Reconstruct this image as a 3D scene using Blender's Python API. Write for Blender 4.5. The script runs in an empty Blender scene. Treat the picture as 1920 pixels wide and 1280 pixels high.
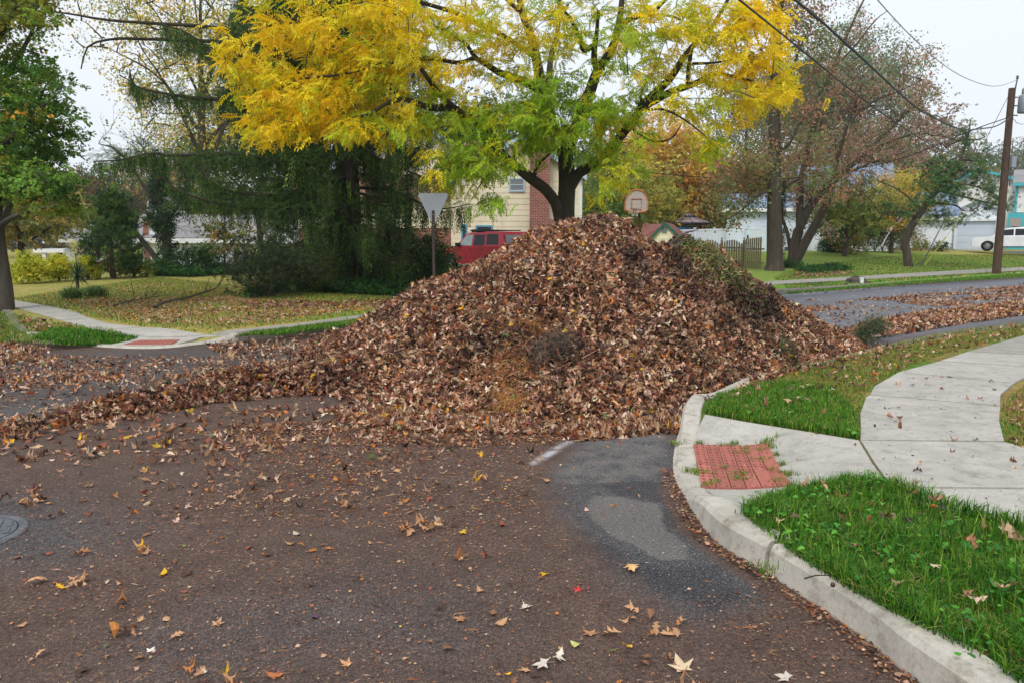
import bpy, bmesh, math, random
import numpy as np
from mathutils import Vector, Matrix, geometry as mgeo
R = math.radians
rng = np.random.default_rng(11)
scene = bpy.context.scene

# ---------------------------------------------------------------- camera, sky, sun, exposure
F_PX, CAM_H = 1450.0, 1.6
PITCH = math.atan(185.0 / F_PX)
cam_d = bpy.data.cameras.new('camera')
cam = bpy.data.objects.new('camera', cam_d)
scene.collection.objects.link(cam)
cam.location = (0, 0, CAM_H)
cam.rotation_euler = (math.pi / 2 - PITCH, 0, 0)
cam_d.sensor_width = 36.0
cam_d.lens = 36.0 * F_PX / 1920.0
cam_d.clip_start, cam_d.clip_end = 0.1, 3000
scene.camera = cam

SUN_EL, SUN_AZ = 52.0, 205.0     # azimuth measured from +Y clockwise: behind the camera, a little to the left
world = bpy.data.worlds.new('World')
scene.world = world
world.use_nodes = True
wn, wl = world.node_tree.nodes, world.node_tree.links
bg = wn['Background']
sky = wn.new('ShaderNodeTexSky')
sky.sky_type = 'NISHITA'
sky.sun_disc = False
sky.sun_elevation = R(SUN_EL)
sky.sun_rotation = R(SUN_AZ)
sky.air_density, sky.dust_density, sky.ozone_density = 1.0, 6.0, 1.0
hs = wn.new('ShaderNodeHueSaturation')
hs.inputs['Saturation'].default_value = 0.16
wl.new(sky.outputs[0], hs.inputs['Color'])
# thin even cloud deck over the whole sky
ov = wn.new('ShaderNodeMix'); ov.data_type = 'RGBA'
ov.inputs[0].default_value = 0.80
ov.inputs[7].default_value = (7.45, 7.95, 8.5, 1)
wl.new(hs.outputs[0], ov.inputs[6])
wl.new(ov.outputs[2], bg.inputs['Color'])
bg.inputs['Strength'].default_value = 0.136
sun_d = bpy.data.lights.new('sun', 'SUN')
sun_d.energy = 1.5
sun_d.angle = R(15)
sun_d.color = (1.0, 0.96, 0.9)
sun = bpy.data.objects.new('sun', sun_d)
scene.collection.objects.link(sun)
_az, _el = R(SUN_AZ), R(SUN_EL)
_sd = Vector((math.sin(_az) * math.cos(_el), math.cos(_az) * math.cos(_el), math.sin(_el)))
sun.rotation_euler = _sd.to_track_quat('Z', 'Y').to_euler()
sun.location = (0, 0, 40)
scene.view_settings.view_transform = 'Standard'
scene.view_settings.look = 'None'
scene.view_settings.gamma = 1
scene.view_settings.use_curve_mapping = False
scene.view_settings.exposure = 0.06
scene.cycles.max_bounces = 6
scene.cycles.diffuse_bounces = 3
scene.cycles.glossy_bounces = 2
scene.cycles.transmission_bounces = 3
scene.cycles.transparent_max_bounces = 6
scene.cycles.caustics_reflective = False
scene.cycles.caustics_refractive = False

# ---------------------------------------------------------------- geometry of the view: pixel (1920 wide) -> world
COS_P, SIN_P = math.cos(PITCH), math.sin(PITCH)
def ray(px, py):
    a, b = px - 960.0, 640.0 - py
    return np.array([a, F_PX * COS_P + b * SIN_P, -F_PX * SIN_P + b * COS_P])
def V(px, py, d):
    r = ray(px, py); r = r * (d / r[1])
    return np.array([r[0], r[1], CAM_H + r[2]])
def W(px, py, z=0.0):
    r = ray(px, py); r = r * ((z - CAM_H) / r[2])
    return np.array([r[0], r[1], z])
def UN(x, y): return .8 * x + .6 * y, -.6 * x + .8 * y
def XY(u, n): return .8 * u - .6 * n, .6 * u + .8 * n
def sstep(a, b, x):
    t = np.clip((np.asarray(x, float) - a) / (b - a), 0, 1); return t * t * (3 - 2 * t)
C_SE = W(1268, 868)[:2]
C_NW = W(278, 652)[:2]
def H(x, y):
    """height of the lawns and verges (the roads lie at 0)"""
    x = np.asarray(x, float); y = np.asarray(y, float)
    u, n = UN(x, y)
    sl = .012 + .062 * sstep(20, 46, u)
    z = .14 + sl * np.clip(n - 15.8, 0, 11.5) + 0.004 * np.clip(n - 27.3, 0, 30)
    se = 1 - sstep(9, 11, n)
    z = z * (1 - se) + .14 * se
    for c, r0, r1 in ((C_SE, .62, 1.35), (C_NW, .75, 1.6)):
        dd = np.hypot(x - c[0], y - c[1])
        z = .015 + (z - .015) * sstep(r0, r1, dd)
    return z
def GH(px, py, off=0.0):
    z = 0.2
    for _ in range(30):
        p = W(px, py, min(z, 1.5)); z = .5 * z + .5 * (float(H(p[0], p[1])) + off)
    return W(px, py, min(z, 1.5))
def project(P):
    P = np.asarray(P, float); d = P - np.array([0, 0, CAM_H])
    f = d[:, 1] * COS_P - d[:, 2] * SIN_P; up = d[:, 1] * SIN_P + d[:, 2] * COS_P
    return 960 + F_PX * d[:, 0] / f, 640 - F_PX * up / f

# ---------------------------------------------------------------- noise and small maths
def _hash(ix, iy, iz):
    h = (ix * 374761393 + iy * 668265263 + iz * 2147483647 + 1274126177) & 0xFFFFFFFF
    h = ((h ^ (h >> 13)) * 1274126177) & 0xFFFFFFFF
    return ((h ^ (h >> 16)) & 0xFFFF) / 65535.0
def vnoise(P, s=1.0, seed=0):
    P = np.asarray(P, float) * s + seed * 17.31
    if P.shape[1] == 2: P = np.c_[P, np.zeros(len(P))]
    i = np.floor(P).astype(np.int64); f = P - i; f = f * f * (3 - 2 * f)
    o = 0
    for dx in (0, 1):
        for dy in (0, 1):
            for dz in (0, 1):
                w = (f[:, 0] if dx else 1 - f[:, 0]) * (f[:, 1] if dy else 1 - f[:, 1]) * (f[:, 2] if dz else 1 - f[:, 2])
                o = o + w * _hash(i[:, 0] + dx, i[:, 1] + dy, i[:, 2] + dz)
    return o
def fbm(P, s=1.0, seed=0, o=4):
    t, a, n = 0, .5, 0
    for k in range(o):
        t = t + a * vnoise(P, s * 2 ** k, seed + k); n += a; a *= .5
    return t / n
def lin(r, g, b):
    c = np.array([r, g, b], float) / 255.0
    return np.where(c <= .04045, c / 12.92, ((c + .055) / 1.055) ** 2.4)
def in_poly(x, y, poly):
    x = np.asarray(x, float); y = np.asarray(y, float); c = np.zeros(x.shape, bool)
    p = np.asarray(poly); q = np.roll(p, -1, 0)
    for (x0, y0), (x1, y1) in zip(p[:, :2], q[:, :2]):
        if y0 == y1: continue
        c ^= ((y0 > y) != (y1 > y)) & (x < (x1 - x0) * (y - y0) / (y1 - y0) + x0)
    return c
def poly_dist(x, y, poly, closed=True):
    x = np.asarray(x, float); y = np.asarray(y, float)
    p = np.asarray(poly)[:, :2]; d = np.full(x.shape, 1e9)
    n = len(p) if closed else len(p) - 1
    for i in range(n):
        a, b = p[i], p[(i + 1) % len(p)]
        ab = b - a; t = np.clip(((x - a[0]) * ab[0] + (y - a[1]) * ab[1]) / max(ab @ ab, 1e-12), 0, 1)
        d = np.minimum(d, np.hypot(x - a[0] - t * ab[0], y - a[1] - t * ab[1]))
    return d
def soft_poly(x, y, poly, w):
    d = poly_dist(x, y, poly); s = np.where(in_poly(x, y, poly), d, -d)
    return sstep(-w, w, s)
def catmull(P, n):
    P = np.asarray(P, float)
    if len(P) < 3:
        t = np.linspace(0, 1, n)[:, None]; return P[0] * (1 - t) + P[-1] * t
    Q = np.vstack([2 * P[0] - P[1], P, 2 * P[-1] - P[-2]])
    seg = np.linalg.norm(np.diff(P[:, :3], axis=0), axis=1); cum = np.r_[0, np.cumsum(seg)]
    s = np.linspace(0, cum[-1], n); i = np.clip(np.searchsorted(cum, s, 'right') - 1, 0, len(P) - 2)
    t = ((s - cum[i]) / np.maximum(seg[i], 1e-9))[:, None]
    p0, p1, p2, p3 = Q[i], Q[i + 1], Q[i + 2], Q[i + 3]
    return .5 * (2 * p1 + (p2 - p0) * t + (2 * p0 - 5 * p1 + 4 * p2 - p3) * t ** 2 + (3 * p1 - p0 - 3 * p2 + p3) * t ** 3)

# ---------------------------------------------------------------- objects
ORIG = {}
def tag(o, label=None, cat=None, group=None, kind=None):
    if label: o['label'] = label
    if cat: o['category'] = cat
    if group: o['group'] = group
    if kind: o['kind'] = kind
    return o
def thing(name, base, label, cat, group=None):
    o = bpy.data.objects.new(name, None); scene.collection.objects.link(o)
    o.empty_display_size = .2
    o.location = [float(c) for c in base]; ORIG[o] = np.array(base, float)
    return tag(o, label, cat, group)
def obj(name, V_, F_, mat, parent=None, col=None, smooth=False, base=None, **kw):
    """V_ (n,3) world coordinates, F_ a list of index arrays (m,k)"""
    V_ = np.asarray(V_, float).reshape(-1, 3)
    if not isinstance(F_, (list, tuple)): F_ = [F_]
    F_ = [np.asarray(f, np.int32) for f in F_ if len(f)]
    o0 = ORIG[parent] if parent is not None else (np.array(base, float) if base is not None else np.zeros(3))
    me = bpy.data.meshes.new(name)
    me.vertices.add(len(V_)); me.vertices.foreach_set('co', (V_ - o0).astype(np.float32).ravel())
    nl = sum(f.size for f in F_); nf = sum(len(f) for f in F_)
    me.loops.add(nl); me.polygons.add(nf)
    me.loops.foreach_set('vertex_index', np.concatenate([f.ravel() for f in F_]).astype(np.int32))
    tot = np.concatenate([np.full(len(f), f.shape[1], np.int32) for f in F_])
    me.polygons.foreach_set('loop_start', np.r_[0, np.cumsum(tot)[:-1]].astype(np.int32))
    me.polygons.foreach_set('loop_total', tot)
    me.polygons.foreach_set('use_smooth', np.full(nf, smooth))
    me.update(calc_edges=True)
    if col is not None:
        if isinstance(col, dict): cols = col
        else: cols = {'Col': col}
        for k, c in cols.items():
            c = np.asarray(c, float)
            if c.ndim == 1:
                a = me.attributes.new(k, 'FLOAT', 'POINT'); a.data.foreach_set('value', c.astype(np.float32))
            else:
                a = me.color_attributes.new(k, 'FLOAT_COLOR', 'POINT')
                a.data.foreach_set('color', np.c_[c, np.ones(len(c))].astype(np.float32).ravel())
    me.materials.append(mat)
    o = bpy.data.objects.new(name, me); scene.collection.objects.link(o)
    if parent is not None: o.parent = parent
    elif base is not None: o.location = [float(c) for c in base]
    ORIG[o] = o0
    return tag(o, kw.get('label'), kw.get('cat'), kw.get('group'), kw.get('kind'))
class MB:
    def __init__(s): s.v, s.f, s.c, s.n = [], {}, [], 0
    def add(s, V_, F_, col=None):
        V_ = np.asarray(V_, float).reshape(-1, 3)
        for f in (F_ if isinstance(F_, (list, tuple)) and len(F_) and not np.isscalar(F_[0]) and np.ndim(F_[0]) == 2 else [np.asarray(F_)]):
            f = np.asarray(f)
            if len(f): s.f.setdefault(f.shape[1], []).append(f + s.n)
        s.v.append(V_); s.n += len(V_)
        if col is not None: s.c.append(np.broadcast_to(np.asarray(col, float), (len(V_), 3)))
        return s
    def box(s, lo, hi, col=None, M=None):
        x0, y0, z0 = lo; x1, y1, z1 = hi
        v = np.array([(x0, y0, z0), (x1, y0, z0), (x1, y1, z0), (x0, y1, z0), (x0, y0, z1), (x1, y0, z1), (x1, y1, z1), (x0, y1, z1)], float)
        if M is not None: v = M(v)
        return s.add(v, np.array([(0, 3, 2, 1), (4, 5, 6, 7), (0, 1, 5, 4), (1, 2, 6, 5), (2, 3, 7, 6), (3, 0, 4, 7)]), col)
    def tube(s, P, r, k=6, col=None, cap=True):
        v, f = tube(P, r, k); s.add(v, f, col)
        if cap and k > 2:
            s.add(v[-k:], np.arange(k)[None, :], col); s.add(v[:k], np.arange(k)[None, ::-1], col)
        return s
    def obj(s, name, mat, parent=None, smooth=False, **kw):
        return obj(name, np.vstack(s.v), [np.vstack(f) for f in s.f.values()], mat, parent, np.vstack(s.c) if s.c else None, smooth, **kw)
def tube(P, r, k=6):
    P = np.asarray(P, float); n = len(P); r = np.broadcast_to(np.asarray(r, float), (n,))
    T = np.gradient(P, axis=0); T /= np.maximum(np.linalg.norm(T, axis=1, keepdims=True), 1e-9)
    ref = np.array([.31, .17, .93]) if abs(T[:, 2]).mean() < .8 else np.array([.9, .4, .1])
    A = np.cross(T, ref); A /= np.maximum(np.linalg.norm(A, axis=1, keepdims=True), 1e-9); B = np.cross(T, A)
    a = np.linspace(0, 2 * math.pi, k, endpoint=False)
    v = P[:, None, :] + r[:, None, None] * (np.cos(a)[None, :, None] * A[:, None, :] + np.sin(a)[None, :, None] * B[:, None, :])
    i = np.arange(n - 1)[:, None] * k; j = np.arange(k)[None, :]; j2 = (j + 1) % k
    f = np.stack([i + j, i + j2, i + k + j2, i + k + j], -1).reshape(-1, 4)
    return v.reshape(-1, 3), f
def lathe(c, prof, k=16, axis=2):
    """prof [(r, h)] turned about the given axis through c"""
    a = np.linspace(0, 2 * math.pi, k, endpoint=False); v = []
    for r, h in prof:
        ring = np.c_[r * np.cos(a), r * np.sin(a), np.full(k, h)]
        if axis == 1: ring = ring[:, [0, 2, 1]]
        if axis == 0: ring = ring[:, [2, 0, 1]]
        v.append(ring)
    v = np.vstack(v) + np.asarray(c); n = len(prof)
    i = np.arange(n - 1)[:, None] * k; j = np.arange(k)[None, :]; j2 = (j + 1) % k
    f = np.stack([i + j, i + j2, i + k + j2, i + k + j], -1).reshape(-1, 4)
    return v, [f, np.arange(k)[None, ::-1], (np.arange(k) + (n - 1) * k)[None, :]]
def fill(poly, spacing, zf, jitter=.25, extra=None):
    """triangulated sheet over a plan polygon, heights from zf(x, y)"""
    poly = np.asarray(poly)[:, :2]; lo, hi = poly.min(0), poly.max(0)
    pts = []
    for sp, box in (spacing if isinstance(spacing, list) else [(spacing, None)]):
        l, h = (lo, hi) if box is None else (np.maximum(lo, box[:2]), np.minimum(hi, box[2:]))
        if (h <= l).any(): continue
        gx, gy = np.meshgrid(np.arange(l[0], h[0], sp), np.arange(l[1], h[1], sp))
        g = np.c_[gx.ravel(), gy.ravel()] + rng.uniform(-jitter, jitter, (gx.size, 2)) * sp
        g = g[in_poly(g[:, 0], g[:, 1], poly)]
        if len(g): g = g[poly_dist(g[:, 0], g[:, 1], poly) > .4 * sp]
        pts.append(g)
    allp = np.vstack([poly] + pts)
    v, e, f, _, _, _ = mgeo.delaunay_2d_cdt([Vector((float(a), float(b))) for a, b in allp], [], [list(range(len(poly)))], 1, 1e-5)
    v = np.array([tuple(a) for a in v]); f = np.array([list(t) for t in f if len(t) == 3])
    a, b, c = v[f[:, 0]], v[f[:, 1]], v[f[:, 2]]
    cr = (b[:, 0] - a[:, 0]) * (c[:, 1] - a[:, 1]) - (b[:, 1] - a[:, 1]) * (c[:, 0] - a[:, 0])
    f[cr < 0] = f[cr < 0][:, ::-1]
    return np.c_[v, zf(v[:, 0], v[:, 1])], f
def frames(D, roll=None, up=(0, 0, 1)):
    """rotation matrices whose x axis is D, z axis as near up as possible, then rolled about x"""
    D = D / np.maximum(np.linalg.norm(D, axis=1, keepdims=True), 1e-9)
    U = np.broadcast_to(np.asarray(up, float), D.shape)
    Y = np.cross(U, D); l = np.linalg.norm(Y, axis=1, keepdims=True)
    Y = np.where(l < 1e-3, np.array([0, 1., 0]), Y / np.maximum(l, 1e-9)); Z = np.cross(D, Y)
    if roll is not None:
        c, s = np.cos(roll)[:, None], np.sin(roll)[:, None]; Y, Z = c * Y + s * Z, -s * Y + c * Z
    return np.stack([D, Y, Z], -1)
def inst(T, which, P, M, S, C, mb):
    """instances of template meshes T[k] = (verts, faces list, shade per vertex) written into one mesh builder"""
    S = np.broadcast_to(np.asarray(S, float), (len(P),))
    for k, (tv, tf, ts) in enumerate(T):
        m = np.where(which == k)[0]
        if not len(m): continue
        v = np.einsum('nij,kj->nki', M[m], tv) * S[m][:, None, None] + P[m][:, None, :]
        c = C[m][:, None, :] * ts[None, :, None]
        off = (np.arange(len(m)) * len(tv))[:, None, None]
        mb.add(v.reshape(-1, 3), [(f[None] + off).reshape(-1, f.shape[1]) for f in tf], np.clip(c, 0, 1).reshape(-1, 3))
def unit(n):
    d = rng.normal(size=(n, 3)); return d / np.linalg.norm(d, axis=1, keepdims=True)
def pick(pal, w, n, var=.15):
    pal = np.asarray(pal, float); w = np.asarray(w, float)
    c = pal[rng.choice(len(pal), n, p=w / w.sum())]
    return np.clip(c * rng.uniform(1 - var, 1 + var, (n, 1)) * rng.uniform(1 - .4 * var, 1 + .4 * var, (n, 3)), 0, 1)

# ---------------------------------------------------------------- materials
def nmat(name):
    m = bpy.data.materials.new(name); m.use_nodes = True
    n, l = m.node_tree.nodes, m.node_tree.links
    return m, n, l, n['Principled BSDF']
def tex(n, l, scale, detail=4, rough=.55, kind='noise', coord=None, stretch=None):
    tc = n.new('ShaderNodeTexCoord')
    src = tc.outputs['Object']
    if stretch:
        mp = n.new('ShaderNodeMapping'); mp.inputs['Scale'].default_value = stretch
        l.new(src, mp.inputs['Vector']); src = mp.outputs[0]
    if kind == 'noise':
        t = n.new('ShaderNodeTexNoise'); t.inputs['Detail'].default_value = detail; t.inputs['Roughness'].default_value = rough
    elif kind == 'voronoi': t = n.new('ShaderNodeTexVoronoi')
    elif kind == 'wave': t = n.new('ShaderNodeTexWave')
    t.inputs['Scale'].default_value = scale
    l.new(src, t.inputs['Vector']); return t
def ramp(n, l, src, stops):
    r = n.new('ShaderNodeValToRGB'); e = r.color_ramp.elements
    while len(e) < len(stops): e.new(.5)
    for k, (p, c) in enumerate(stops):
        e[k].position = p; e[k].color = (*c, 1) if len(c) == 3 else c
    l.new(src, r.inputs[0]); return r
def mix(n, l, fac, a, b, mode='MIX'):
    x = n.new('ShaderNodeMix'); x.data_type = 'RGBA'; x.blend_type = mode
    for i, s in ((0, fac), (6, a), (7, b)):
        if isinstance(s, (int, float)): x.inputs[i].default_value = s
        elif isinstance(s, (tuple, list, np.ndarray)): x.inputs[i].default_value = (*[float(q) for q in s[:3]], 1)
        else: l.new(s, x.inputs[i])
    return x.outputs[2]
def bump(n, l, p, src, strength=.4, dist=.02):
    b = n.new('ShaderNodeBump'); b.inputs['Strength'].default_value = strength; b.inputs['Distance'].default_value = dist
    l.new(src, b.inputs['Height']); l.new(b.outputs[0], p.inputs['Normal']); return b
def plain(name, col, rough=.6, spec=.4, metal=0.0, var=.12, scale=6, bmp=0.0, bscale=60, bdist=.005):
    m, n, l, p = nmat(name)
    t = tex(n, l, scale, 6)
    col = np.asarray(col, float)
    r = ramp(n, l, t.outputs[0], [(.25, tuple(col * (1 - var))), (.75, tuple(np.clip(col * (1 + var), 0, 1)))])
    l.new(r.outputs[0], p.inputs['Base Color'])
    p.inputs['Roughness'].default_value = rough; p.inputs['Metallic'].default_value = metal
    p.inputs['Specular IOR Level'].default_value = spec
    if bmp: bump(n, l, p, tex(n, l, bscale, 6).outputs[0], bmp, bdist)
    return m
def attr_mat(name, rough=.6, spec=.3, trans=0.0, nscale=0, namp=.3, tcol=1.0):
    """colour from the mesh's own Col attribute; trans = share of light passing through (thin leaves)"""
    m, n, l, p = nmat(name)
    a = n.new('ShaderNodeAttribute'); a.attribute_name = 'Col'
    c = a.outputs['Color']
    if nscale:
        t = tex(n, l, nscale, 5)
        r = ramp(n, l, t.outputs[0], [(.25, (1 - namp,) * 3), (.75, (1 + namp,) * 3)])
        c = mix(n, l, 1.0, c, r.outputs[0], 'MULTIPLY')
    l.new(c, p.inputs['Base Color']); p.inputs['Roughness'].default_value = rough
    p.inputs['Specular IOR Level'].default_value = spec
    if trans:
        tr = n.new('ShaderNodeBsdfTranslucent'); l.new(c, tr.inputs[0])
        ms = n.new('ShaderNodeMixShader'); ms.inputs[0].default_value = trans
        l.new(p.outputs[0], ms.inputs[1]); l.new(tr.outputs[0], ms.inputs[2])
        l.new(ms.outputs[0], n['Material Output'].inputs[0])
    return m
def bark(name, c1, c2, scale=9):
    m, n, l, p = nmat(name)
    t = tex(n, l, scale, 8, .65, stretch=(1, 1, .22))
    t2 = tex(n, l, 2.2, 4)
    r = ramp(n, l, t.outputs[0], [(.3, c1), (.7, c2)])
    c = mix(n, l, t2.outputs[0], r.outputs[0], mix(n, l, .6, r.outputs[0], (.09, .085, .06)))
    l.new(c, p.inputs['Base Color']); p.inputs['Roughness'].default_value = .9; p.inputs['Specular IOR Level'].default_value = .15
    bump(n, l, p, t.outputs[0], .9, .05); return m

M_LEAF_LIVE = attr_mat('living_leaves', .5, .35, .44)
M_NEEDLE = attr_mat('needles', .6, .25, .12)
M_LEAF_DRY = attr_mat('dry_leaves', .62, .3, .12, 45, .22)
M_GRASS = attr_mat('grass_blades', .5, .3, .3)
M_LAWN = attr_mat('lawn_soil', .9, .1, 0, 9, .45)
M_BARK_DARK = bark('dark_bark', (.018, .014, .011), (.07, .056, .045))
M_BARK_BROWN = bark('brown_bark', (.035, .027, .021), (.13, .1, .08))
M_BARK_GREY = bark('grey_bark', (.045, .04, .035), (.15, .13, .115))

# ---------------------------------------------------------------- roads
def axis_steps(lo, a, b, hi, fine):
    mid = np.arange(a, b, fine); s = fine; L, Rr = [], []
    x = a
    while x > lo: s = min(s * 1.25, 6); x -= s; L.append(x)
    s, x = fine, mid[-1]
    while x < hi: s = min(s * 1.25, 6); x += s; Rr.append(x)
    return np.r_[L[::-1], mid, Rr]
# kerb lines (front foot of the kerb, where it meets the road)
SE_PX = [(1723, 1280), (1638, 1211), (1532, 1136), (1431, 1070), (1335, 1009), (1282, 929), (1262, 880), (1270, 815), (1290, 765), (1332, 737), (1400, 708), (1480, 690), (1560, 672), (1640, 652), (1780, 623), (1920, 606)]
SE_L = np.array([W(*p, .02 if 760 < p[1] < 820 else (.13 if p[1] < 750 else 0))[:2] for p in SE_PX])
SE_L = np.vstack([[(6.5, -4.6), (4.2, -1.9), (2.9, -.3), (2.15, .8), (1.72, 1.85)], SE_L])
_e = SE_L[-1]; _d = np.array([.8, .6])
SE_L = np.vstack([SE_L, _e + 6 * _d, _e + 20 * _d, _e + 60 * _d])
NW_PX = [(44, 640), (110, 645), (182, 650), (233, 653), (285, 653.5), (330, 651), (380, 645), (448, 640), (540, 631), (640, 620), (745, 604)]
NW_C = np.array([W(*p)[:2] for p in NW_PX])
_far = np.array([W(*p)[:2] for p in [(1480, 551), (1700, 536), (1920, 522)]])
NW_L = np.vstack([NW_C[0] + np.array([-.6, .8]) * 60, NW_C[0] + np.array([-.6, .8]) * 16, NW_C[0] + np.array([-.6, .8]) * 5, NW_C[0] + np.array([-.62, .78]) * 1.6,
                  NW_C, np.array([NW_C[-1] * .6 + _far[0] * .4]), _far, _far[-1] + 20 * _d, _far[-1] + 70 * _d])
SE_S, NW_S = catmull(SE_L, 900), catmull(NW_L, 1100)
def offset_line(S, o):
    T = np.gradient(S, axis=0); T /= np.linalg.norm(T, axis=1, keepdims=True)
    return S + o * np.c_[T[:, 1], -T[:, 0]]           # o > 0: to the right of travel
# SE line runs away from the camera with the block on its right; NW line runs to the right with the block on its left
gx = axis_steps(-70, -9.0, 5.5, 90, .04); gy = axis_steps(-12, 2.2, 14.0, 90, .04)
GX, GY = np.meshgrid(gx, gy); rx, ry = GX.ravel(), GY.ravel()
rz = np.zeros_like(rx)
ii = (np.arange(len(gy) - 1)[:, None] * len(gx) + np.arange(len(gx) - 1)[None, :]).ravel()
rf = np.c_[ii, ii + 1, ii + 1 + len(gx), ii + len(gx)]
P2 = np.c_[rx, ry]
ppx, ppy = project(np.c_[rx, np.maximum(ry, 1.5), rz])
ru, rn = UN(rx, ry)
n1, n2, n3 = fbm(P2, .7, 1), fbm(P2, 2.5, 2), fbm(P2, 9, 3)
street_a = sstep(7.5, 11, ru) * sstep(5.5, 7, rn) * (1 - sstep(15, 16, rn))
clean_px = [(1085, 830), (1150, 800), (1275, 775), (1262, 880), (1290, 960), (1345, 1022), (1440, 1090), (1500, 1150), (1330, 1165), (1215, 1115), (1105, 1040), (1050, 950), (1010, 890)]
clean = soft_poly(rx, ry, [W(*p)[:2] for p in clean_px], .22 + .0 * rx)
clean = np.clip(clean + (n2 - .5) * 1.3 * clean * (1 - clean) * 4, 0, 1)
dirt = (1 - clean) * (1 - street_a * .93)
grey_px = [(-300, 930), (60, 920), (190, 960), (230, 1010), (120, 1060), (-300, 1100)]
grey2 = [(-300, 650), (120, 655), (520, 650), (700, 640), (700, 655), (560, 690), (380, 730), (180, 800), (-300, 830)]
grey3 = [(380, 1130), (700, 1080), (900, 1100), (1000, 1200), (900, 1290), (300, 1290), (200, 1200)]
dirt *= 1 - .8 * soft_poly(rx, ry, [W(*p)[:2] for p in grey_px], .5)
dirt *= 1 - .65 * soft_poly(rx, ry, [W(*p)[:2] for p in grey2], .9)
dirt *= 1 - .5 * soft_poly(rx, ry, [W(*p)[:2] for p in grey3], .6)
rich_px = [(430, 790), (1000, 770), (1070, 830), (1010, 880), (1060, 960), (1000, 1010), (760, 960), (420, 900)]
rich = soft_poly(rx, ry, [W(*p)[:2] for p in rich_px], .8)
dirt = np.clip(dirt * (.62 + .5 * n1 + .25 * (n2 - .5)) + .45 * rich, 0, 1)
gut = np.clip(1 - poly_dist(rx, ry, SE_S[::4], False) / (.16 + .1 * n1), 0, 1)
gut_on = sstep(C_SE[1] - .35, C_SE[1] - .8, ry)
gut2 = np.clip(1 - poly_dist(rx, ry, SE_S[::4], False) / (.62 + .3 * n1), 0, 1) * sstep(3.5, 2.9, ry)
dirt = np.clip(dirt + 1.6 * gut * gut_on + 1.3 * gut2, 0, 1)
patch = soft_poly(rx, ry, [W(*p)[:2] for p in [(1112, 928), (1160, 930), (1235, 945), (1245, 985), (1290, 1025), (1300, 1050), (1240, 1050), (1175, 1015), (1120, 985), (1095, 955)]], .035 + .02 * n2)
patch2 = .56 * soft_poly(rx, ry, [W(*p)[:2] for p in [(1010, 870), (1110, 815), (1262, 800), (1250, 895), (1180, 905), (1085, 912), (1020, 905)]], .12)
patch = np.maximum(patch, patch2)
wet = soft_poly(rx, ry, [W(*p)[:2] for p in [(1120, 905), (1200, 900), (1255, 905), (1265, 960), (1290, 1000), (1250, 985), (1240, 940), (1160, 926)]], .035)
wet = np.maximum(wet, .8 * soft_poly(rx, ry, [W(*p)[:2] for p in [(1040, 985), (1110, 1000), (1180, 1040), (1250, 1060), (1340, 1060), (1420, 1110), (1380, 1160), (1220, 1110), (1110, 1060)]], .15))
# dark skid and scrape marks near the middle
for q in ([(990, 1062), (1060, 1040), (1100, 1030)], [(1040, 1100), (1120, 1082), (1190, 1062)], [(880, 1020), (960, 1048), (1020, 1038)], [(1130, 1110), (1170, 1080), (1200, 1068)], [(1010, 1145), (1080, 1128), (1140, 1100)]):
    w_ = np.array([W(*p)[:2] for p in q])
    wet = np.maximum(wet, np.clip(1 - poly_dist(rx, ry, w_, False) / (.012 + .035 * n3), 0, 1) * sstep(.35, .55, n3 * .5 + n2 * .5))
paint = np.clip(1.6 - poly_dist(rx, ry, np.array([W(1002, 868)[:2], W(1045, 840)[:2], W(1090, 813)[:2]]), False) / .03, 0, 1) * sstep(.25, .6, n3) * .8
smooth_a = street_a
m, n, l, p = nmat('asphalt')
def att(nm):
    a = n.new('ShaderNodeAttribute'); a.attribute_name = nm; return a.outputs['Fac']
agg = tex(n, l, 190, 2, .5, 'voronoi'); fine = tex(n, l, 55, 8, .82); mid = tex(n, l, 5, 6, .65); big = tex(n, l, .9, 5)
stone = ramp(n, l, agg.outputs['Color'], [(.2, tuple(lin(40, 41, 45))), (.5, tuple(lin(62, 63, 68))), (.7, tuple(lin(86, 86, 90))), (.85, tuple(lin(150, 146, 140)))])
base = mix(n, l, .38, stone.outputs[0], ramp(n, l, fine.outputs[0], [(.3, tuple(lin(48, 49, 53))), (.7, tuple(lin(92, 92, 96)))]).outputs[0])
lightb = mix(n, l, .75, base, ramp(n, l, mid.outputs[0], [(.3, tuple(lin(102, 105, 114))), (.7, tuple(lin(132, 134, 142)))]).outputs[0])
base = mix(n, l, att('street'), base, lightb)
def broken(nm, amp, lo, hi):
    # ragged, grainy edge for a stain
    a_ = n.new('ShaderNodeMath'); a_.operation = 'MULTIPLY_ADD'; l.new(mid.outputs[0], a_.inputs[0]); a_.inputs[1].default_value = 2.2 * amp; a_.inputs[2].default_value = -1.1 * amp
    b_ = n.new('ShaderNodeMath'); b_.operation = 'MULTIPLY_ADD'; l.new(fine.outputs[0], b_.inputs[0]); b_.inputs[1].default_value = amp * .8; b_.inputs[2].default_value = -amp * .4
    c_ = n.new('ShaderNodeMath'); l.new(a_.outputs[0], c_.inputs[0]); l.new(b_.outputs[0], c_.inputs[1])
    d_ = n.new('ShaderNodeMath'); l.new(c_.outputs[0], d_.inputs[0]); l.new(att(nm), d_.inputs[1])
    return ramp(n, l, d_.outputs[0], [(lo, (0, 0, 0)), (hi, (1, 1, 1))]).outputs[0]
base = mix(n, l, broken('patch', .8, .36, .72), base, mix(n, l, .42, base, ramp(n, l, fine.outputs[0], [(.34, tuple(lin(92, 87, 84))), (.62, tuple(lin(156, 149, 141)))]).outputs[0]))
base = mix(n, l, broken('wet', .8, .36, .68), base, mix(n, l, 1.0, base, (.66, .66, .69), 'MULTIPLY'))
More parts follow.
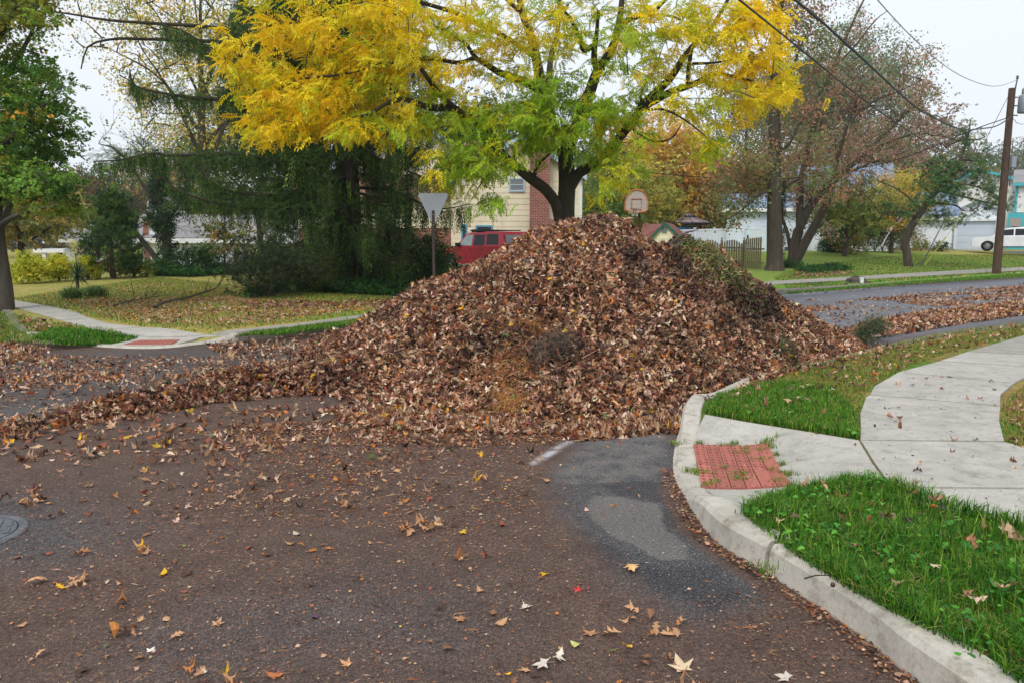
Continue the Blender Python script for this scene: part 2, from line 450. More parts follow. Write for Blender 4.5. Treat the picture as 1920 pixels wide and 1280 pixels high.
soil = ramp(n, l, fine.outputs[0], [(.32, tuple(lin(36, 26, 22))), (.45, tuple(lin(80, 62, 54))), (.57, tuple(lin(104, 84, 74))), (.7, tuple(lin(166, 142, 122)))])
soil2 = mix(n, l, ramp(n, l, mid.outputs[0], [(.4, (0, 0, 0)), (.72, (.6, .6, .6))]).outputs[0], soil.outputs[0], tuple(lin(62, 44, 37)))
soil2 = mix(n, l, 1.0, soil2, ramp(n, l, agg.outputs['Color'], [(.15, (.75,) * 3), (.6, (1.05,) * 3), (.82, (1.5, 1.45, 1.4))]).outputs[0], 'MULTIPLY')
# the crumbs settle in patches: break the edge of the mask up with fine noise
mth = n.new('ShaderNodeMath'); mth.operation = 'MULTIPLY_ADD'
l.new(fine.outputs[0], mth.inputs[0]); mth.inputs[1].default_value = 1.5; mth.inputs[2].default_value = -.75
m2 = n.new('ShaderNodeMath'); m2.operation = 'ADD'; l.new(att('dirt'), m2.inputs[0]); l.new(mth.outputs[0], m2.inputs[1])
dm = ramp(n, l, m2.outputs[0], [(.12, (0, 0, 0)), (.75, (.92, .92, .92))])
col = mix(n, l, dm.outputs[0], base, soil2)
col = mix(n, l, att('paint'), col, tuple(lin(196, 196, 200)))
col = mix(n, l, 1.0, col, ramp(n, l, big.outputs[0], [(.3, (.85,) * 3), (.7, (1.12,) * 3)]).outputs[0], 'MULTIPLY')
l.new(col, p.inputs['Base Color']); p.inputs['Roughness'].default_value = .82; p.inputs['Specular IOR Level'].default_value = .3
ba = n.new('ShaderNodeMath'); ba.operation = 'ADD'; l.new(agg.outputs['Distance'], ba.inputs[0]); l.new(fine.outputs[0], ba.inputs[1])
bump(n, l, p, ba.outputs[0], .55, .006)
M_ASPHALT = m
obj('road', np.c_[rx, ry, rz], rf, M_ASPHALT, None, {'dirt': dirt, 'patch': patch, 'wet': wet, 'paint': paint, 'street': smooth_a}, kind='structure')
# the land under and beyond everything
g = np.array([(-900, -300, -.04), (900, -300, -.04), (900, 1500, -.04), (-900, 1500, -.04)])
obj('ground', g, np.array([[0, 1, 2, 3]]), plain('far_ground', (.09, .1, .045), .95, .1, var=.4, scale=.2), kind='structure')

# ---------------------------------------------------------------- concrete
def concrete(name, c, stain=(.12, .11, .095), st=.35):
    m, n, l, p = nmat(name)
    a, b, s = tex(n, l, 3, 8, .65), tex(n, l, 55, 6, .7), tex(n, l, 240, 3)
    c = np.asarray(c)
    r = ramp(n, l, a.outputs[0], [(.3, tuple(c * .78)), (.7, tuple(c * 1.12))])
    q = ramp(n, l, b.outputs[0], [(.3, (.84,) * 3), (.7, (1.1,) * 3)])
    x = mix(n, l, 1.0, r.outputs[0], q.outputs[0], 'MULTIPLY')
    k = tex(n, l, 9, 8, .7)
    x = mix(n, l, ramp(n, l, k.outputs[0], [(.5, (0, 0, 0)), (.76, (st, st, st))]).outputs[0], x, stain)
    l.new(x, p.inputs['Base Color']); p.inputs['Roughness'].default_value = .88; p.inputs['Specular IOR Level'].default_value = .2
    bump(n, l, p, b.outputs[0], .35, .004); return m
M_CONC = concrete('new_concrete', lin(178, 174, 166), st=.6)
M_KERB = concrete('kerb_concrete', lin(190, 184, 173), tuple(lin(112, 98, 80)), .9)
M_KERB_OLD = concrete('weathered_concrete', lin(134, 127, 118), tuple(lin(78, 72, 66)), .6)
M_CONC_OLD = concrete('old_walk', lin(158, 153, 146))
def kerb(S, side, mat, gap=.0, front=True):
    """sweep a kerb along the plan line S; side +1: block on the right of travel"""
    S = np.asarray(S); o = [(.0, -.04, 0), (.0, .004, 0), (.012, None, -.03), (.035, None, 0), (.165, None, 0), (.175, None, -.012), (.176, -.06, 0)]
    mb = []
    for d, z, dz in o:
        L = offset_line(S, side * d)
        Lb = offset_line(S, side * .1)
        h = H(Lb[:, 0], Lb[:, 1]) + .008
        zz = np.full(len(S), z) if z is not None else np.maximum(h + dz, .006 + dz * .1)
        if z is not None and z > 0: zz = np.minimum(zz, h - .002)
        mb.append(np.c_[L, zz])
    v = np.stack(mb, 1); k = len(o); N = len(S)
    i = (np.arange(N - 1)[:, None] * k + np.arange(k - 1)[None, :]).ravel()
    f = np.c_[i, i + 1, i + k + 1, i + k]
    if side > 0: f = f[:, ::-1]
    e0 = np.arange(k)[None, :]; e1 = e0 + (N - 1) * k
    vv = v.reshape(-1, 3)
    return obj('kerb', vv, [f, e0 if side > 0 else e0[:, ::-1], e1[:, ::-1] if side > 0 else e1], mat, kind='structure')
# SE kerb breaks at an open joint just right of the ramp
brk = W(1437, 1072)[:2]; ib = int(np.argmin(np.hypot(*(SE_S - brk).T)))
fineS = catmull(SE_L, 9000); ibf = int(np.argmin(np.hypot(*(fineS - brk).T)))
cum = np.r_[0, np.cumsum(np.linalg.norm(np.diff(fineS, axis=0), axis=1))]
def piece(S, c, a, b, step=.05):
    s = np.arange(a, b, step); s = np.r_[s, b]
    return np.c_[np.interp(s, c, S[:, 0]), np.interp(s, c, S[:, 1])]
sb = cum[ibf]
kerb(piece(fineS, cum, 0, sb - .016), 1, M_KERB)
kerb(piece(fineS, cum, sb + .016, min(sb + 1.72, cum[-1])), 1, M_KERB)
kerb(piece(fineS, cum, sb + 1.724, sb + 3.05), 1, M_KERB)
kerb(piece(fineS, cum, sb + 3.054, sb + 5.6), 1, M_KERB)
kerb(piece(fineS, cum, sb + 5.604, cum[-1], .1), 1, M_KERB_OLD)
fineN = catmull(NW_L, 9000); cumN = np.r_[0, np.cumsum(np.linalg.norm(np.diff(fineN, axis=0), axis=1))]
def sN(px, py): return cumN[int(np.argmin(np.hypot(*(fineN - W(px, py)[:2]).T)))]
kerb(piece(fineN, cumN, 0, sN(44, 640) - .01, .2), -1, M_KERB_OLD)
kerb(piece(fineN, cumN, sN(44, 640), sN(448, 640)), -1, M_KERB)
kerb(piece(fineN, cumN, sN(448, 640) + .012, cumN[-1], .2), -1, M_KERB_OLD)

# ---------------------------------------------------------------- lawns and verges
seb = offset_line(SE_S, .168); nwb = offset_line(NW_S, -.168)
se_poly = np.vstack([seb, [(75, -30), (4, -30)]])
nw_poly = np.vstack([nwb, [XY(160, 14.8), XY(160, 140), XY(-2, 140)]])
DRY, GRN, BRN, LUSH, SOIL = lin(150, 138, 78), lin(92, 128, 46), lin(120, 92, 58), lin(70, 128, 36), lin(70, 54, 42)
def pxmask(x, y, poly, w): return soft_poly(x, y, [GH(*q)[:2] for q in poly], w)
LUSH_A = [(1395, 968), (1480, 925), (1600, 905), (1680, 915), (1790, 960), (1925, 992), (2300, 1080), (2200, 1500), (1880, 1262), (1600, 1112), (1480, 1036)]
LUSH_B = [(1322, 772), (1345, 742), (1420, 722), (1500, 716), (1560, 726), (1600, 770), (1612, 822), (1500, 804), (1400, 788)]
def se_col(x, y):
    P = np.c_[x, y]; k = fbm(P, 1.1, 5); k2 = fbm(P, 5, 6)
    c = GRN[None] * .8 * (1 - sstep(.4, .62, k))[:, None] + (.55 * DRY + .45 * BRN)[None] * sstep(.4, .62, k)[:, None]
    b = sstep(.5, .72, k2)[:, None] * .7
    c = c * (1 - b) + BRN * b
    a = np.maximum(pxmask(x, y, LUSH_A, .12), pxmask(x, y, LUSH_B, .15))[:, None]
    return c * (1 - a) + lin(40, 62, 22) * a
v, f = fill(se_poly, [(.12, (0, 2, 9, 13)), (.5, (9, 2, 22, 22)), (1.5, (0, -8, 40, 40)), (5, None)], lambda x, y: H(x, y) - .012)
obj('lawn', v, f, M_LAWN, None, se_col(v[:, 0], v[:, 1]), kind='structure')
IVY_PX = [(455, 562), (560, 548), (650, 552), (760, 556), (850, 545), (900, 530), (900, 500), (800, 515), (640, 522), (500, 540)]
IVY2_PX = [(290, 517), (360, 520), (460, 512), (470, 503), (380, 508), (290, 512)]
LITTER_PX = [(115, 565), (200, 560), (300, 562), (420, 555), (470, 562), (700, 570), (720, 578), (560, 596), (420, 612), (300, 608), (190, 592)]
BED_PX = [(455, 572), (470, 565), (600, 566), (740, 562), (800, 556), (860, 548), (860, 556), (740, 572), (600, 577), (470, 578)]
def nw_col(x, y):
    P = np.c_[x, y]; u, n = UN(x, y); k = fbm(P, .35, 7); k2 = fbm(P, 1.6, 8)
    g = lin(116, 138, 62); c = g[None] * np.ones((len(x), 1))
    left = 1 - sstep(12, 22, u)
    d = np.clip(left * .72 + sstep(50, 62, u) * .65 + (k - .5) * .9, 0, 1)[:, None]
    c = c * (1 - d) + lin(158, 142, 80) * d
    gb = sstep(.45, .7, k2)[:, None] * .35; c = c * (1 - gb) + lin(122, 112, 58) * gb
    verge = (1 - sstep(.8, 1.6, n - 14.6))[:, None] * sstep(5, 7, u)[:, None]
    c = c * (1 - .75 * verge) + lin(96, 142, 48) * .75 * verge
    for q, cc, w, a in ((LITTER_PX, lin(150, 128, 78), .8, .6), (BED_PX, SOIL * .6, .3, .95), (IVY_PX, lin(28, 44, 18), .4, .95), (IVY2_PX, lin(34, 56, 20), .5, .9),
                        ([(60, 636), (100, 622), (180, 624), (255, 634), (200, 645), (110, 643)], lin(70, 120, 36), .3, .85),
                        ([(1480, 521), (1500, 508), (1540, 504), (1600, 510), (1580, 516), (1520, 520)], SOIL * .8, .8, .8),
                        ([(1470, 534), (1520, 526), (1560, 528), (1540, 536)], lin(62, 54, 52), .4, .9)):
        mk = pxmask(x, y, q, w)[:, None] * a; c = c * (1 - mk) + cc * mk
    return c
v, f = fill(nw_poly, [(.22, (-11, 11, 1, 18)), (.5, (-16, 12, 30, 40)), (1.3, (-35, 10, 62, 75)), (5, None)], lambda x, y: H(x, y) - .012)
obj('lawn', v, f, M_LAWN, None, nw_col(v[:, 0], v[:, 1]), kind='structure')

# ---------------------------------------------------------------- sidewalks, slab by slab
def slabs(name, polys, mat, sp=.25, lift=.006, shrink=.01, kind='structure'):
    mb = MB()
    for q in polys:
        g_ = np.array([GH(*a)[:2] for a in q]); 
        seg = np.linalg.norm(np.roll(g_, -1, 0) - g_, axis=1); d = []
        for i in range(len(g_)):
            a, b = g_[i], g_[(i + 1) % len(g_)]; k = max(1, int(seg[i] / .3))
            d += [a + (b - a) * t / k for t in range(k)]
        d = np.array(d); area = np.sum(d[:, 0] * np.roll(d[:, 1], -1) - d[:, 1] * np.roll(d[:, 0], -1))
        if area < 0: d = d[::-1]
        T = np.roll(d, -1, 0) - np.roll(d, 1, 0); T /= np.linalg.norm(T, axis=1, keepdims=True)
        d = d + shrink * np.c_[-T[:, 1], T[:, 0]]
        v, f = fill(d, sp if len(q) < 12 else .1, lambda x, y: H(x, y) + lift); mb.add(v, f)
        nb = len(d); a = np.c_[d, H(d[:, 0], d[:, 1]) + lift]; b = a.copy(); b[:, 2] -= .05
        i = np.arange(nb); j = (i + 1) % nb
        mb.add(np.vstack([a, b]), np.c_[j, i, i + nb, j + nb])
    return mb.obj(name, mat, kind=kind)
S_RAMP = [(1321, 777), (1400, 791), (1500, 807), (1612, 826), (1636, 866), (1670, 914), (1580, 924), (1500, 944), (1440, 962), (1401, 968), (1352, 940), (1317, 916), (1301, 836), (1306, 805)]
S_LAND = [(1612, 826), (1885, 829), (1950, 848), (2060, 885), (2080, 917), (1670, 914), (1636, 866)]
S_LOW = [(1670, 915), (2080, 918), (2300, 990), (2300, 1080), (1925, 992), (1850, 972), (1780, 958), (1712, 938)]
S_U1 = [(1612, 825), (1611, 775), (1622, 745), (1630, 741), (1877, 762), (1876, 790), (1885, 828)]
S_U2 = [(1630, 740), (1638, 724), (1683, 698.5), (1903, 718.5), (1878, 740), (1877, 761)]
S_U3 = [(1684, 698), (1760, 677.5), (1930, 688.5), (1960, 690), (1903, 718)]
S_U4 = [(1761, 677), (1813, 659.5), (1930, 666), (2010, 670), (1930, 688)]
slabs('sidewalk', [S_RAMP], M_CONC); slabs('sidewalk', [S_LAND, S_LOW, S_U1, S_U2, S_U3, S_U4], M_CONC)
slabs('sidewalk', [[(1814, 659), (1920, 629), (2040, 605), (2140, 625), (2010, 669)]], M_CONC_OLD)
NWB = [[(20, 562), (100, 578), (168, 600), (60, 586), (20, 574)], [(100, 578.5), (200, 600), (268, 613.5), (180, 620), (110, 600), (60, 586.5), (168, 600.5)][:1] + [(168, 600.5), (232, 613), (175, 620), (60, 586.5)]]
slabs('sidewalk', [[(-60, 552), (22, 563), (80, 572), (40, 580), (20, 576), (-60, 566)], [(81, 572.3), (140, 584), (168, 597), (112, 600), (41, 580.3)], [(169, 597.3), (205, 607), (268, 614), (180, 620), (113, 600.3)],
                   [(269, 614.2), (330, 618), (392, 627.5), (268, 631), (225, 630), (181, 620.3)], [(226, 630.5), (268, 631.5), (392, 628), (446, 627), (380, 632), (338, 644.5), (336, 647), (225, 648.2), (205, 646.5), (236, 640)]], M_CONC, .3)
slabs('sidewalk', [[(393, 627.5), (470, 616), (560, 606.5), (560, 613.2), (447, 626.8)], [(561, 606.3), (650, 594.5), (650, 601), (561, 613)], [(651, 594.3), (745, 581), (800, 573), (800, 580), (745, 588.5), (651, 600.8)]], M_CONC_OLD, .4)
def strip_un(n0, n1, u0, u1, step, mat):
    mb = MB()
    for u in np.arange(u0, u1, step):
        c = np.array([XY(u + .01, n0), XY(u + step - .01, n0), XY(u + step - .01, n1), XY(u + .01, n1)])
        z = H(c[:, 0], c[:, 1]) + .006; mb.add(np.r_[np.c_[c, z], np.c_[c, z - .05]], [np.array([[0, 1, 2, 3]]), np.array([[0, 4, 5, 1], [1, 5, 6, 2], [2, 6, 7, 3], [3, 7, 4, 0]])])
    return mb.obj('sidewalk', mat, kind='structure')
nA = UN(*GH(1700, 522)[:2])[1]
strip_un(16.2, 17.3, 17, 75, 1.5, M_CONC_OLD)
# driveways
def drive(name, pts, mat):
    g_ = np.array(pts); v, f = fill(g_, 1.0, lambda x, y: H(x, y) + .004); obj(name, v, f, mat, kind='structure')
M_DRIVE = plain('driveway_asphalt', lin(92, 92, 96), .85, .3, var=.15, scale=3, bmp=.3)
drive('driveway', [XY(17.0, 17.4), XY(24.5, 17.4), XY(24.5, 30.5), XY(17.0, 30.5)], M_DRIVE)
drive('driveway', [XY(66.5, 14.9), XY(77, 14.9), XY(77, 26), XY(66.5, 26)], M_DRIVE)

# ---------------------------------------------------------------- tactile paving at the two ramps
def tactile(q, cols, rows, nd, md, label, lift=.02):
    A, B, C, D = [GH(*p)[:2] for p in q]      # near the kerb: A far, D near; B, C inland
    mb = MB()
    def bl(s, t): 
        p = (A * (1 - s) + B * s) * (1 - t) + (D * (1 - s) + C * s) * t
        return p
    def P3(s, t, dz=0):
        p = bl(s, t); return (p[0], p[1], float(H(*p)) + lift + dz)
    for i in range(cols):
        cuts = np.linspace(0, 1, rows + 1) + (.12 if i % 2 else 0); cuts = np.clip(np.r_[0, cuts[cuts > .08], 1] if i % 2 else cuts, 0, 1)
        for a, b in zip(cuts[:-1], cuts[1:]):
            if b - a < .02: continue
            s0, s1, t0, t1 = (i + .035) / cols, (i + .965) / cols, a + .006, b - .006
            k = rng.uniform(.72, 1.15); c = np.array([.40, .135, .105]) * k
            top = [P3(s0, t0), P3(s1, t0), P3(s1, t1), P3(s0, t1)]; bot = [(x, y, z - .03) for x, y, z in top]
            mb.add(top + bot, [np.array([[3, 2, 1, 0]]), np.array([(0, 1, 5, 4), (1, 2, 6, 5), (2, 3, 7, 6), (3, 0, 4, 7)])], c)
    a6 = np.linspace(0, 2 * math.pi, 8, endpoint=False)
    for i in range(nd):
        for j in range(md):
            s, t = (i + .5) / nd, (j + .5) / md
            x, y, z = P3(s, t); r0, r1, h = .0125, .006, .006
            v = np.vstack([np.c_[x + r0 * np.cos(a6), y + r0 * np.sin(a6), np.full(8, z)], np.c_[x + r1 * np.cos(a6), y + r1 * np.sin(a6), np.full(8, z + h)]])
            k = np.arange(8); mb.add(v, [np.c_[k, (k + 1) % 8, (k + 1) % 8 + 8, k + 8], np.arange(8, 16)[None]], np.array([.22, .075, .062]) * rng.uniform(.7, 1.3))
    return mb.obj('tactile_paving', attr_mat('brick_red_tile', .8, .2, 0, 40, .2), base=P3(.5, .5), label=label, cat='tactile paving')
TAC = [(1299, 836), (1440, 833), (1487, 912), (1315, 917)]
tactile(TAC, 6, 2, 12, 16, 'red brick tactile paving with raised dots and weeds in its joints')
tactile([(232, 647), (262, 639.5), (338, 639), (322, 646.5)], 4, 1, 9, 12, 'red tactile paving let into the ramp across the road')

# ---------------------------------------------------------------- leaf shapes
def leaf_strip(ts, wl, wr, sw, curl, fold, twist, stem=.0):
    ts, wl, wr = np.array(ts), np.array(wl), np.array(wr); n = len(ts)
    def bend(x, y):
        z = curl * ((x - .45) ** 2 * 2 - .1) + fold * np.abs(y) ** 1.3 * 1.6 + twist * y * (x - .5) * 2
        return np.c_[x, y * (1 - .25 * min(abs(fold), 1)), z]
    v = np.vstack([bend(ts, ts * 0), bend(ts + sw * wl, wl), bend(ts + sw * wr, -wr)])
    i = np.arange(n - 1); f = np.vstack([np.c_[i, i + 1, n + i + 1, n + i], np.c_[i, 2 * n + i, 2 * n + i + 1, i + 1]])
    s = np.r_[np.full(n, 1.14), np.full(2 * n, .94)] * rng.uniform(.93, 1.07, 3 * n)
    F = [f]
    if stem:
        sv = np.array([(0, .012, v[0, 2]), (0, -.012, v[0, 2]), (-stem, -.008, v[0, 2] + .05), (-stem, .008, v[0, 2] + .05)]); v = np.vstack([v, sv]); s = np.r_[s, [.8] * 4]
        F = [np.vstack([f, [[3 * n, 3 * n + 1, 3 * n + 2, 3 * n + 3]]])]
    v[:, 0] -= .45
    return v, F, s
def oak_leaf(cv=1.0, fine=False):
    if fine:
        ts = np.array([0, .14, .27, .35, .5, .59, .73, .82, 1.0]); w = np.array([.02, .05, .25, .09, .38, .11, .25, .09, .0])
    else:
        ts = np.array([0, .18, .3, .45, .58, .74, 1.0]); w = np.array([.03, .22, .08, .36, .10, .24, 0])
    j = lambda: w * rng.uniform(.75, 1.2, len(w))
    return leaf_strip(ts, j(), j(), .32, rng.normal(0, .65) * cv, rng.normal(.4, .6) * cv, rng.normal(0, .7) * cv, .28 if fine else 0)
def oval_leaf(cv=1.0, wd=.28):
    ts = np.array([0, .15, .4, .7, 1.0]); w = np.array([.02, .7, 1, .72, 0]) * wd
    return leaf_strip(ts, w, w * rng.uniform(.9, 1.1), .02, rng.normal(0, .5) * cv, rng.normal(.2, .5) * cv, rng.normal(0, .4) * cv, .18)
def maple_leaf(cv=1.0):
    a = np.array([-170, -125, -95, -62, -38, -20, 0, 20, 38, 62, 95, 125, 170]); r = np.array([.10, .36, .22, .55, .26, .42, .64, .42, .26, .55, .22, .36, .10]) * rng.uniform(.88, 1.1, 13)
    x, y = r * np.cos(np.radians(a)), r * np.sin(np.radians(a))
    x = np.r_[0, x]; y = np.r_[0, y]
    z = cv * (rng.normal(0, .5) * x * x + rng.normal(.3, .5) * y * y + rng.normal(0, .5) * x * y + rng.normal(0, .03, 14))
    f3 = np.array([(0, i, i + 1) for i in range(1, 13)])
    v = np.c_[x, y, z]; s = np.r_[1.1, rng.uniform(.88, 1.05, 13)]
    v = np.vstack([v, [(-.05, .012, z[0]), (-.05, -.012, z[0]), (-.5, -.01, z[0] + .05), (-.5, .01, z[0] + .05)]]); s = np.r_[s, [.8] * 4]
    return v, [f3, np.array([[14, 15, 16, 17]])], s
DRY_T = [oak_leaf(1.35) for _ in range(18)] + [maple_leaf(1.4) for _ in range(4)] + [oval_leaf(1.4) for _ in range(5)]
FLAT_T = [oak_leaf(.5, True) for _ in range(12)] + [maple_leaf(.45) for _ in range(6)] + [oval_leaf(.5) for _ in range(6)]
PAL = np.array([lin(190, 152, 122), lin(146, 106, 78), lin(92, 62, 47), lin(54, 39, 34), lin(136, 80, 58), lin(214, 188, 164), lin(182, 112, 56), lin(214, 168, 50), lin(104, 124, 66), lin(108, 74, 70)])
def scatter(mb, T, P, N, size, C, tilt, offs=(0, 0)):
    n = len(P)
    nn = N + tilt * unit(n); nn /= np.maximum(np.linalg.norm(nn, axis=1, keepdims=True), 1e-6)
    t = np.cross(nn, unit(n)); t /= np.maximum(np.linalg.norm(t, axis=1, keepdims=True), 1e-6)
    M = np.stack([t, np.cross(nn, t), nn], -1)
    inst(T, rng.integers(0, len(T), n), P + N * rng.uniform(*offs, (n, 1)), M, size, C, mb)

# ---------------------------------------------------------------- the leaf pile
APEX = np.array([1.17, 10.35]); PILE_H = 1.85
FOOT = np.vstack([[W(*p)[:2] for p in [(565, 696), (605, 715), (660, 740), (740, 762), (820, 774), (930, 783), (1000, 781), (1120, 788), (1200, 771), (1283, 748)]], [W(*p, .12)[:2] for p in [(1345, 728), (1480, 692), (1560, 675), (1640, 654)]],
                  [(5.4, 12.2), (4.7, 13.5), (3.2, 14.4), (1.2, 14.5), (-1.0, 13.7), (-2.5, 12.4), (-3.1, 11.2)]])
_th = np.radians(np.arange(-180, 181, 2.0)); _R = []
for a in _th:
    d = np.array([math.cos(a), math.sin(a)]); best = 9
    for i in range(len(FOOT)):
        p, q = FOOT[i] - APEX, FOOT[(i + 1) % len(FOOT)] - APEX
        den = d[0] * (q - p)[1] - d[1] * (q - p)[0]
        if abs(den) < 1e-9: continue
        t = (p[0] * (q - p)[1] - p[1] * (q - p)[0]) / den; s = (p[0] * d[1] - p[1] * d[0]) / den
        if t > 0 and -1e-6 <= s <= 1 + 1e-6: best = min(best, t)
    _R.append(best)
_R = np.convolve(np.r_[_R[-4:-1], _R, _R[1:4]], np.ones(7) / 7, 'valid')
_R = _R * (1 + .11 * (fbm(np.c_[np.cos(_th), np.sin(_th)], 6.5, 33, 3) - .5) + .05 * (vnoise(np.c_[np.cos(_th), np.sin(_th)], 22, 35) - .5))
def pile_z(x, y):
    x = np.asarray(x, float); y = np.asarray(y, float)
    dx, dy = x - APEX[0], y - APEX[1]; r = np.hypot(dx, dy)
    t = r / np.interp(np.arctan2(dy, dx), _th, _R)
    z = PILE_H * np.where(t < 1, 1 - np.minimum(t, 1) ** (1.36 - .24 * sstep(.2, .8, dx / np.maximum(r, .01))), 0)
    P = np.c_[x.ravel(), y.ravel()]
    k = np.clip(z / .4, 0, 1)
    nz = ((fbm(P, 1.25, 31, 3) - .5) * .42 + (fbm(P, 3.6, 41, 3) - .5) * .26).reshape(x.shape)
    z = z + nz * k
    for cx, cy, rx_, ry_, hh in ((2.95, 11.0, .85, .7, .17), (2.5, 10.6, .35, .4, .06), (.42, 8.85, .36, .28, .17), (.55, 8.3, .34, .17, -.13), (1.6, 8.0, .5, .2, -.08), (2.6, 10.1, .3, .3, -.1), (2.0, 9.4, .3, .3, .08), (-.6, 9.2, .4, .4, .07), (.9, 9.6, .35, .3, -.06), (.95, 8.6, .3, .25, .09), (-.3, 8.1, .5, .3, .06), (4.1, 11.2, .5, .5, .06)):
        z = z + hh * np.exp(-((x - cx) / rx_) ** 2 - ((y - cy) / ry_) ** 2)
    return np.where(t < 1.0, np.maximum(z, 0), 0)
RIDGE = np.array([[*W(690, 720)[:2], .28], [*W(600, 726)[:2], .26], [*W(520, 730)[:2], .24], [*W(440, 736)[:2], .26], [*W(370, 747)[:2], .17], [*W(300, 758)[:2], .18], [*W(220, 770)[:2], .14], [*W(140, 786)[:2], .06], [*W(60, 800)[:2], .05], [*W(-30, 820)[:2], .02]])
def ridge_z(x, y):
    x = np.asarray(x, float); y = np.asarray(y, float); z = np.zeros_like(x)
    Q = catmull(RIDGE, 60)
    P = np.c_[x.ravel(), y.ravel()]; nz = (fbm(P, 2.2, 51, 3)).reshape(x.shape)
    for q in Q:
        z = np.maximum(z, q[2] * np.exp(-(((x - q[0]) ** 2 + (y - q[1]) ** 2) / ((.16 + .62 * q[2]) ** 2))))
    return np.maximum(z * (.35 + 1.3 * nz) - .015, 0)
def field_normals(fz, x, y, e=.05):
    gx_ = (fz(x + e, y) - fz(x - e, y)) / (2 * e); gy_ = (fz(x, y + e) - fz(x, y - e)) / (2 * e)
    n = np.c_[-gx_, -gy_, np.ones_like(gx_)]; return n / np.linalg.norm(n, axis=1, keepdims=True)
def on_pile(px, py):
    r = ray(px, py)
    for d in np.arange(5, 15, .02):
        q = r * (d / r[1]); 
        if CAM_H + q[2] <= float(pile_z(np.array([q[0]]), np.array([q[1]]))[0]): break
    return np.array([q[0], q[1], CAM_H + q[2]])
pile = thing('leaf_pile', (*APEX, 0), 'huge heap of raked brown oak leaves dumped at the street corner', 'leaf pile')
gx_, gy_ = np.meshgrid(np.arange(-3.4, 5.7, .07), np.arange(6.3, 14.8, .07)); sh = gx_.shape
zz = pile_z(gx_.ravel(), gy_.ravel()).reshape(sh)
keep = zz > .02; zz = zz - .05
ix = np.arange(sh[0] * sh[1]).reshape(sh); q_ = np.stack([ix[:-1, :-1], ix[:-1, 1:], ix[1:, 1:], ix[1:, :-1]], -1).reshape(-1, 4)
q_ = q_[keep.ravel()[q_].all(1)]
used = np.unique(q_); remap = np.zeros(ix.size, int); remap[used] = np.arange(len(used))
M_MULCH = plain('packed_leaf_mould', lin(66, 46, 36), .9, .1, var=.5, scale=30, bmp=.8, bscale=40, bdist=.03)
obj('heap_core', np.c_[gx_.ravel(), gy_.ravel(), zz.ravel()][used], remap[q_], M_MULCH, pile, smooth=True)
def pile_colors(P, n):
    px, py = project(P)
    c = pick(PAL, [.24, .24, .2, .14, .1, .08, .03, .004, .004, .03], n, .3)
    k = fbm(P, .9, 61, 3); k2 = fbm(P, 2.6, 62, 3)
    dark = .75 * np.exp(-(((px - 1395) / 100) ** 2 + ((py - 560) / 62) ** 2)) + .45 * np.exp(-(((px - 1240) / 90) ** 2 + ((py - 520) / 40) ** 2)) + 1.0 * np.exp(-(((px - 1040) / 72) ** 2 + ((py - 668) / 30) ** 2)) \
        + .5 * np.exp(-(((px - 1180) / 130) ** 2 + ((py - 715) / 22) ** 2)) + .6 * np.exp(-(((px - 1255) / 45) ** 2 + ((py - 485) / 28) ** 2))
    dark = np.clip(dark + 2.5 * (k2 - .55), 0, .9)  # darkens damp matted leaves; also paints shade into the front hollow and crevices
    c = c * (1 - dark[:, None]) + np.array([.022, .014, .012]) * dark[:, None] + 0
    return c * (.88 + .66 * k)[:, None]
n = 270000
x, y = rng.uniform(-3.3, 5.6, n), rng.uniform(6.4, 14.7, n); z = pile_z(x, y)
ok = (z > .015) & ((y < 11.6 + .25 * (x - 1)) | (rng.random(n) < .35)); x, y, z = x[ok], y[ok], z[ok]
Nn = field_normals(pile_z, x, y); P_ = np.c_[x, y, z]
w_ = rng.random(len(x)) < np.clip(np.sqrt(1 / Nn[:, 2] ** 2) * .75, 0, 1)
P_, Nn = P_[w_], Nn[w_]
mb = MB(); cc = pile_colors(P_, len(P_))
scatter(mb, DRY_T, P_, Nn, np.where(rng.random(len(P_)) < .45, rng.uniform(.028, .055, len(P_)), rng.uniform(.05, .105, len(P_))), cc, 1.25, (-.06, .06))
k_ = 16000; q_ = rng.integers(0, len(P_), k_); t_ = np.cross(Nn[q_], unit(k_)); t_ /= np.linalg.norm(t_, axis=1, keepdims=True); t_ = t_ + .4 * Nn[q_] * rng.normal(0, 1, (k_, 1)); s_ = np.cross(t_, Nn[q_]) * rng.uniform(.001, .003, (k_, 1)); L_k = rng.uniform(.04, .16, (k_, 1)); p_ = P_[q_] + Nn[q_] * rng.uniform(.02, .07, (k_, 1))
mb.add(np.stack([p_ - s_, p_ + s_, p_ + t_ * L_k + s_ * .3, p_ + t_ * L_k - s_ * .3], 1).reshape(-1, 3), np.arange(4 * k_).reshape(-1, 4), np.repeat(pick(PAL, [.2, .2, .2, .15, .1, .05, .08, 0, 0, .02], k_, .3), 4, 0))
mb.obj('leaf_cover', M_LEAF_DRY, pile, kind='stuff')
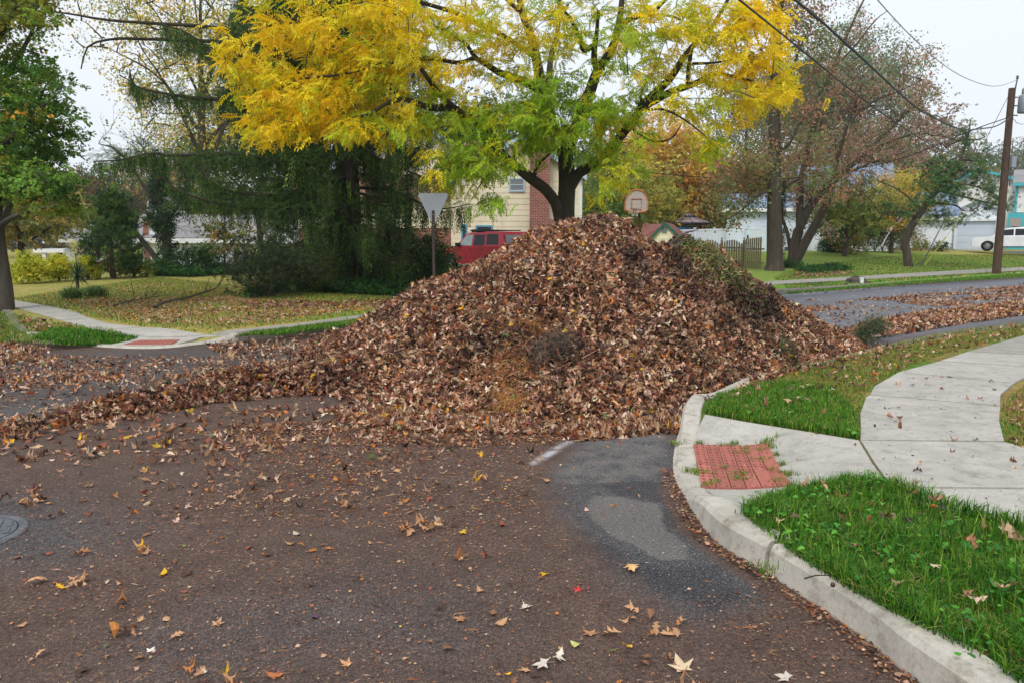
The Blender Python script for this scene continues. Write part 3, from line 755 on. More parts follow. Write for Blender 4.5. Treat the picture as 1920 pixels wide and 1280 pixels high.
# ragged fringe of loose leaves at the foot of the pile
windrow = thing('leaf_windrow', (*RIDGE[4, :2], 0), 'low ridge of raked leaves trailing from the big heap along the road', 'leaf row')
gx_, gy_ = np.meshgrid(np.arange(-7.5, -1.2, .07), np.arange(5.2, 10.5, .07)); sh = gx_.shape
zz = ridge_z(gx_.ravel(), gy_.ravel()).reshape(sh); keep = zz > .02
ix = np.arange(sh[0] * sh[1]).reshape(sh); q_ = np.stack([ix[:-1, :-1], ix[:-1, 1:], ix[1:, 1:], ix[1:, :-1]], -1).reshape(-1, 4); q_ = q_[keep.ravel()[q_].all(1)]
used = np.unique(q_); remap = np.zeros(ix.size, int); remap[used] = np.arange(len(used))
obj('ridge_core', np.c_[gx_.ravel(), gy_.ravel(), zz.ravel() - .03][used], remap[q_], M_MULCH, windrow, smooth=True)
n = 52000
x, y = rng.uniform(-7.6, -1.2, n), rng.uniform(5.2, 10.5, n); z = ridge_z(x, y); ok = z > .008
x, y, z = x[ok], y[ok], z[ok]; P_ = np.c_[x, y, z]; mb = MB()
c = pick(PAL, [.2, .22, .18, .06, .16, .05, .04, .006, .006, .12], len(x), .2) * (.7 + .6 * fbm(P_, 2, 66))[:, None]
dk = np.clip(1.6 * (fbm(P_, 3, 67) - .52), 0, .6)[:, None]; c = c * (1 - dk) + np.array([.03, .018, .015]) * dk
scatter(mb, DRY_T, P_, field_normals(ridge_z, x, y), rng.uniform(.045, .1, len(x)), c, 1.1, (-.03, .05))
mb.obj('leaf_cover', M_LEAF_DRY, windrow, kind='stuff')

# ---------------------------------------------------------------- loose leaves lying about
def ground_z(x, y):
    u, n = UN(x, y)
    z = np.zeros_like(np.asarray(x, float))
    inl = in_poly(x, y, nw_poly) | in_poly(x, y, se_poly)
    z = np.where(inl, H(x, y) + .006, 0.004)
    kd = np.minimum(poly_dist(x, y, SE_S[::6], False), poly_dist(x, y, NW_S[::6], False))
    return np.where(inl, z, 0.004)
def sample_px(poly, n, world=False):
    w = np.asarray(poly, float) if world else np.array([GH(*p)[:2] for p in poly]); lo, hi = w.min(0), w.max(0); out = np.zeros((0, 2))
    while len(out) < n:
        g = rng.uniform(lo, hi, (n * 2, 2)); out = np.vstack([out, g[in_poly(g[:, 0], g[:, 1], w)]])
    return out[:n]
PW = [.26, .22, .14, .04, .12, .1, .05, .012, .008, .06]
mb = MB()
def litter(poly, n, size=(.06, .13), w=PW, tilt=.35, thr=None, seed=70, lift=(.0, .02), pal=PAL, world=False, bright=1.0):
    g = sample_px(poly, n, world)
    if thr is not None: g = g[fbm(g, .9, seed, 4) + rng.uniform(-.12, .12, len(g)) > thr]
    P_ = np.c_[g, ground_z(g[:, 0], g[:, 1])]
    scatter(mb, DRY_T, P_, np.tile([0, 0, 1.], (len(g), 1)), rng.uniform(*size, len(g)), pick(pal, w, len(g), .22) * bright, tilt, lift)
# round the foot of the pile and the windrow
FOOTO = [APEX + (p - APEX) * 1.12 + np.array([0, -.1]) for p in FOOT]
litter(FOOTO, 2600, world=True, tilt=.45, size=(.045, .1))
ring = [APEX + (p - APEX) * 1.07 for p in FOOT[:14]] + [APEX + (p - APEX) * .95 for p in FOOT[:14][::-1]]
litter(ring, 2200, world=True, tilt=.6, size=(.045, .095), lift=(0, .05))
litter([(1060, 806), (1120, 800), (1200, 780), (1290, 745), (1330, 735), (1300, 775), (1272, 800), (1230, 800), (1180, 812), (1110, 815)], 1000, tilt=.45)
litter([(1290, 760), (1420, 702), (1640, 648), (1660, 652), (1480, 700), (1340, 742)], 900, tilt=.45)
litter([(-60, 832), (-60, 790), (300, 745), (560, 735), (700, 765), (560, 772), (330, 806), (120, 832)], 300, tilt=.4, size=(.05, .11))
litter([(250, 800), (480, 770), (620, 775), (560, 800), (420, 830), (280, 825)], 110, tilt=.3, size=(.04, .1))
# the leafy junction on the left
litter([(-250, 650), (60, 650), (420, 660), (690, 655), (640, 690), (560, 720), (300, 750), (0, 800), (-300, 820)], 3900, thr=.55, seed=71, size=(.05, .11))
litter([(-250, 655), (300, 665), (520, 680), (420, 720), (0, 770), (-300, 790)], 800, thr=.42, seed=72, size=(.05, .11))
litter([(60, 648), (420, 652), (440, 668), (380, 690), (60, 680), (-80, 665)], 420, size=(.04, .1), tilt=.25)
litter([(380, 640), (760, 622), (740, 640), (640, 668), (420, 655)], 800, thr=.45, seed=73)
litter([(-150, 600), (40, 632), (100, 645), (60, 660), (-150, 650)], 1100, tilt=.5)
litter([(-200, 830), (600, 780), (1020, 800), (1000, 900), (400, 930), (-200, 960)], 300, size=(.04, .08), thr=.45, seed=74)
litter([(610, 742), (700, 742), (930, 764), (1120, 772), (1230, 762), (1200, 788), (1060, 794), (760, 780), (640, 764)], 2200, size=(.035, .09), tilt=.6, lift=(0, .04))
litter([(540, 770), (700, 770), (930, 784), (1120, 790), (1190, 796), (1060, 812), (760, 800), (600, 786)], 300, size=(.03, .075), tilt=.4)
litter([(300, 780), (760, 780), (900, 800), (700, 860), (420, 850)], 150, size=(.035, .08))
# street to the right: the raked band and its stragglers
litter([(1560, 618), (1640, 592), (1760, 575), (1925, 556), (2050, 545), (2050, 566), (1925, 580), (1800, 596), (1740, 606), (1650, 620), (1600, 632)], 8200, tilt=.55, lift=(0, .09), bright=1.08)
litter([(1500, 566), (1640, 551), (1925, 529), (1925, 541), (1640, 566), (1520, 576)], 2300, thr=.46, seed=75)
litter([(1480, 556), (1925, 524), (1925, 570), (1600, 600), (1500, 590)], 1100, thr=.5, seed=76)
litter([(1700, 560), (1925, 540), (1925, 550), (1760, 566)], 1300, thr=.42, seed=77)
# lawns
litter(LITTER_PX, 4200, size=(.04, .09), w=[.3, .2, .1, .02, .14, .1, .1, .05, .01, .02], thr=.36, seed=78)
litter([(20, 560), (300, 530), (470, 540), (700, 575), (500, 610), (250, 605)], 1500, size=(.04, .09), w=[.3, .2, .1, .02, .14, .1, .1, .05, .01, .02])
litter([(0, 585), (160, 612), (60, 632), (-40, 615)], 240); litter([(450, 628), (740, 590), (740, 600), (450, 636)], 120)
litter(BED_PX, 900, w=[.2, .25, .2, .1, .14, .02, .05, .02, .01, .02])
litter([(1480, 540), (1925, 500), (1925, 515), (1480, 548)], 260); litter([(1450, 505), (1620, 480), (1920, 480), (1920, 505), (1480, 530)], 200, thr=.45, size=(.04, .09))
litter([(1480, 521), (1500, 508), (1540, 504), (1600, 510), (1580, 516), (1520, 520)], 500)
litter([(1500, 690), (1640, 640), (1925, 600), (1925, 630), (1720, 680), (1620, 730), (1560, 716)], 420, size=(.04, .1))
litter([(1885, 760), (1925, 720), (1990, 720), (1990, 850), (1900, 840)], 160, size=(.03, .08))
litter(LUSH_B, 45, size=(.04, .09), lift=(.02, .06)); litter(LUSH_A[:10] + [(1880, 1262), (1600, 1112)], 70, size=(.04, .09), lift=(.03, .09))
litter([(1321, 777), (1612, 826), (1670, 914), (1401, 968), (1301, 836)], 9, size=(.03, .06)); litter([(1612, 826), (1611, 775), (1683, 698), (1903, 718), (1885, 828), (2060, 917), (1670, 914)], 30, size=(.03, .07), tilt=.2)
mb.obj('leaf_litter', M_LEAF_DRY, kind='stuff')
# leaf crumbs, needles and bits ground into the road
mb = MB()
def crumbs(poly, n, size, w, thr=None, seed=80, long=.3, world=False):
    g = sample_px(poly, n, world)
    if thr is not None: g = g[fbm(g, 1.1, seed, 4) + rng.uniform(-.15, .15, len(g)) > thr]
    n = len(g); a = rng.uniform(0, 6.28, n); s = rng.uniform(*size, n) * rng.choice([.6, 1, 1.6], n, p=[.5, .4, .1]); ns = rng.random(n) < long
    L = np.where(ns, s * 2.6, s); Wd = np.where(ns, .0013, s * rng.uniform(.35, .8, n))
    z = ground_z(g[:, 0], g[:, 1]) + .002 + rng.uniform(0, .006, n)
    dx, dy = np.cos(a), np.sin(a)
    v = np.stack([np.c_[g[:, 0] - dx * L / 2, g[:, 1] - dy * L / 2, z], np.c_[g[:, 0] - dy * Wd / 2 * 1.3, g[:, 1] + dx * Wd / 2, z + s * .25], np.c_[g[:, 0] + dx * L / 2, g[:, 1] + dy * L / 2, z + s * .1], np.c_[g[:, 0] + dy * Wd / 2, g[:, 1] - dx * Wd / 2 * 1.2, z]], 1)
    c = pick(PAL, w, n, .3)
    mb.add(v.reshape(-1, 3), np.arange(4 * n).reshape(-1, 4), np.repeat(c, 4, 0))
CW = [.2, .3, .2, .06, .14, .02, .06, .008, .002, .03]
crumbs([(-200, 1330), (-200, 820), (560, 770), (1050, 800), (1010, 900), (1150, 1090), (1500, 1330)], 24000, (.004, .017), CW, .42, 81)
crumbs([(-200, 1330), (-200, 820), (560, 770), (1050, 800), (1010, 900), (1150, 1090), (1500, 1330)], 16000, (.003, .009), CW)
crumbs([(300, 930), (400, 800), (760, 780), (1030, 800), (1010, 900), (900, 960)], 9000, (.006, .02), [.26, .24, .14, .06, .12, .02, .16, .02, .005, .02], .4, 82)
crumbs([(420, 768), (700, 758), (930, 775), (1180, 795), (1060, 820), (700, 805), (450, 800)], 6000, (.008, .03), CW)
crumbs([(-200, 800), (-200, 650), (680, 650), (560, 760)], 9000, (.008, .026), CW)
crumbs([(1040, 830), (1270, 790), (1262, 900), (1320, 1010), (1440, 1090), (1700, 1300), (1400, 1300), (1150, 1080), (1010, 900)], 1500, (.004, .014), CW)
# gutter line of crushed leaves along the kerb foot
gp = piece(fineS, cum, max(0, sb - 1.3), sb + 1.75, .02); gp2 = offset_line(gp, -.09)
crumbs(np.vstack([gp, gp2[::-1]]), 1700, (.006, .028), [.2, .28, .25, .1, .12, .02, .03, .0, .0, .02], world=True, long=.2)
gp3 = offset_line(gp[: len(gp) * 2 // 5], -.55); crumbs(np.vstack([gp[: len(gp) * 2 // 5], gp3[::-1]]), 900, (.006, .02), CW, world=True)
crumbs([(1612, 826), (1611, 775), (1683, 698), (1903, 718), (1885, 828), (2060, 917), (1670, 914)], 260, (.006, .02), [.05, .15, .4, .4, .1, 0, 0, 0, 0, 0], long=.1)
crumbs([(1670, 915), (2080, 918), (2300, 1060), (1780, 950)], 60, (.006, .02), [.05, .15, .4, .4, .1, 0, 0, 0, 0, 0], long=.1)
mb.obj('leaf_crumbs', M_LEAF_DRY, kind='stuff')

# the leaves one can tell apart on the road in front
KIND_T = {'oak': [0, 12], 'maple': [12, 18], 'oval': [18, 24]}
TONES = {'tan': lin(196, 150, 112), 'brown': lin(140, 98, 70), 'dark brown': lin(86, 60, 48), 'pale': lin(200, 180, 158), 'orange': lin(190, 122, 62), 'reddish': lin(150, 84, 66), 'yellow': lin(222, 172, 40), 'purple': lin(112, 76, 92)}
def fallen(px, py, kind, tone, size, label=None, col=None, z=None, ang=None, tmpl=None, heap=0):
    T = FLAT_T[int(rng.integers(*KIND_T[kind]))] if not heap else DRY_T[int(rng.integers(*{'oak': (0, 18), 'maple': (18, 22), 'oval': (22, 27)}[kind]))]
    p = GH(px, py) if z == 'lawn' else W(px, py); p = np.array([p[0], p[1], (float(H(p[0], p[1])) + .05) if z == 'lawn' else .012])
    nn = np.array([[0, 0, 1.]]) + (.22 + .8 * heap) * unit(1); nn /= np.linalg.norm(nn); a = rng.uniform(0, 6.28) if ang is None else R(ang)
    t = np.array([[math.cos(a), math.sin(a), 0]]); t -= nn * (t @ nn.T); t /= np.linalg.norm(t)
    M = np.stack([t, np.cross(nn, t), nn], -1); m_ = MB()
    c = (TONES[tone] if col is None else col) * rng.uniform(.85, 1.12)
    inst([T], np.zeros(1, int), p[None], M, size * .68, c[None], m_)
    v = np.vstack(m_.v); m_.v = [v - [0, 0, max(v[:, 2].min() - .004, -1) - (p[2] - .012) - heap * rng.uniform(0, .03)]]
    m_.obj('fallen_leaf', M_LEAF_DRY, base=p, label=label or f'{tone} {kind} leaf lying loose on the dirty road before the heap', cat='leaf', group='loose fallen leaves on the road')
SPECIAL = [(1083, 1108, 'maple', 'reddish', .075, 'bright red maple leaf on the dark road', lin(196, 56, 58)), (1020, 1076, 'maple', 'yellow', .09, 'single golden yellow maple leaf near the red one', lin(228, 176, 30)),
    (1020, 1252, 'maple', 'pale', .13, 'large whitish maple leaf lying flat at the front of the road', lin(216, 204, 190)), (1046, 1240, 'oak', 'pale', .13, 'pale curled oak leaf touching the large whitish maple leaf', lin(214, 198, 182)),
    (1183, 1067, 'oak', 'tan', .17, 'broad sandy oak leaf just left of the light road patch', lin(214, 170, 116)), (1081, 1211, 'oval', 'pale', .085, 'yellowish green oval leaf lying on the road', lin(186, 190, 118)),
    (590, 1158, 'oval', 'purple', .085, 'small purple leaf lying alone on the road', lin(104, 72, 96)), (866, 1163, 'maple', 'tan', .10, 'curled brown maple leaf in the middle of the front road', lin(178, 128, 92)),
    (66, 1096, 'oak', 'tan', .17, 'big sandy oak leaf below the manhole cover', lin(214, 160, 112)), (230, 1133, 'oak', 'brown', .17, 'large crumpled brown oak leaf with orange edges', lin(146, 96, 56)),
    (513, 1268, 'oval', 'orange', .11, 'orange brown oval leaf at the very front edge', lin(196, 122, 74)), (282, 1223, 'maple', 'pale', .07, 'small white maple leaf lying near the front', lin(228, 218, 206)),
    (653, 1247, 'maple', 'tan', .09, 'star shaped tan maple leaf near the front edge', lin(206, 152, 106)), (1147, 1192, 'oak', 'tan', .13, 'tan oak leaf arched over the road left of the pale cluster', lin(198, 152, 108)),
    (1110, 1190, 'maple', 'brown', .12, 'folded brown maple leaf beside the arched tan one', lin(178, 132, 94)), (1258, 1190, 'oak', 'tan', .13, 'sandy oak leaf with deep lobes above the pale cluster', lin(206, 162, 118)),
    (820, 981, 'maple', 'pale', .12, 'cream maple leaf in front of the small leaf clump', lin(220, 206, 168)), (985, 1139, 'oak', 'pale', .12, 'whitish oak leaf with a long straw stalk', lin(204, 190, 174)),
    (1025, 902, 'oak', 'tan', .15, 'tan oak leaf beside the worn white line', lin(206, 160, 112)), (1475, 1274, 'maple', 'pale', .11, 'white curled leaf at the front right corner of the road', lin(208, 196, 182)),
    (1280, 1256, 'maple', 'pale', .16, 'largest pale leaf of the cluster at the front right', lin(206, 182, 150)), (1100, 957, 'oval', 'pale', .07, 'small pinkish oval leaf on the clean asphalt', lin(214, 176, 160)),
    (870, 1000, 'maple', 'yellow', .1, 'mustard leaf in the little yellow group', lin(206, 162, 44)), (150, 1040, 'oak', 'brown', .15, 'curled brown oak leaf right of the manhole cover', lin(156, 108, 70))]
for s in SPECIAL: fallen(*s[:6], col=s[6])
_w = {'tan': .34, 'brown': .28, 'dark brown': .14, 'pale': .05, 'orange': .09, 'reddish': .09, 'yellow': .02}
def fallen_many(poly, n, size, heap=0):
    for p in sample_px(poly, n):
        px, py = project(np.array([[p[0], p[1], 0]])); fallen(px[0], py[0], str(rng.choice(['oak', 'maple', 'oval'], p=[.5, .2, .3])), str(rng.choice(list(_w), p=np.array(list(_w.values())) / sum(_w.values()))), rng.uniform(*size), heap=heap)
fallen_many([(-60, 1340), (-60, 900), (560, 850), (1000, 860), (1050, 960), (1180, 1090), (1400, 1200), (1480, 1300)], 120, (.035, .1))
for cx, cy, rx_, ry_, k, sz in [(800, 948, 55, 14, 24, (.07, .12)), (1290, 1255, 55, 26, 20, (.07, .14)), (1240, 1140, 70, 60, 18, (.04, .1)), (885, 1000, 35, 9, 9, (.06, .09)), (50, 906, 50, 16, 14, (.07, .13)), (470, 868, 30, 8, 9, (.06, .1)), (905, 866, 20, 6, 6, (.06, .1)),
    (650, 905, 22, 8, 8, (.06, .1)), (510, 1258, 28, 14, 9, (.06, .12)), (150, 1042, 26, 10, 7, (.06, .11)), (275, 988, 24, 10, 8, (.06, .1)), (230, 1135, 34, 10, 7, (.06, .12)), (780, 900, 60, 16, 10, (.05, .1)), (1170, 880, 80, 50, 8, (.05, .09)), (1180, 1100, 30, 20, 6, (.05, .09)), (360, 1195, 20, 8, 5, (.05, .09)), (430, 1210, 20, 10, 5, (.05, .09))]:
    a = np.linspace(0, 6.28, 12); fallen_many([(cx + rx_ * math.cos(q), cy + ry_ * math.sin(q)) for q in a], max(4, int(k * .75)), sz, heap=.42)

# ---------------------------------------------------------------- grass blades, weeds
def blades(g, n_or_h, w, pal, pw, z0=None, lean=.5, upright=None, var=.3, mb=None, hs=None):
    n = len(g); h = n_or_h if np.ndim(n_or_h) else np.full(n, n_or_h)
    a = rng.uniform(0, 6.28, n); b = rng.uniform(0, 6.28, n); ln = np.abs(rng.normal(0, lean, n))
    z = (H(g[:, 0], g[:, 1]) - .015) if z0 is None else z0
    wd = w * rng.uniform(.7, 1.3, n); ux, uy = np.cos(a) * wd / 2, np.sin(a) * wd / 2; lx, ly = np.cos(b) * ln * h, np.sin(b) * ln * h
    p0 = np.c_[g[:, 0], g[:, 1], z]; p1 = p0 + np.c_[lx * .3, ly * .3, h * .6]; p2 = p0 + np.c_[lx, ly, h * (1 - .25 * np.clip(ln, 0, 1.6))]
    U = np.c_[ux, uy, ux * 0]
    v = np.stack([p0 - U, p0 + U, p1 + U * .8, p1 - U * .8, p2], 1)
    c = pick(pal, pw, n, var); c5 = c[:, None, :] * np.array([.7, .7, .95, .95, 1.15])[None, :, None]
    i = np.arange(n)[:, None] * 5
    mb.add(v.reshape(-1, 3), [i + np.array([[0, 1, 2, 3]]), i + np.array([[3, 2, 4]])], np.clip(c5, 0, 1).reshape(-1, 3))
GP = np.array([lin(62, 118, 28), lin(90, 146, 36), lin(42, 88, 26), lin(132, 164, 56), lin(176, 164, 92), lin(150, 120, 72)])
mb = MB()
g = sample_px(LUSH_A, 80000); k = fbm(g, 2.2, 90); k = np.clip(1.9 * (k - .26), 0, 1); w_ = (fbm(g, 5, 91) + .25 * rng.random(len(g))) > .42; g, k = g[w_], k[w_]; blades(g, (.025 + .10 * k) * rng.uniform(.6, 1.4, len(g)), .0046, GP, [.32, .24, .24, .14, .04, .02], lean=.75, mb=mb)
g = sample_px(LUSH_A, 4500); blades(g, rng.uniform(.02, .05, len(g)), .006, GP, [.02, .02, .0, .1, .5, .36], lean=1.3, mb=mb)
g = sample_px(LUSH_A, 1800); blades(g, rng.uniform(.09, .17, len(g)), .006, GP, [.3, .3, .2, .2, .03, .0], lean=.5, mb=mb)
g = sample_px(LUSH_B, 26000); g = g[(fbm(g, 3.5, 92) + .3 * rng.random(len(g))) > .5]; blades(g, rng.uniform(.03, .09, len(g)), .006, GP, [.3, .28, .14, .2, .06, .02], lean=.5, mb=mb)
# fringe of longer blades leaning over the concrete and the kerb
fr = [(1401, 968), (1440, 952), (1482, 936), (1520, 926), (1580, 914), (1640, 908), (1690, 918), (1740, 938), (1790, 955), (1850, 974), (1925, 992)]
fl = catmull(np.array([GH(*q)[:2] for q in fr]), 1500); blades(fl + rng.normal(0, .03, fl.shape), rng.uniform(.06, .13, len(fl)), .006, GP, [.3, .28, .22, .2, .03, .0], lean=.7, mb=mb)
# thin dry grass behind the kerb and right of the walk
SPARSE = [(1340, 745), (1480, 697), (1640, 657), (1925, 610), (2100, 588), (2000, 610), (1790, 655), (1690, 690), (1625, 730), (1608, 775), (1560, 726), (1420, 720)]
g = sample_px(SPARSE, 30000); blades(g, rng.uniform(.02, .055, len(g)), .006, GP, [.12, .08, .06, .18, .3, .26], lean=.9, mb=mb)
g = sample_px([(1890, 830), (1876, 790), (1880, 752), (1930, 716), (2100, 690), (2200, 860), (1960, 850)], 9000); blades(g, rng.uniform(.02, .06, len(g)), .006, GP, [.12, .08, .1, .16, .24, .3], lean=.8, mb=mb)
# the lawn across the road, bunches rather than blades
g = sample_px([(-40, 640), (0, 585), (100, 605), (255, 636), (90, 645)], 5000); blades(g, rng.uniform(.03, .07, len(g)), .012, GP, [.2, .2, .08, .26, .2, .06], lean=.7, mb=mb)
g = sample_px([(60, 636), (100, 618), (180, 622), (262, 634), (205, 646), (110, 644)], 6000); blades(g, rng.uniform(.04, .1, len(g)), .011, GP, [.4, .3, .2, .1, .02, .0], lean=.5, mb=mb)
g = sample_px([(440, 632), (540, 616), (745, 590), (760, 596), (640, 612), (520, 628)], 6000); blades(g, rng.uniform(.03, .08, len(g)), .012, GP, [.34, .3, .1, .2, .05, .0], lean=.6, mb=mb)
g = sample_px([(20, 560), (300, 520), (470, 540), (800, 560), (745, 580), (560, 604), (392, 625), (270, 612), (160, 592)], 26000); blades(g, rng.uniform(.03, .07, len(g)), .016, GP, [.12, .14, .06, .32, .3, .06], lean=.7, mb=mb)
g = sample_px([(1450, 520), (1500, 500), (1700, 478), (1925, 478), (1925, 509), (1700, 525), (1480, 543)], 26000); g = g[np.abs(UN(g[:, 0], g[:, 1])[1] - 16.75) > .6]; blades(g, rng.uniform(.03, .07, len(g)), .028, GP, [.2, .2, .12, .26, .18, .06], lean=.7, mb=mb)
g = offset_line(SE_S[(SE_S[:, 1] > 8.6) & (SE_S[:, 1] < 20)], .13); g = np.repeat(g, 45, 0) + rng.normal(0, .035, (len(g) * 45, 2)); blades(g, rng.uniform(.03, .07, len(g)), .006, GP, [.12, .1, .1, .2, .28, .2], lean=.9, mb=mb)
g = sample_px([(1470, 549), (1700, 529), (1925, 513), (1925, 519), (1700, 533), (1480, 551)], 9000); blades(g, rng.uniform(.03, .08, len(g)), .022, GP, [.36, .34, .08, .2, .05, .02], lean=.6, mb=mb)
mb.obj('grass', M_GRASS, kind='stuff')
# broad-leaved weeds in the near grass and tufts in the tactile joints
mb = MB()
clover = [oval_leaf(.4, .42) for _ in range(5)]
cen = sample_px(LUSH_A, 42); P_, S_ = [], []
for c in cen:
    k = int(rng.integers(5, 16)); o = rng.normal(0, .045, (k, 2)); P_ += list(np.c_[c + o, H(*(c + o).T) + rng.uniform(.03, .09, k)]); S_ += list(rng.uniform(.018, .038, k))
cen = sample_px(LUSH_B, 14)
for c in cen:
    k = int(rng.integers(4, 10)); o = rng.normal(0, .04, (k, 2)); P_ += list(np.c_[c + o, H(*(c + o).T) + rng.uniform(.02, .06, k)]); S_ += list(rng.uniform(.02, .045, k))
P_ = np.array(P_); scatter(mb, clover, P_, np.tile([0, -.15, 1.], (len(P_), 1)), np.array(S_), pick([lin(70, 140, 40), lin(104, 164, 58), lin(50, 110, 36)], [.4, .35, .25], len(P_)), .5)
for px, py, s, k in [(1362, 838, .05, 40), (1377, 834, .04, 25), (1395, 846, .045, 40), (1402, 853, .04, 35), (1436, 831, .06, 60), (1443, 840, .05, 40), (1452, 855, .04, 30), (1433, 866, .05, 40), (1444, 885, .045, 35), (1390, 893, .06, 70), (1384, 903, .06, 60),
                     (1400, 904, .05, 40), (1456, 907, .07, 90), (1474, 892, .06, 60), (1463, 873, .04, 30), (1377, 853, .04, 20), (1358, 880, .04, 20), (1327, 914, .05, 50), (1340, 908, .05, 40), (1308, 888, .06, 60), (1330, 892, .04, 24), (1290, 886, .05, 30), (1268, 834, .05, 40), (1311, 833, .04, 30), (1423, 848, .03, 18), (1410, 866, .03, 18), (1455, 820, .03, 12), (1436, 1072, .05, 30)]:
    c = GH(px, py)[:2]; k = int(k * 1.7); g = c + rng.normal(0, s * .55, (k, 2)); blades(g, rng.uniform(.02, .055, k), .0045, GP, [.2, .2, .1, .25, .2, .05], z0=H(g[:, 0], g[:, 1]) + .005, lean=1.0, mb=mb)
mb.obj('weeds', M_GRASS, kind='stuff')

# ---------------------------------------------------------------- what lies in and on the pile
def clump(px, py, rx_, ry_, n, L, pal, pw, w, name, label, cat, hgt=.08, thick=1.0):
    """a tuft of clippings or needles resting on the pile"""
    c = on_pile(px, py); mb = MB(); g = np.c_[rng.normal(c[0], rx_ * .5, n), rng.normal(c[1], ry_ * .5, n)]
    d2 = ((g[:, 0] - c[0]) / rx_) ** 2 + ((g[:, 1] - c[1]) / ry_) ** 2; g = g[d2 < 1.3]; d2 = d2[d2 < 1.3]
    z = np.maximum(pile_z(g[:, 0], g[:, 1]), 0) + hgt * np.exp(-d2 * 1.5) * rng.uniform(.2, 1, len(g)) + .02
    N_ = field_normals(pile_z, g[:, 0], g[:, 1]); k = len(g)
    t = np.cross(N_, unit(k)); t /= np.linalg.norm(t, axis=1, keepdims=True); t = t + N_ * rng.normal(.1, .35, (k, 1))
    ln = rng.uniform(.5, 1.2, (k, 1)) * L; P0 = np.c_[g, z]; P1 = P0 + t * ln * .5 + N_ * .01; P2 = P0 + t * ln + [0, 0, -1] * ln * .15
    s = np.cross(t, N_); s = s / np.maximum(np.linalg.norm(s, axis=1, keepdims=True), 1e-6) * w * thick * rng.uniform(.5, 1.2, (k, 1))
    v = np.stack([P0 - s, P0 + s, P1 + s, P1 - s, P2], 1); i = np.arange(k)[:, None] * 5
    mb.add(v.reshape(-1, 3), [i + np.array([[0, 1, 2, 3]]), i + np.array([[3, 2, 4]])], np.repeat(pick(pal, pw, k, .3), 5, 0))
    mb.obj(name, M_LEAF_DRY, base=(c[0], c[1], c[2]), label=label, cat=cat)
GREENS = [lin(86, 104, 40), lin(132, 136, 66), lin(58, 74, 34), lin(160, 156, 96), lin(92, 66, 44)]
STRAW = [lin(172, 116, 62), lin(146, 92, 48), lin(192, 146, 88), lin(108, 70, 42)]
clump(1338, 492, .62, .48, 2500, .085, GREENS, [.32, .22, .2, .1, .3], .006, 'clippings_heap', 'mossy green clippings lying over the top right of the leaf heap', 'yard clippings', .13)
clump(1000, 628, .42, .2, 700, .12, STRAW, [.4, .3, .2, .1], .0025, 'pine_straw', 'orange pine straw tuft above the dark matted hollow', 'pine straw', .08)
clump(955, 768, .2, .26, 750, .13, STRAW, [.45, .2, .3, .05], .0025, 'pine_straw', 'bright orange pine straw spilling over the front foot of the heap', 'pine straw', .07)
clump(950, 690, .36, .22, 620, .12, STRAW, [.35, .4, .15, .1], .0025, 'pine_straw', 'rusty pine straw streak on the lower front of the heap', 'pine straw', .05)
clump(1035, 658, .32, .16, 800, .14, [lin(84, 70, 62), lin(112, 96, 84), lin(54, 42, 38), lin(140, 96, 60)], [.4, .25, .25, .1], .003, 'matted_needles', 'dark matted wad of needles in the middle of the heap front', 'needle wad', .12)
clump(1470, 660, .22, .35, 700, .11, [lin(52, 66, 36), lin(70, 84, 46), lin(60, 48, 34)], [.5, .3, .2], .004, 'conifer_sprig', 'dull green conifer sprig half buried low on the right slope', 'conifer sprig', .06)
def stick(pts, r, label, mat=None, name='stick'):
    mb = MB(); base = None
    for q in pts:
        P_ = np.array([on_pile(a, b) + np.array([0, -.02, .03 + h]) for a, b, h in q]); base = P_[0] if base is None else base
        P_ = catmull(P_, 10); P_ += rng.normal(0, r * .5, P_.shape); mb.tube(P_, np.linspace(r, r * .45, 10), 5)
    mb.obj(name, mat or M_BARK_GREY, base=base, label=label, cat='stick')
stick([[(1248, 492, .0), (1262, 468, .12), (1285, 458, .12), (1308, 450, .17)], [(1262, 476, .05), (1290, 466, .1), (1320, 472, .06)]], .016, 'forked grey branch sticking out of the heap near its top')
stick([[(1320, 530, .0), (1350, 508, .06), (1365, 500, .1), (1400, 512, .05)]], .007, 'thin bent twig over the mossy clippings')
stick([[(1310, 545, .02), (1345, 520, .1), (1362, 505, .12)]], .006, 'straight bare twig leaning on the upper right slope')
stick([[(1375, 480, .05), (1395, 473, .14), (1412, 480, .12)]], .008, 'short arched twig on the skyline of the mossy clippings')
stick([[(1430, 605, .02), (1465, 595, .05), (1490, 583, .03)]], .007, 'slim brown twig across the right slope of the heap')
stick([[(1488, 612, .03), (1502, 618, .1), (1516, 640, .02), (1520, 668, .0)]], .006, 'pale looped stem low on the right slope')
stick([[(1235, 545, .0), (1236, 570, .03), (1237, 590, .02)]], .005, 'short grey stem standing on the middle of the slope')
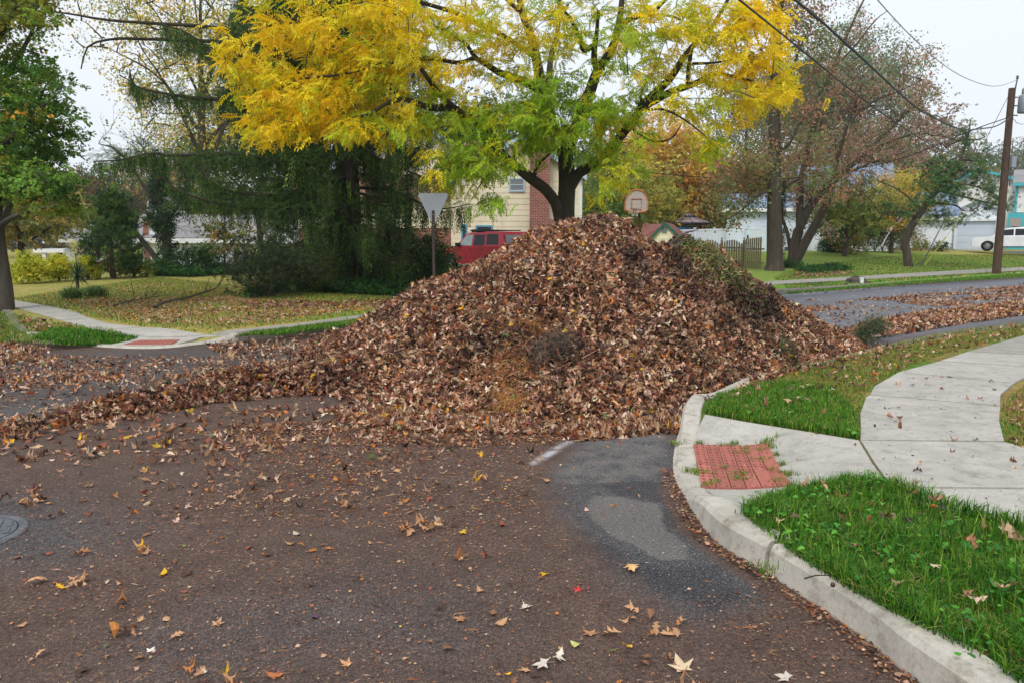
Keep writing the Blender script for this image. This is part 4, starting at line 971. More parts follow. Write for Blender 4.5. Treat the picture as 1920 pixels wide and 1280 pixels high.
# pine bough lying at the right foot of the heap
bo = thing('pine_bough', W(1645, 648), 'cut green pine bough lying against the right foot of the heap', 'pine bough')
B0, B1 = W(1600, 652) + [0, 0, .05], W(1650, 640) + [0, 0, .28]
stem_ = catmull(np.array([B0, .6 * B0 + .4 * B1 + [0, 0, .1], B1]), 12); mb = MB(); mb.tube(stem_, np.linspace(.014, .006, 12), 5)
mb.tube(catmull(np.array([W(1612, 640) + [0, 0, .04], W(1660, 636) + [0, 0, .05], W(1700, 628) + [0, 0, .04]]), 8), .006, 4); mb.obj('stem', M_BARK_GREY, bo)
mb = MB(); n = 2600; t = rng.uniform(0, 1, n); P0 = np.array([np.interp(t, np.linspace(0, 1, 12), stem_[:, k]) for k in range(3)]).T + rng.normal(0, .07, (n, 3)); P0[:, 2] = np.maximum(P0[:, 2], .03)
d = unit(n) * .7 + (B1 - B0) / np.linalg.norm(B1 - B0) + [0, 0, -.3]; d /= np.linalg.norm(d, axis=1, keepdims=True); P1 = P0 + d * rng.uniform(.08, .16, (n, 1)); P1[:, 2] = np.maximum(P1[:, 2], .01)
s = np.cross(d, unit(n)); s /= np.linalg.norm(s, axis=1, keepdims=True); s *= .004
mb.add(np.stack([P0 - s, P0 + s, P1], 1).reshape(-1, 3), np.arange(3 * n).reshape(-1, 3), np.repeat(pick([lin(66, 88, 56), lin(94, 108, 72), lin(48, 62, 40), lin(120, 104, 70)], [.4, .25, .25, .1], n), 3, 0)); mb.obj('needles', M_NEEDLE, bo)
# twig on the near kerb
mb = MB(); mb.tube(catmull(np.array([GH(1508, 1092) + [0, 0, .02], GH(1530, 1090) + [0, 0, .03], GH(1556, 1087) + [0, 0, .022]]), 8), np.linspace(.004, .002, 8), 5)
mb.obj('twig', M_BARK_DARK, base=GH(1530, 1090), label='thin black twig lying on top of the near kerb', cat='twig')
for px, py, lb in ((1561, 1103, 'round brown acorn lying on the near kerb'), (1640, 801, 'black acorn lying on the curved walk')):
    c = GH(px, py) + [0, 0, .018]; v, f = lathe(c, [(.001, -.011), (.008, -.008), (.011, 0), (.008, .008), (.001, .012)], 8); obj('acorn', v, f, plain('acorn_brown', (.07, .04, .028), .5), base=c, smooth=True, label=lb, cat='acorn')
# manhole cover
c = W(-72, 1004); mh = thing('manhole_cover', c, 'worn grey iron manhole cover set into the road', 'manhole cover')
M_IRON = plain('worn_iron', lin(104, 106, 112), .6, .4, .5, var=.3, scale=12, bmp=.3, bscale=80)
v, f = lathe(c, [(.001, .012), (.26, .012), (.262, .006), (.262, -.02)], 48); mb = MB(); mb.add(v, f)
for a in np.arange(-.22, .23, .055):
    h_ = math.sqrt(max(.24 ** 2 - a * a, 0))
    for s0, s1 in ((-h_, -.02), (.02, h_)): mb.box((a - .012, s0, .0125), (a + .012, s1, .017), M=lambda q: q @ np.array([[.9, .43, 0], [-.43, .9, 0], [0, 0, 1]]) + c)
mb.obj('lid', M_IRON, mh); v, f = lathe(c, [(.268, -.02), (.268, .01), (.31, .01), (.318, .002)], 48); obj('ring', v, f[0], M_IRON, mh)

# ---------------------------------------------------------------- foliage sprays (templates along +x, up = +z)
def rhomb(p, d, w, L, up, drop=0.0):
    d = d / np.linalg.norm(d); s = np.cross(d, up); s /= max(np.linalg.norm(s), 1e-6); n = np.cross(s, d)
    return np.array([p, p + d * L * .45 + s * w / 2 + n * w * .18, p + d * L - n * drop, p + d * L * .45 - s * w / 2 + n * w * .18])
def spray(kind):
    vs, sh = [], []
    up = np.array([0, 0, 1.])
    if kind == 'compound':          # pinnate leaf, drooping rachis
        k = 6; dr = rng.uniform(.15, .55)
        for i in range(k):
            t = (i + .6) / k; p = np.array([t, rng.normal(0, .02), -dr * t * t])
            for sd in (-1, 1):
                vs.append(rhomb(p, np.array([.45, sd * 1.0, -.35 - .5 * rng.random()]), .15, .36 * (1 - .25 * abs(t - .5)) * rng.uniform(.8, 1.2), up)); sh.append(rng.uniform(.78, 1.2))
        vs.append(rhomb(np.array([1, 0, -dr]), np.array([1, 0, -.6]), .16, .38, up)); sh.append(1)
    elif kind == 'broad':           # a twig end with seven flat leaves
        for i in range(8):
            t = rng.uniform(.1, 1); a = rng.uniform(-1.5, 1.5); p = np.array([t * .8, .2 * math.sin(a) * t, rng.normal(0, .07)])
            vs.append(rhomb(p, np.array([math.cos(a), math.sin(a), rng.normal(-.25, .35)]), rng.uniform(.26, .36), rng.uniform(.36, .5), unit(1)[0] * .5 + up)); sh.append(rng.uniform(.7, 1.25))
    elif kind == 'loose':           # sparse scattered leaves
        for i in range(7):
            p = rng.uniform(-.6, .6, 3); vs.append(rhomb(p, unit(1)[0] + [0, 0, -.3], rng.uniform(.16, .24), rng.uniform(.28, .4), unit(1)[0])); sh.append(rng.uniform(.65, 1.3))
    elif kind == 'strand':          # hanging spruce tassel: x points down the strand
        k = 20; w = rng.uniform(.8, 1.2)
        for i in range(k):
            t = i / k; a = i * 2.4 + rng.random(); p = np.array([t, .02 * math.cos(a), .02 * math.sin(a)])
            vs.append(rhomb(p, np.array([1.0, .55 * math.cos(a), .55 * math.sin(a)]), .05 * w, .17, np.array([0, -math.sin(a), math.cos(a)]))); sh.append(rng.uniform(.6, 1.3))
    elif kind == 'needle':          # pine tuft
        for i in range(16):
            d = unit(1)[0] * .8 + [.9, 0, .25]; vs.append(rhomb(np.array([rng.uniform(0, .5), 0, 0]) + rng.normal(0, .04, 3), d, .07, rng.uniform(.4, .7), unit(1)[0])); sh.append(rng.uniform(.6, 1.3))
    elif kind == 'ivy':
        for i in range(6):
            p = rng.uniform(-.5, .5, 3); vs.append(rhomb(p, unit(1)[0], .34, .36, unit(1)[0])); sh.append(rng.uniform(.6, 1.3))
    k = len(vs); return np.vstack(vs), [np.arange(4 * k).reshape(-1, 4)], np.repeat(sh, 4)
SPRAY = {k: [spray(k) for _ in range(8)] for k in ('compound', 'broad', 'loose', 'strand', 'needle', 'ivy')}

def path(pts, rads, n=None):
    P = np.asarray(pts, float); n = n or max(6, 4 * len(P)); Q = catmull(np.c_[P, np.asarray(rads, float)], n); Q[:, 3] = np.maximum(Q[:, 3], .004)
    return Q
def tubes(mb, paths, k=7):
    for Q in paths: 
        r = Q[:, 3]; kk = k if r[0] > .05 else (5 if r[0] > .02 else 3); v, f = tube(Q[:, :3], r, kk); mb.add(v, f)
def twig_to(C, samples, order=None, r=.014, bow=.12, reach=2.2, sub=True, rmax=.05):
    """curved twigs from the nearest wood to each foliage cluster; later twigs may spring from earlier ones"""
    S = [samples]; cat = samples; new = []; out = []
    D = np.array([np.min(np.linalg.norm(samples - c, axis=1)) for c in C]) if len(C) * len(samples) < 4e7 else np.linalg.norm(C - samples.mean(0), axis=1)
    for q in np.argsort(D):
        c = C[q]; d = np.linalg.norm(cat - c, axis=1) + .35 * np.maximum(cat[:, 2] - c[2], 0); s = cat[int(np.argmin(d))]
        L = np.linalg.norm(c - s)
        if L < .06: continue
        m = .55 * s + .45 * c + np.array([0, 0, bow * L]) + rng.normal(0, .07 * L, 3); m2 = .25 * s + .75 * c + np.array([0, 0, bow * .8 * L]) + rng.normal(0, .05 * L, 3)
        Q = catmull(np.array([s, m, m2, c]), 7); r0 = min(rmax, r * (.5 + L * .55)); out.append(np.c_[Q, np.linspace(r0, r * .35, 7)])
        if sub:
            new.append(Q[2:])
            if len(new) > 12: cat = np.vstack([cat] + new); new = []
    return out
def foliage(mb, C, col, kind, per, spread, size, droop=.2, flat=.5, center=None, out_bias=.6, cvar=.16):
    n = len(C); i = np.repeat(np.arange(n), per); k = len(i)
    P = C[i] + rng.normal(0, 1, (k, 3)) * np.array([spread, spread, spread * flat])
    d = unit(k); d[:, 2] *= .6
    if center is not None:
        o = C[i] - center; o /= np.maximum(np.linalg.norm(o, axis=1, keepdims=True), 1e-6); d = d + out_bias * o
    d[:, 2] -= droop
    c = col[i] * rng.uniform(1 - cvar, 1 + cvar, (k, 1)) * rng.uniform(1 - .4 * cvar, 1 + .4 * cvar, (k, 3))
    T = SPRAY[kind]; inst(T, rng.integers(0, len(T), k), P, frames(d, rng.normal(0, .5, k)), size * rng.uniform(.7, 1.3, k), c, mb)
def samples_of(paths): return np.vstack([catmull(Q, max(6, int(np.linalg.norm(np.diff(Q[:, :3], axis=0), axis=1).sum() / .15)))[:, :3] for Q in paths])
def ellipsoid_clusters(c, r, n, shell=.45, gap=.45, ns=.5, seed=0, lo=-1.0):
    d = unit(n * 4); d = d[d[:, 2] > lo]; P = c + d * r * (rng.random((len(d), 1)) ** shell)
    return P[vnoise(P, ns, seed) + .5 * vnoise(P, ns * 2.3, seed + 9) > gap][:n]
def auto_tree(name, base, h, rad, label, pal, pw, cb=.3, n=500, kind='broad', per=9, spread=.45, size=.32, tr=.22, limbs=9, seed=0, gap=.55, lean=0.0, shape=1.0, group=None, bm=None, lm=None, droop=.2, top=None, zc=None, twigs=True, colgrad=None, flat=.6):
    base = np.asarray(base, float); t = thing(name, base, label, 'tree', group)
    tip = base + [lean * h + rng.normal(0, .04 * h), rng.normal(0, .04 * h), h * .92]
    trunk = path([base + [0, 0, -.1], base + [lean * h * .2, 0, h * .3] + rng.normal(0, .015 * h, 3), base + (tip - base) * .65 + rng.normal(0, .02 * h, 3), tip], [tr * 1.25, tr * .85, tr * .45, .03])
    cc = base + [lean * h * .6, 0, h * (cb + (1 - cb) * .5)]; rr = np.array([rad, rad, h * (1 - cb) * .52])
    C = ellipsoid_clusters(cc, rr, n, gap=gap, ns=2.0 / rad, seed=seed + 3)
    P = [trunk]
    for i in range(limbs):
        f_ = .75 * cb + (.9 - .75 * cb) * (i + .5) / limbs; s = np.array([np.interp(f_, np.linspace(0, 1, len(trunk)), trunk[:, k]) for k in range(4)])
        a = i * 2.4 + rng.uniform(-.4, .4); e = cc + rr * np.array([math.cos(a) * .72, math.sin(a) * .72, np.clip((f_ - cb) * 1.6 - .25, -.6, .85)])
        mid = .5 * (s[:3] + e) + [0, 0, .06 * h] + rng.normal(0, .03 * h, 3)
        P.append(path([s[:3], mid, e], [s[3] * .5, s[3] * .3, .02]))
    mb = MB(); tubes(mb, P)
    if twigs: tubes(mb, twig_to(C, samples_of(P), r=.02 * rad / 3, bow=.1))
    mb.obj('trunk', bm or M_BARK_BROWN, t, smooth=True)
    col = pick(pal, pw, len(C), .12); k = vnoise(C, 1.2 / rad, seed + 20); col = col * (.75 + .5 * k)[:, None]
    if colgrad is not None: g_ = sstep(colgrad[0], colgrad[1], (C[:, 2] - base[2]) / h)[:, None]; col = col * (1 - g_) + pick([colgrad[2]], [1], len(C), .15) * g_
    mb = MB(); foliage(mb, C, col, kind, per, spread, size, droop, flat, cc); mb.obj('crown', lm or M_LEAF_LIVE, t)
    return t
def grow(mb, P0, d, L, r, lev, maxlev, sites, nch=5, ang=.75, ratio=.62, up=.12, wob=.16, dmin=.006):
    n = 5; pts = [P0]; dd = d / np.linalg.norm(d); dirs = [dd]
    for i in range(n):
        dd = dd + rng.normal(0, wob, 3) + [0, 0, up * .3]; dd /= np.linalg.norm(dd); pts.append(pts[-1] + dd * L / n); dirs.append(dd)
    pts = np.array(pts); rr = np.linspace(r, r * .4, n + 1); k = 6 if r > .05 else (4 if r > .02 else 3)
    v, f = tube(pts, rr, k); mb.add(v, f)
    if lev >= maxlev - 1: sites.append(pts[2:])
    if lev < maxlev:
        for j in range(nch):
            t = rng.uniform(.25, 1.0); i = min(int(t * n), n - 1); p = pts[i] + (pts[i + 1] - pts[i]) * (t * n - i)
            o = np.cross(dirs[i], unit(1)[0]); o /= np.linalg.norm(o); a = ang * rng.uniform(.6, 1.3)
            grow(mb, p, dirs[i] * math.cos(a) + o * math.sin(a) + [0, 0, up], L * ratio * rng.uniform(.7, 1.15) * (1.15 - .4 * t), max(dmin, rr[i] * .55), lev + 1, maxlev, sites, nch, ang, ratio, up, wob, dmin)

# ---------------------------------------------------------------- the yellow tree behind the heap
D0 = 22.0
def L_(pts, r0, r1, k=None):
    P = [V(a, b, D0 + c) for a, b, c in pts]; return path(P, np.linspace(r0, r1, len(P)) , k)
b0 = V(1064, 420, D0); b0[2] = float(H(b0[0], b0[1]))
yt = thing('yellow_tree', b0, 'spreading golden yellow street tree rising right behind the leaf heap', 'tree')
YL = [path([b0 + [0, 0, -.1], b0 + [0, 0, .5], V(1061, 400, D0), V(1063, 350, D0), V(1061, 300, D0), V(1055, 268, D0)], [.34, .27, .25, .24, .22, .2]),
    L_([(1057, 285, 0), (1041, 252, .1), (1018, 171, .3), (1005, 108, .4), (995, 68, .5), (980, 27, .6), (968, -30, .7), (950, -110, .8)], .19, .06),
    L_([(1060, 285, 0), (1079, 244, -.1), (1106, 173, -.3), (1120, 135, -.4), (1147, 92, -.5), (1160, 46, -.5), (1166, 0, -.4), (1175, -90, -.3)], .2, .05),
    L_([(1120, 135, -.4), (1114, 108, -.6), (1116, 81, -.8), (1119, 60, -1), (1122, 20, -1.2)], .1, .04), L_([(1116, 84, -.8), (1095, 95, -.9), (1088, 75, -1), (1072, 40, -1.2), (1058, 20, -1.3), (1066, 8, -1.3)], .08, .03),
    L_([(1151, 70, -.5), (1177, 38, -.9), (1220, 27, -1.3), (1240, 8, -1.6), (1260, -10, -1.8)], .09, .03), L_([(1220, 27, -1.3), (1258, 31, -1.8), (1280, 40, -2)], .04, .02),
    L_([(1026, 200, .2), (1028, 173, 1), (1033, 108, 1.6), (1044, 70, 1.8), (1048, 27, 2), (1049, -20, 2.1)], .11, .05),
    L_([(1070, 350, 0), (1086, 325, -.1), (1112, 309, -.2), (1147, 279, -.5), (1166, 252, -.7), (1185, 230, -.9), (1203, 200, -1.1)], .16, .11),
    L_([(1201, 202, -1.1), (1231, 173, -1.1), (1258, 146, -1.1), (1277, 116, -1.0), (1299, 87, -1.0), (1328, 60, -1.2), (1348, 30, -1.3), (1370, -10, -1.4)], .12, .04),
    L_([(1203, 202, -1.1), (1225, 190, -1.4), (1258, 173, -1.7), (1290, 162, -2), (1323, 148, -2.2), (1331, 141, -2.3), (1355, 140, -2.4), (1410, 152, -2.6)], .12, .03),
    L_([(1289, 162, -2), (1292, 122, -2), (1297, 90, -2)], .06, .05), L_([(1206, 208, -1.2), (1244, 206, -1.8), (1285, 226, -2.4), (1330, 262, -2.8)], .04, .015), L_([(1182, 240, -1), (1225, 265, -1.8), (1258, 260, -2.2), (1276, 237, -2.4)], .04, .015),
    L_([(1201, 195, -1.1), (1206, 165, -.8), (1229, 130, -.5), (1240, 95, -.3)], .04, .015), L_([(1299, 120, -2), (1340, 118, -2.6), (1400, 108, -3)], .04, .015),
    L_([(1050, 412, 0), (1042, 382, -.2), (1023, 356, -.5), (997, 336, -.9), (975, 319, -1.2), (957, 305, -1.4), (940, 288, -1.6), (931, 275, -1.7), (915, 245, -1.9), (890, 224, -2.1), (862, 210, -2.3), (834, 187, -2.5), (815, 165, -2.7), (790, 130, -3)], .17, .05),
    L_([(850, 202, -2.3), (820, 203, -2.4), (798, 200, -2.6), (758, 187, -2.9), (726, 194, -3.1), (690, 215, -3.3), (640, 225, -3.5)], .1, .025),
    L_([(1014, 172, .3), (985, 154, -.3), (956, 144, -.7), (935, 136, -1), (913, 122, -1.3), (891, 108, -1.6), (870, 80, -1.9), (820, 50, -2.2)], .13, .03), L_([(891, 108, -1.6), (860, 118, -1.9), (800, 110, -2.3), (720, 120, -2.8), (640, 140, -3.1), (560, 150, -3.4), (500, 180, -3.6)], .06, .018),
    L_([(998, 338, -.9), (1002, 328, -1.1), (1010, 309, -1.3), (1028, 291, -1.5), (1052, 270, -1.6)], .07, .02), L_([(975, 322, -1.2), (966, 300, -1.6), (968, 270, -1.9)], .06, .02), L_([(957, 308, -1.4), (925, 318, -2), (905, 340, -2.3), (890, 365, -2.5)], .035, .012),
    L_([(1005, 108, .4), (930, 60, -.2), (840, 20, -.8), (740, 0, -1.3), (620, 20, -1.6), (500, 50, -1.8)], .08, .02), L_([(980, 27, .6), (900, -40, .2), (780, -60, -.2), (640, -50, -.4)], .07, .02), L_([(1166, 0, -.4), (1240, -50, -.6), (1340, -60, -.8), (1430, -30, -1)], .07, .02)]
GOLD, LEMON, LIME, LEAFG = lin(253, 212, 24), lin(244, 222, 38), lin(206, 212, 44), lin(154, 188, 44)
YB = [(480, 85, 85, 75, 1.0, 30), (555, 130, 110, 110, 1.0, 72), (525, 205, 75, 65, 1.0, 38), (640, 55, 110, 70, .95, 60), (620, 185, 90, 70, .95, 46), (545, 225, 30, 30, 1, 7), (705, 190, 80, 60, .75, 34), (760, 60, 110, 75, .9, 64), (760, 150, 90, 55, .75, 42), (840, 75, 90, 80, .8, 52), (840, 195, 60, 45, .45, 18),
    (930, 50, 80, 60, .75, 36), (735, 240, 60, 25, .8, 11), (660, 235, 40, 30, .9, 9), (800, 225, 50, 25, .4, 9), (895, 290, 60, 40, .25, 36), (860, 325, 45, 30, .25, 13), (900, 372, 34, 22, .1, 9), (850, 295, 40, 25, .3, 9), (975, 225, 85, 50, .3, 66), (1055, 205, 95, 50, .2, 66), (1120, 255, 75, 50, .3, 38), (1000, 285, 65, 28, .45, 17),
    (1065, 160, 60, 38, .2, 20), (1010, 65, 60, 60, .6, 16), (1095, 60, 80, 60, .55, 24), (1180, 85, 70, 70, .5, 24), (1250, 55, 90, 60, .7, 34), (1340, 40, 95, 55, .85, 50), (1415, 60, 60, 65, 1, 44), (1420, 140, 55, 60, 1, 34), (1370, 135, 60, 40, .8, 20), (1200, 150, 80, 40, .5, 12), (1340, 215, 52, 32, .75, 17), (1340, 265, 40, 30, .45, 15),
    (1195, 290, 60, 40, .55, 14), (1145, 335, 40, 22, .7, 8), (1120, 372, 26, 14, .7, 4), (1262, 212, 40, 25, .85, 6), (1165, 200, 60, 30, .4, 12), (1285, 120, 50, 40, .7, 9), (950, 110, 60, 50, .6, 16), (1450, 150, 25, 45, 1, 8), (1475, 172, 8, 8, 1, 2),
    (900, -70, 420, 60, .8, 70), (1250, -60, 220, 55, .8, 26), (560, -40, 120, 50, .9, 26)]
C, col = [], []
for cx, cy, ax, ay, mx, n in YB:
    a, r = rng.uniform(0, 6.28, n), np.sqrt(rng.random(n)); px, py = cx + ax * r * np.cos(a), cy + ay * r * np.sin(a)
    dd = -1.4 - 1.6 * np.clip(np.abs(cx - 1060) / 450, 0, 1)
    for q in range(n):
        C.append(V(px[q], py[q], D0 + dd + rng.normal(0, .9))); t = np.clip(mx + rng.normal(0, .24) - .2, 0, 1)
        col.append(GOLD * max(0, 2 * t - 1) + (LEMON if rng.random() < .6 else LIME) * (1 - abs(2 * t - 1)) + LEAFG * max(0, 1 - 2 * t))
C, col = np.array(C), np.array(col); kk = vnoise(C, 1.05, 77) * .6 + vnoise(C, 2.6, 78) * .4 > .39; kk &= (C[:, 0] < 1.5) | (rng.random(len(C)) < .8); C, col = C[kk], col[kk]
mb = MB(); tubes(mb, YL, 10); tubes(mb, twig_to(C, samples_of(YL), r=.013, bow=.1, rmax=.03))
mb.obj('trunk', M_BARK_DARK, yt, smooth=True)
mb = MB(); foliage(mb, C, col, 'compound', 11, .17, .27, .3, .42, V(1060, 200, D0), .5)
mb.obj('crown', M_LEAF_LIVE, yt)

# ---------------------------------------------------------------- the big weeping spruce on the left
DS = 25.5
bs = V(655, 530, DS); bs[2] = float(H(bs[0], bs[1]))
st = thing('spruce', bs, 'huge dark weeping spruce on the corner lawn beside the yield sign', 'tree')
trunk = path([bs + [0, 0, -.2], V(654, 420, DS), V(648, 200, DS), V(650, 0, DS), V(655, -220, DS), V(655, -420, DS)], [.5, .42, .34, .27, .18, .05], 40)
SB = []
# limbs one can follow in the picture (left side)
for pts in ([(648, 330, 0), (560, 310, -.8), (450, 290, -1.4), (380, 290, -1.6), (320, 292, -1.8), (280, 288, -2), (230, 300, -2.1), (175, 303, -2.2)], [(646, 240, 0), (520, 190, -.6), (430, 188, -1), (350, 182, -1.2), (280, 170, -1.4), (250, 158, -1.5), (243, 130, -1.5)],
            [(648, 330, .2), (560, 360, -1), (480, 365, -1.5), (420, 355, -1.8), (385, 330, -2), (360, 305, -2.1)], [(648, 400, .2), (560, 390, -1), (470, 390, -1.6), (400, 380, -1.9), (340, 360, -2.1), (310, 340, -2.2)], [(650, 120, 0), (560, 100, -.7), (460, 105, -1.1), (400, 95, -1.3), (350, 62, -1.4), (300, 45, -1.5)],
            [(650, 60, 0), (520, 70, -.6), (400, 52, -1), (300, 45, -1.2), (200, 38, -1.4), (120, 25, -1.5), (20, 18, -1.6)], [(650, 95, 0), (520, 80, -.6), (400, 78, -.9), (280, 74, -1), (210, 74, -1.1), (165, 88, -1.2), (152, 130, -1.2)]):
    SB.append(path([V(a, b, DS + c) for a, b, c in pts], np.linspace(.085, .018, len(pts)), 26))
named = len(SB)
zt = [V(650, y, DS)[2] for y in (500, -400)]
k = 0
for z in np.linspace(1.0, 15.5, 62):
    for j in range(2):
        a = k * 2.399 + rng.uniform(-.3, .3); k += 1; d = np.array([math.cos(a), math.sin(a), 0])
        Lb = np.interp(z, [1, 3, 6, 10, 15.5], [3.0, 3.5, 3.6, 3.2, 1.4]) * rng.uniform(.6, 1.15)
        if d[0] < -.25 and z > 2.3: Lb *= .66 if z < 4.4 else .7 if z < 6.2 else 1.0 if z < 99 else (.55 if z < 8 else .85)
        if d[0] > .5: Lb *= 1.12 if 2.4 < z < 6 else .8
        s = np.array([np.interp(z, trunk[:, 2], trunk[:, q]) for q in range(3)]); s[2] = z
        SB.append(path([s, s + d * Lb * .35 + [0, 0, .1 - .05 * Lb], s + d * Lb * .7 + [0, 0, -.16 * Lb], s + d * Lb + [0, 0, -.1 * Lb + rng.uniform(-.1, .1)]], [.06, .045, .03, .012], 14))
for z in np.linspace(5.2, 12.5, 40):          # long boughs on the open side, high up
    a = math.pi + rng.uniform(-1.0, .8); d = np.array([math.cos(a), math.sin(a), 0]); Lb = rng.uniform(2.2, 4.4); s = np.array([np.interp(z, trunk[:, 2], trunk[:, q]) for q in range(3)]); s[2] = z
    SB.append(path([s, s + d * Lb * .35 + [0, 0, .05], s + d * Lb * .7 + [0, 0, -.12 * Lb], s + d * Lb + [0, 0, rng.uniform(-.06, .1) * Lb]], [.06, .045, .03, .012], 14))
mb = MB(); tubes(mb, [trunk] + SB, 8)
SP, SD, SS, SC = [], [], [], []
for i, Q in enumerate(SB):
    Lb = np.linalg.norm(np.diff(Q[:, :3], axis=0), axis=1).sum(); n = int(Lb * (36 if i >= named else 62))
    bare = i in (named - 2, named - 1)
    t = rng.uniform(.12 if i >= named else .15, 1.0, n) ** .8
    if bare: n = int(n * .4); t = rng.uniform(.05, .42, n)
    P = np.array([np.interp(t, np.linspace(0, 1, len(Q)), Q[:, q]) for q in range(3)]).T
    Td = Q[-1, :3] - Q[0, :3]; Td /= np.linalg.norm(Td); sd = np.cross(Td, [0, 0, 1.]); sd /= max(np.linalg.norm(sd), 1e-6)
    o = rng.normal(0, .22 if i >= named else .12, n) * (1.3 - t)
    P = P + sd * o[:, None] + np.c_[np.zeros((n, 2)), -.3 * np.abs(o)]
    SP.append(P); SD.append(np.tile([0, 0, -1.], (n, 1)) + rng.normal(0, .13, (n, 3))); SS.append(rng.uniform(.3, .85, n) * (1 if i >= named else rng.choice([.45, .7, 1.0], n, p=[.5, .35, .15]))); SC.append(pick([lin(60, 88, 42), lin(88, 120, 54), lin(42, 62, 36), lin(124, 148, 70)], [.36, .28, .18, .18], n, .3))
    m = n if i >= named else 5 * n // 2; P2 = np.array([np.interp(rng.uniform(.1 if i >= named else .02, 1, m), np.linspace(0, 1, len(Q)), Q[:, q]) for q in range(3)]).T if not bare else P
    SP.append(P2 + rng.normal(0, .06, P2.shape) + [0, 0, .05]); SD.append(np.tile(Td, (len(P2), 1)) + rng.normal(0, .6, (len(P2), 3)) + [0, 0, -.25]); SS.append(rng.uniform(.2, .42, len(P2)) * (1 if i >= named else .85)); SC.append(pick([lin(72, 102, 46), lin(92, 122, 54), lin(52, 78, 40)], [.4, .3, .3], len(P2), .2))
mb.obj('trunk', M_BARK_DARK, st, smooth=True)
P, D, S_, Cc = np.vstack(SP), np.vstack(SD), np.concatenate(SS), np.vstack(SC)
gz = H(P[:, 0], P[:, 1]); S_ = np.minimum(S_, np.maximum(P[:, 2] - gz - .05, .1)); okm = P[:, 2] > gz + .15
mb = MB(); T = SPRAY['strand']; P, D, S_, Cc = P[okm], D[okm], S_[okm], Cc[okm]
inst(T, rng.integers(0, 8, len(P)), P, frames(D, rng.uniform(0, 6, len(P)), (0, 1, .02)), S_, Cc, mb)
mb.obj('crown', M_NEEDLE, st)

# ---------------------------------------------------------------- other trees, near to far
def HB(px, d): 
    p = V(px, 455, d); p[2] = float(H(p[0], p[1])); return p
GRN_T = [lin(100, 144, 56), lin(134, 172, 64), lin(76, 116, 50), lin(178, 182, 70), lin(216, 168, 64)]
# street maple at the left edge
bl = GH(3, 580); lm_ = thing('maple_tree', bl, 'green maple turning gold at the top, standing by the left walk', 'tree')
dl = bl[1]
P = [path([bl + [0, 0, -.1], V(4, 540, dl), V(-4, 480, dl), V(-10, 420, dl), V(-20, 250, dl), V(-20, 0, dl), V(-15, -150, dl)], [.25, .2, .18, .17, .13, .08, .03])]
for pts in ([(-8, 440, 0), (30, 370, -.5), (80, 340, -.8), (130, 350, -1)], [(-12, 400, 0), (20, 330, .6), (70, 270, .9), (110, 230, 1)], [(-18, 300, 0), (30, 250, -.6), (80, 200, -1), (115, 170, -1.1)], [(-20, 200, 0), (20, 130, .3), (60, 60, .5), (70, 10, .6)], [(-10, 420, 0), (-60, 330, -.6), (-120, 260, -1)], [(-20, 240, 0), (-80, 150, .5), (-130, 60, .8)], [(-8, 430, 0), (20, 410, -.9), (60, 395, -1.4), (110, 385, -1.7)], [(-20, 100, 0), (20, 30, -.4), (50, -40, -.6)]):
    P.append(path([V(a, b, dl + c) for a, b, c in pts], np.linspace(.075, .012, len(pts))))
C = []
for cx, cy, ax, ay, n in [(20, 60, 60, 70, 40), (60, 20, 40, 40, 16), (30, 160, 75, 55, 46), (75, 190, 45, 50, 24), (40, 260, 85, 50, 56), (105, 250, 28, 50, 14), (30, 320, 80, 40, 48), (90, 345, 50, 30, 20), (40, 380, 70, 16, 12), (120, 380, 36, 16, 8), (-80, 200, 80, 200, 110), (-20, -80, 120, 80, 70)]:
    a, r = rng.uniform(0, 6.28, n), np.sqrt(rng.random(n)); C += [V(cx + ax * r[q] * math.cos(a[q]), cy + ay * r[q] * math.sin(a[q]), dl + rng.normal(0, .8)) for q in range(n)]
C = np.array(C); _, cy_ = project(C); col = pick(GRN_T, [.42, .28, .24, .04, .02], len(C), .2); g_ = (sstep(110, 0, cy_ + 50 * rng.normal(0, 1, len(C))) * .6)[:, None]; col = col * (1 - g_) + pick([lin(206, 168, 56), lin(176, 160, 60), lin(150, 142, 56)], [.4, .3, .3], len(C)) * g_
g_ = (sstep(350, 400, cy_) * .5)[:, None]; col = col * (1 - g_) + pick([lin(150, 142, 56), lin(110, 130, 50), lin(176, 132, 58)], [.4, .4, .2], len(C)) * g_
mb = MB(); tubes(mb, P, 9); tubes(mb, twig_to(C, samples_of(P), r=.012)); mb.obj('trunk', M_BARK_GREY, lm_, smooth=True)
mb = MB(); foliage(mb, C, col, 'broad', 15, .2, .165, .25, .32, V(-10, 250, dl), .7); mb.obj('crown', M_LEAF_LIVE, lm_)

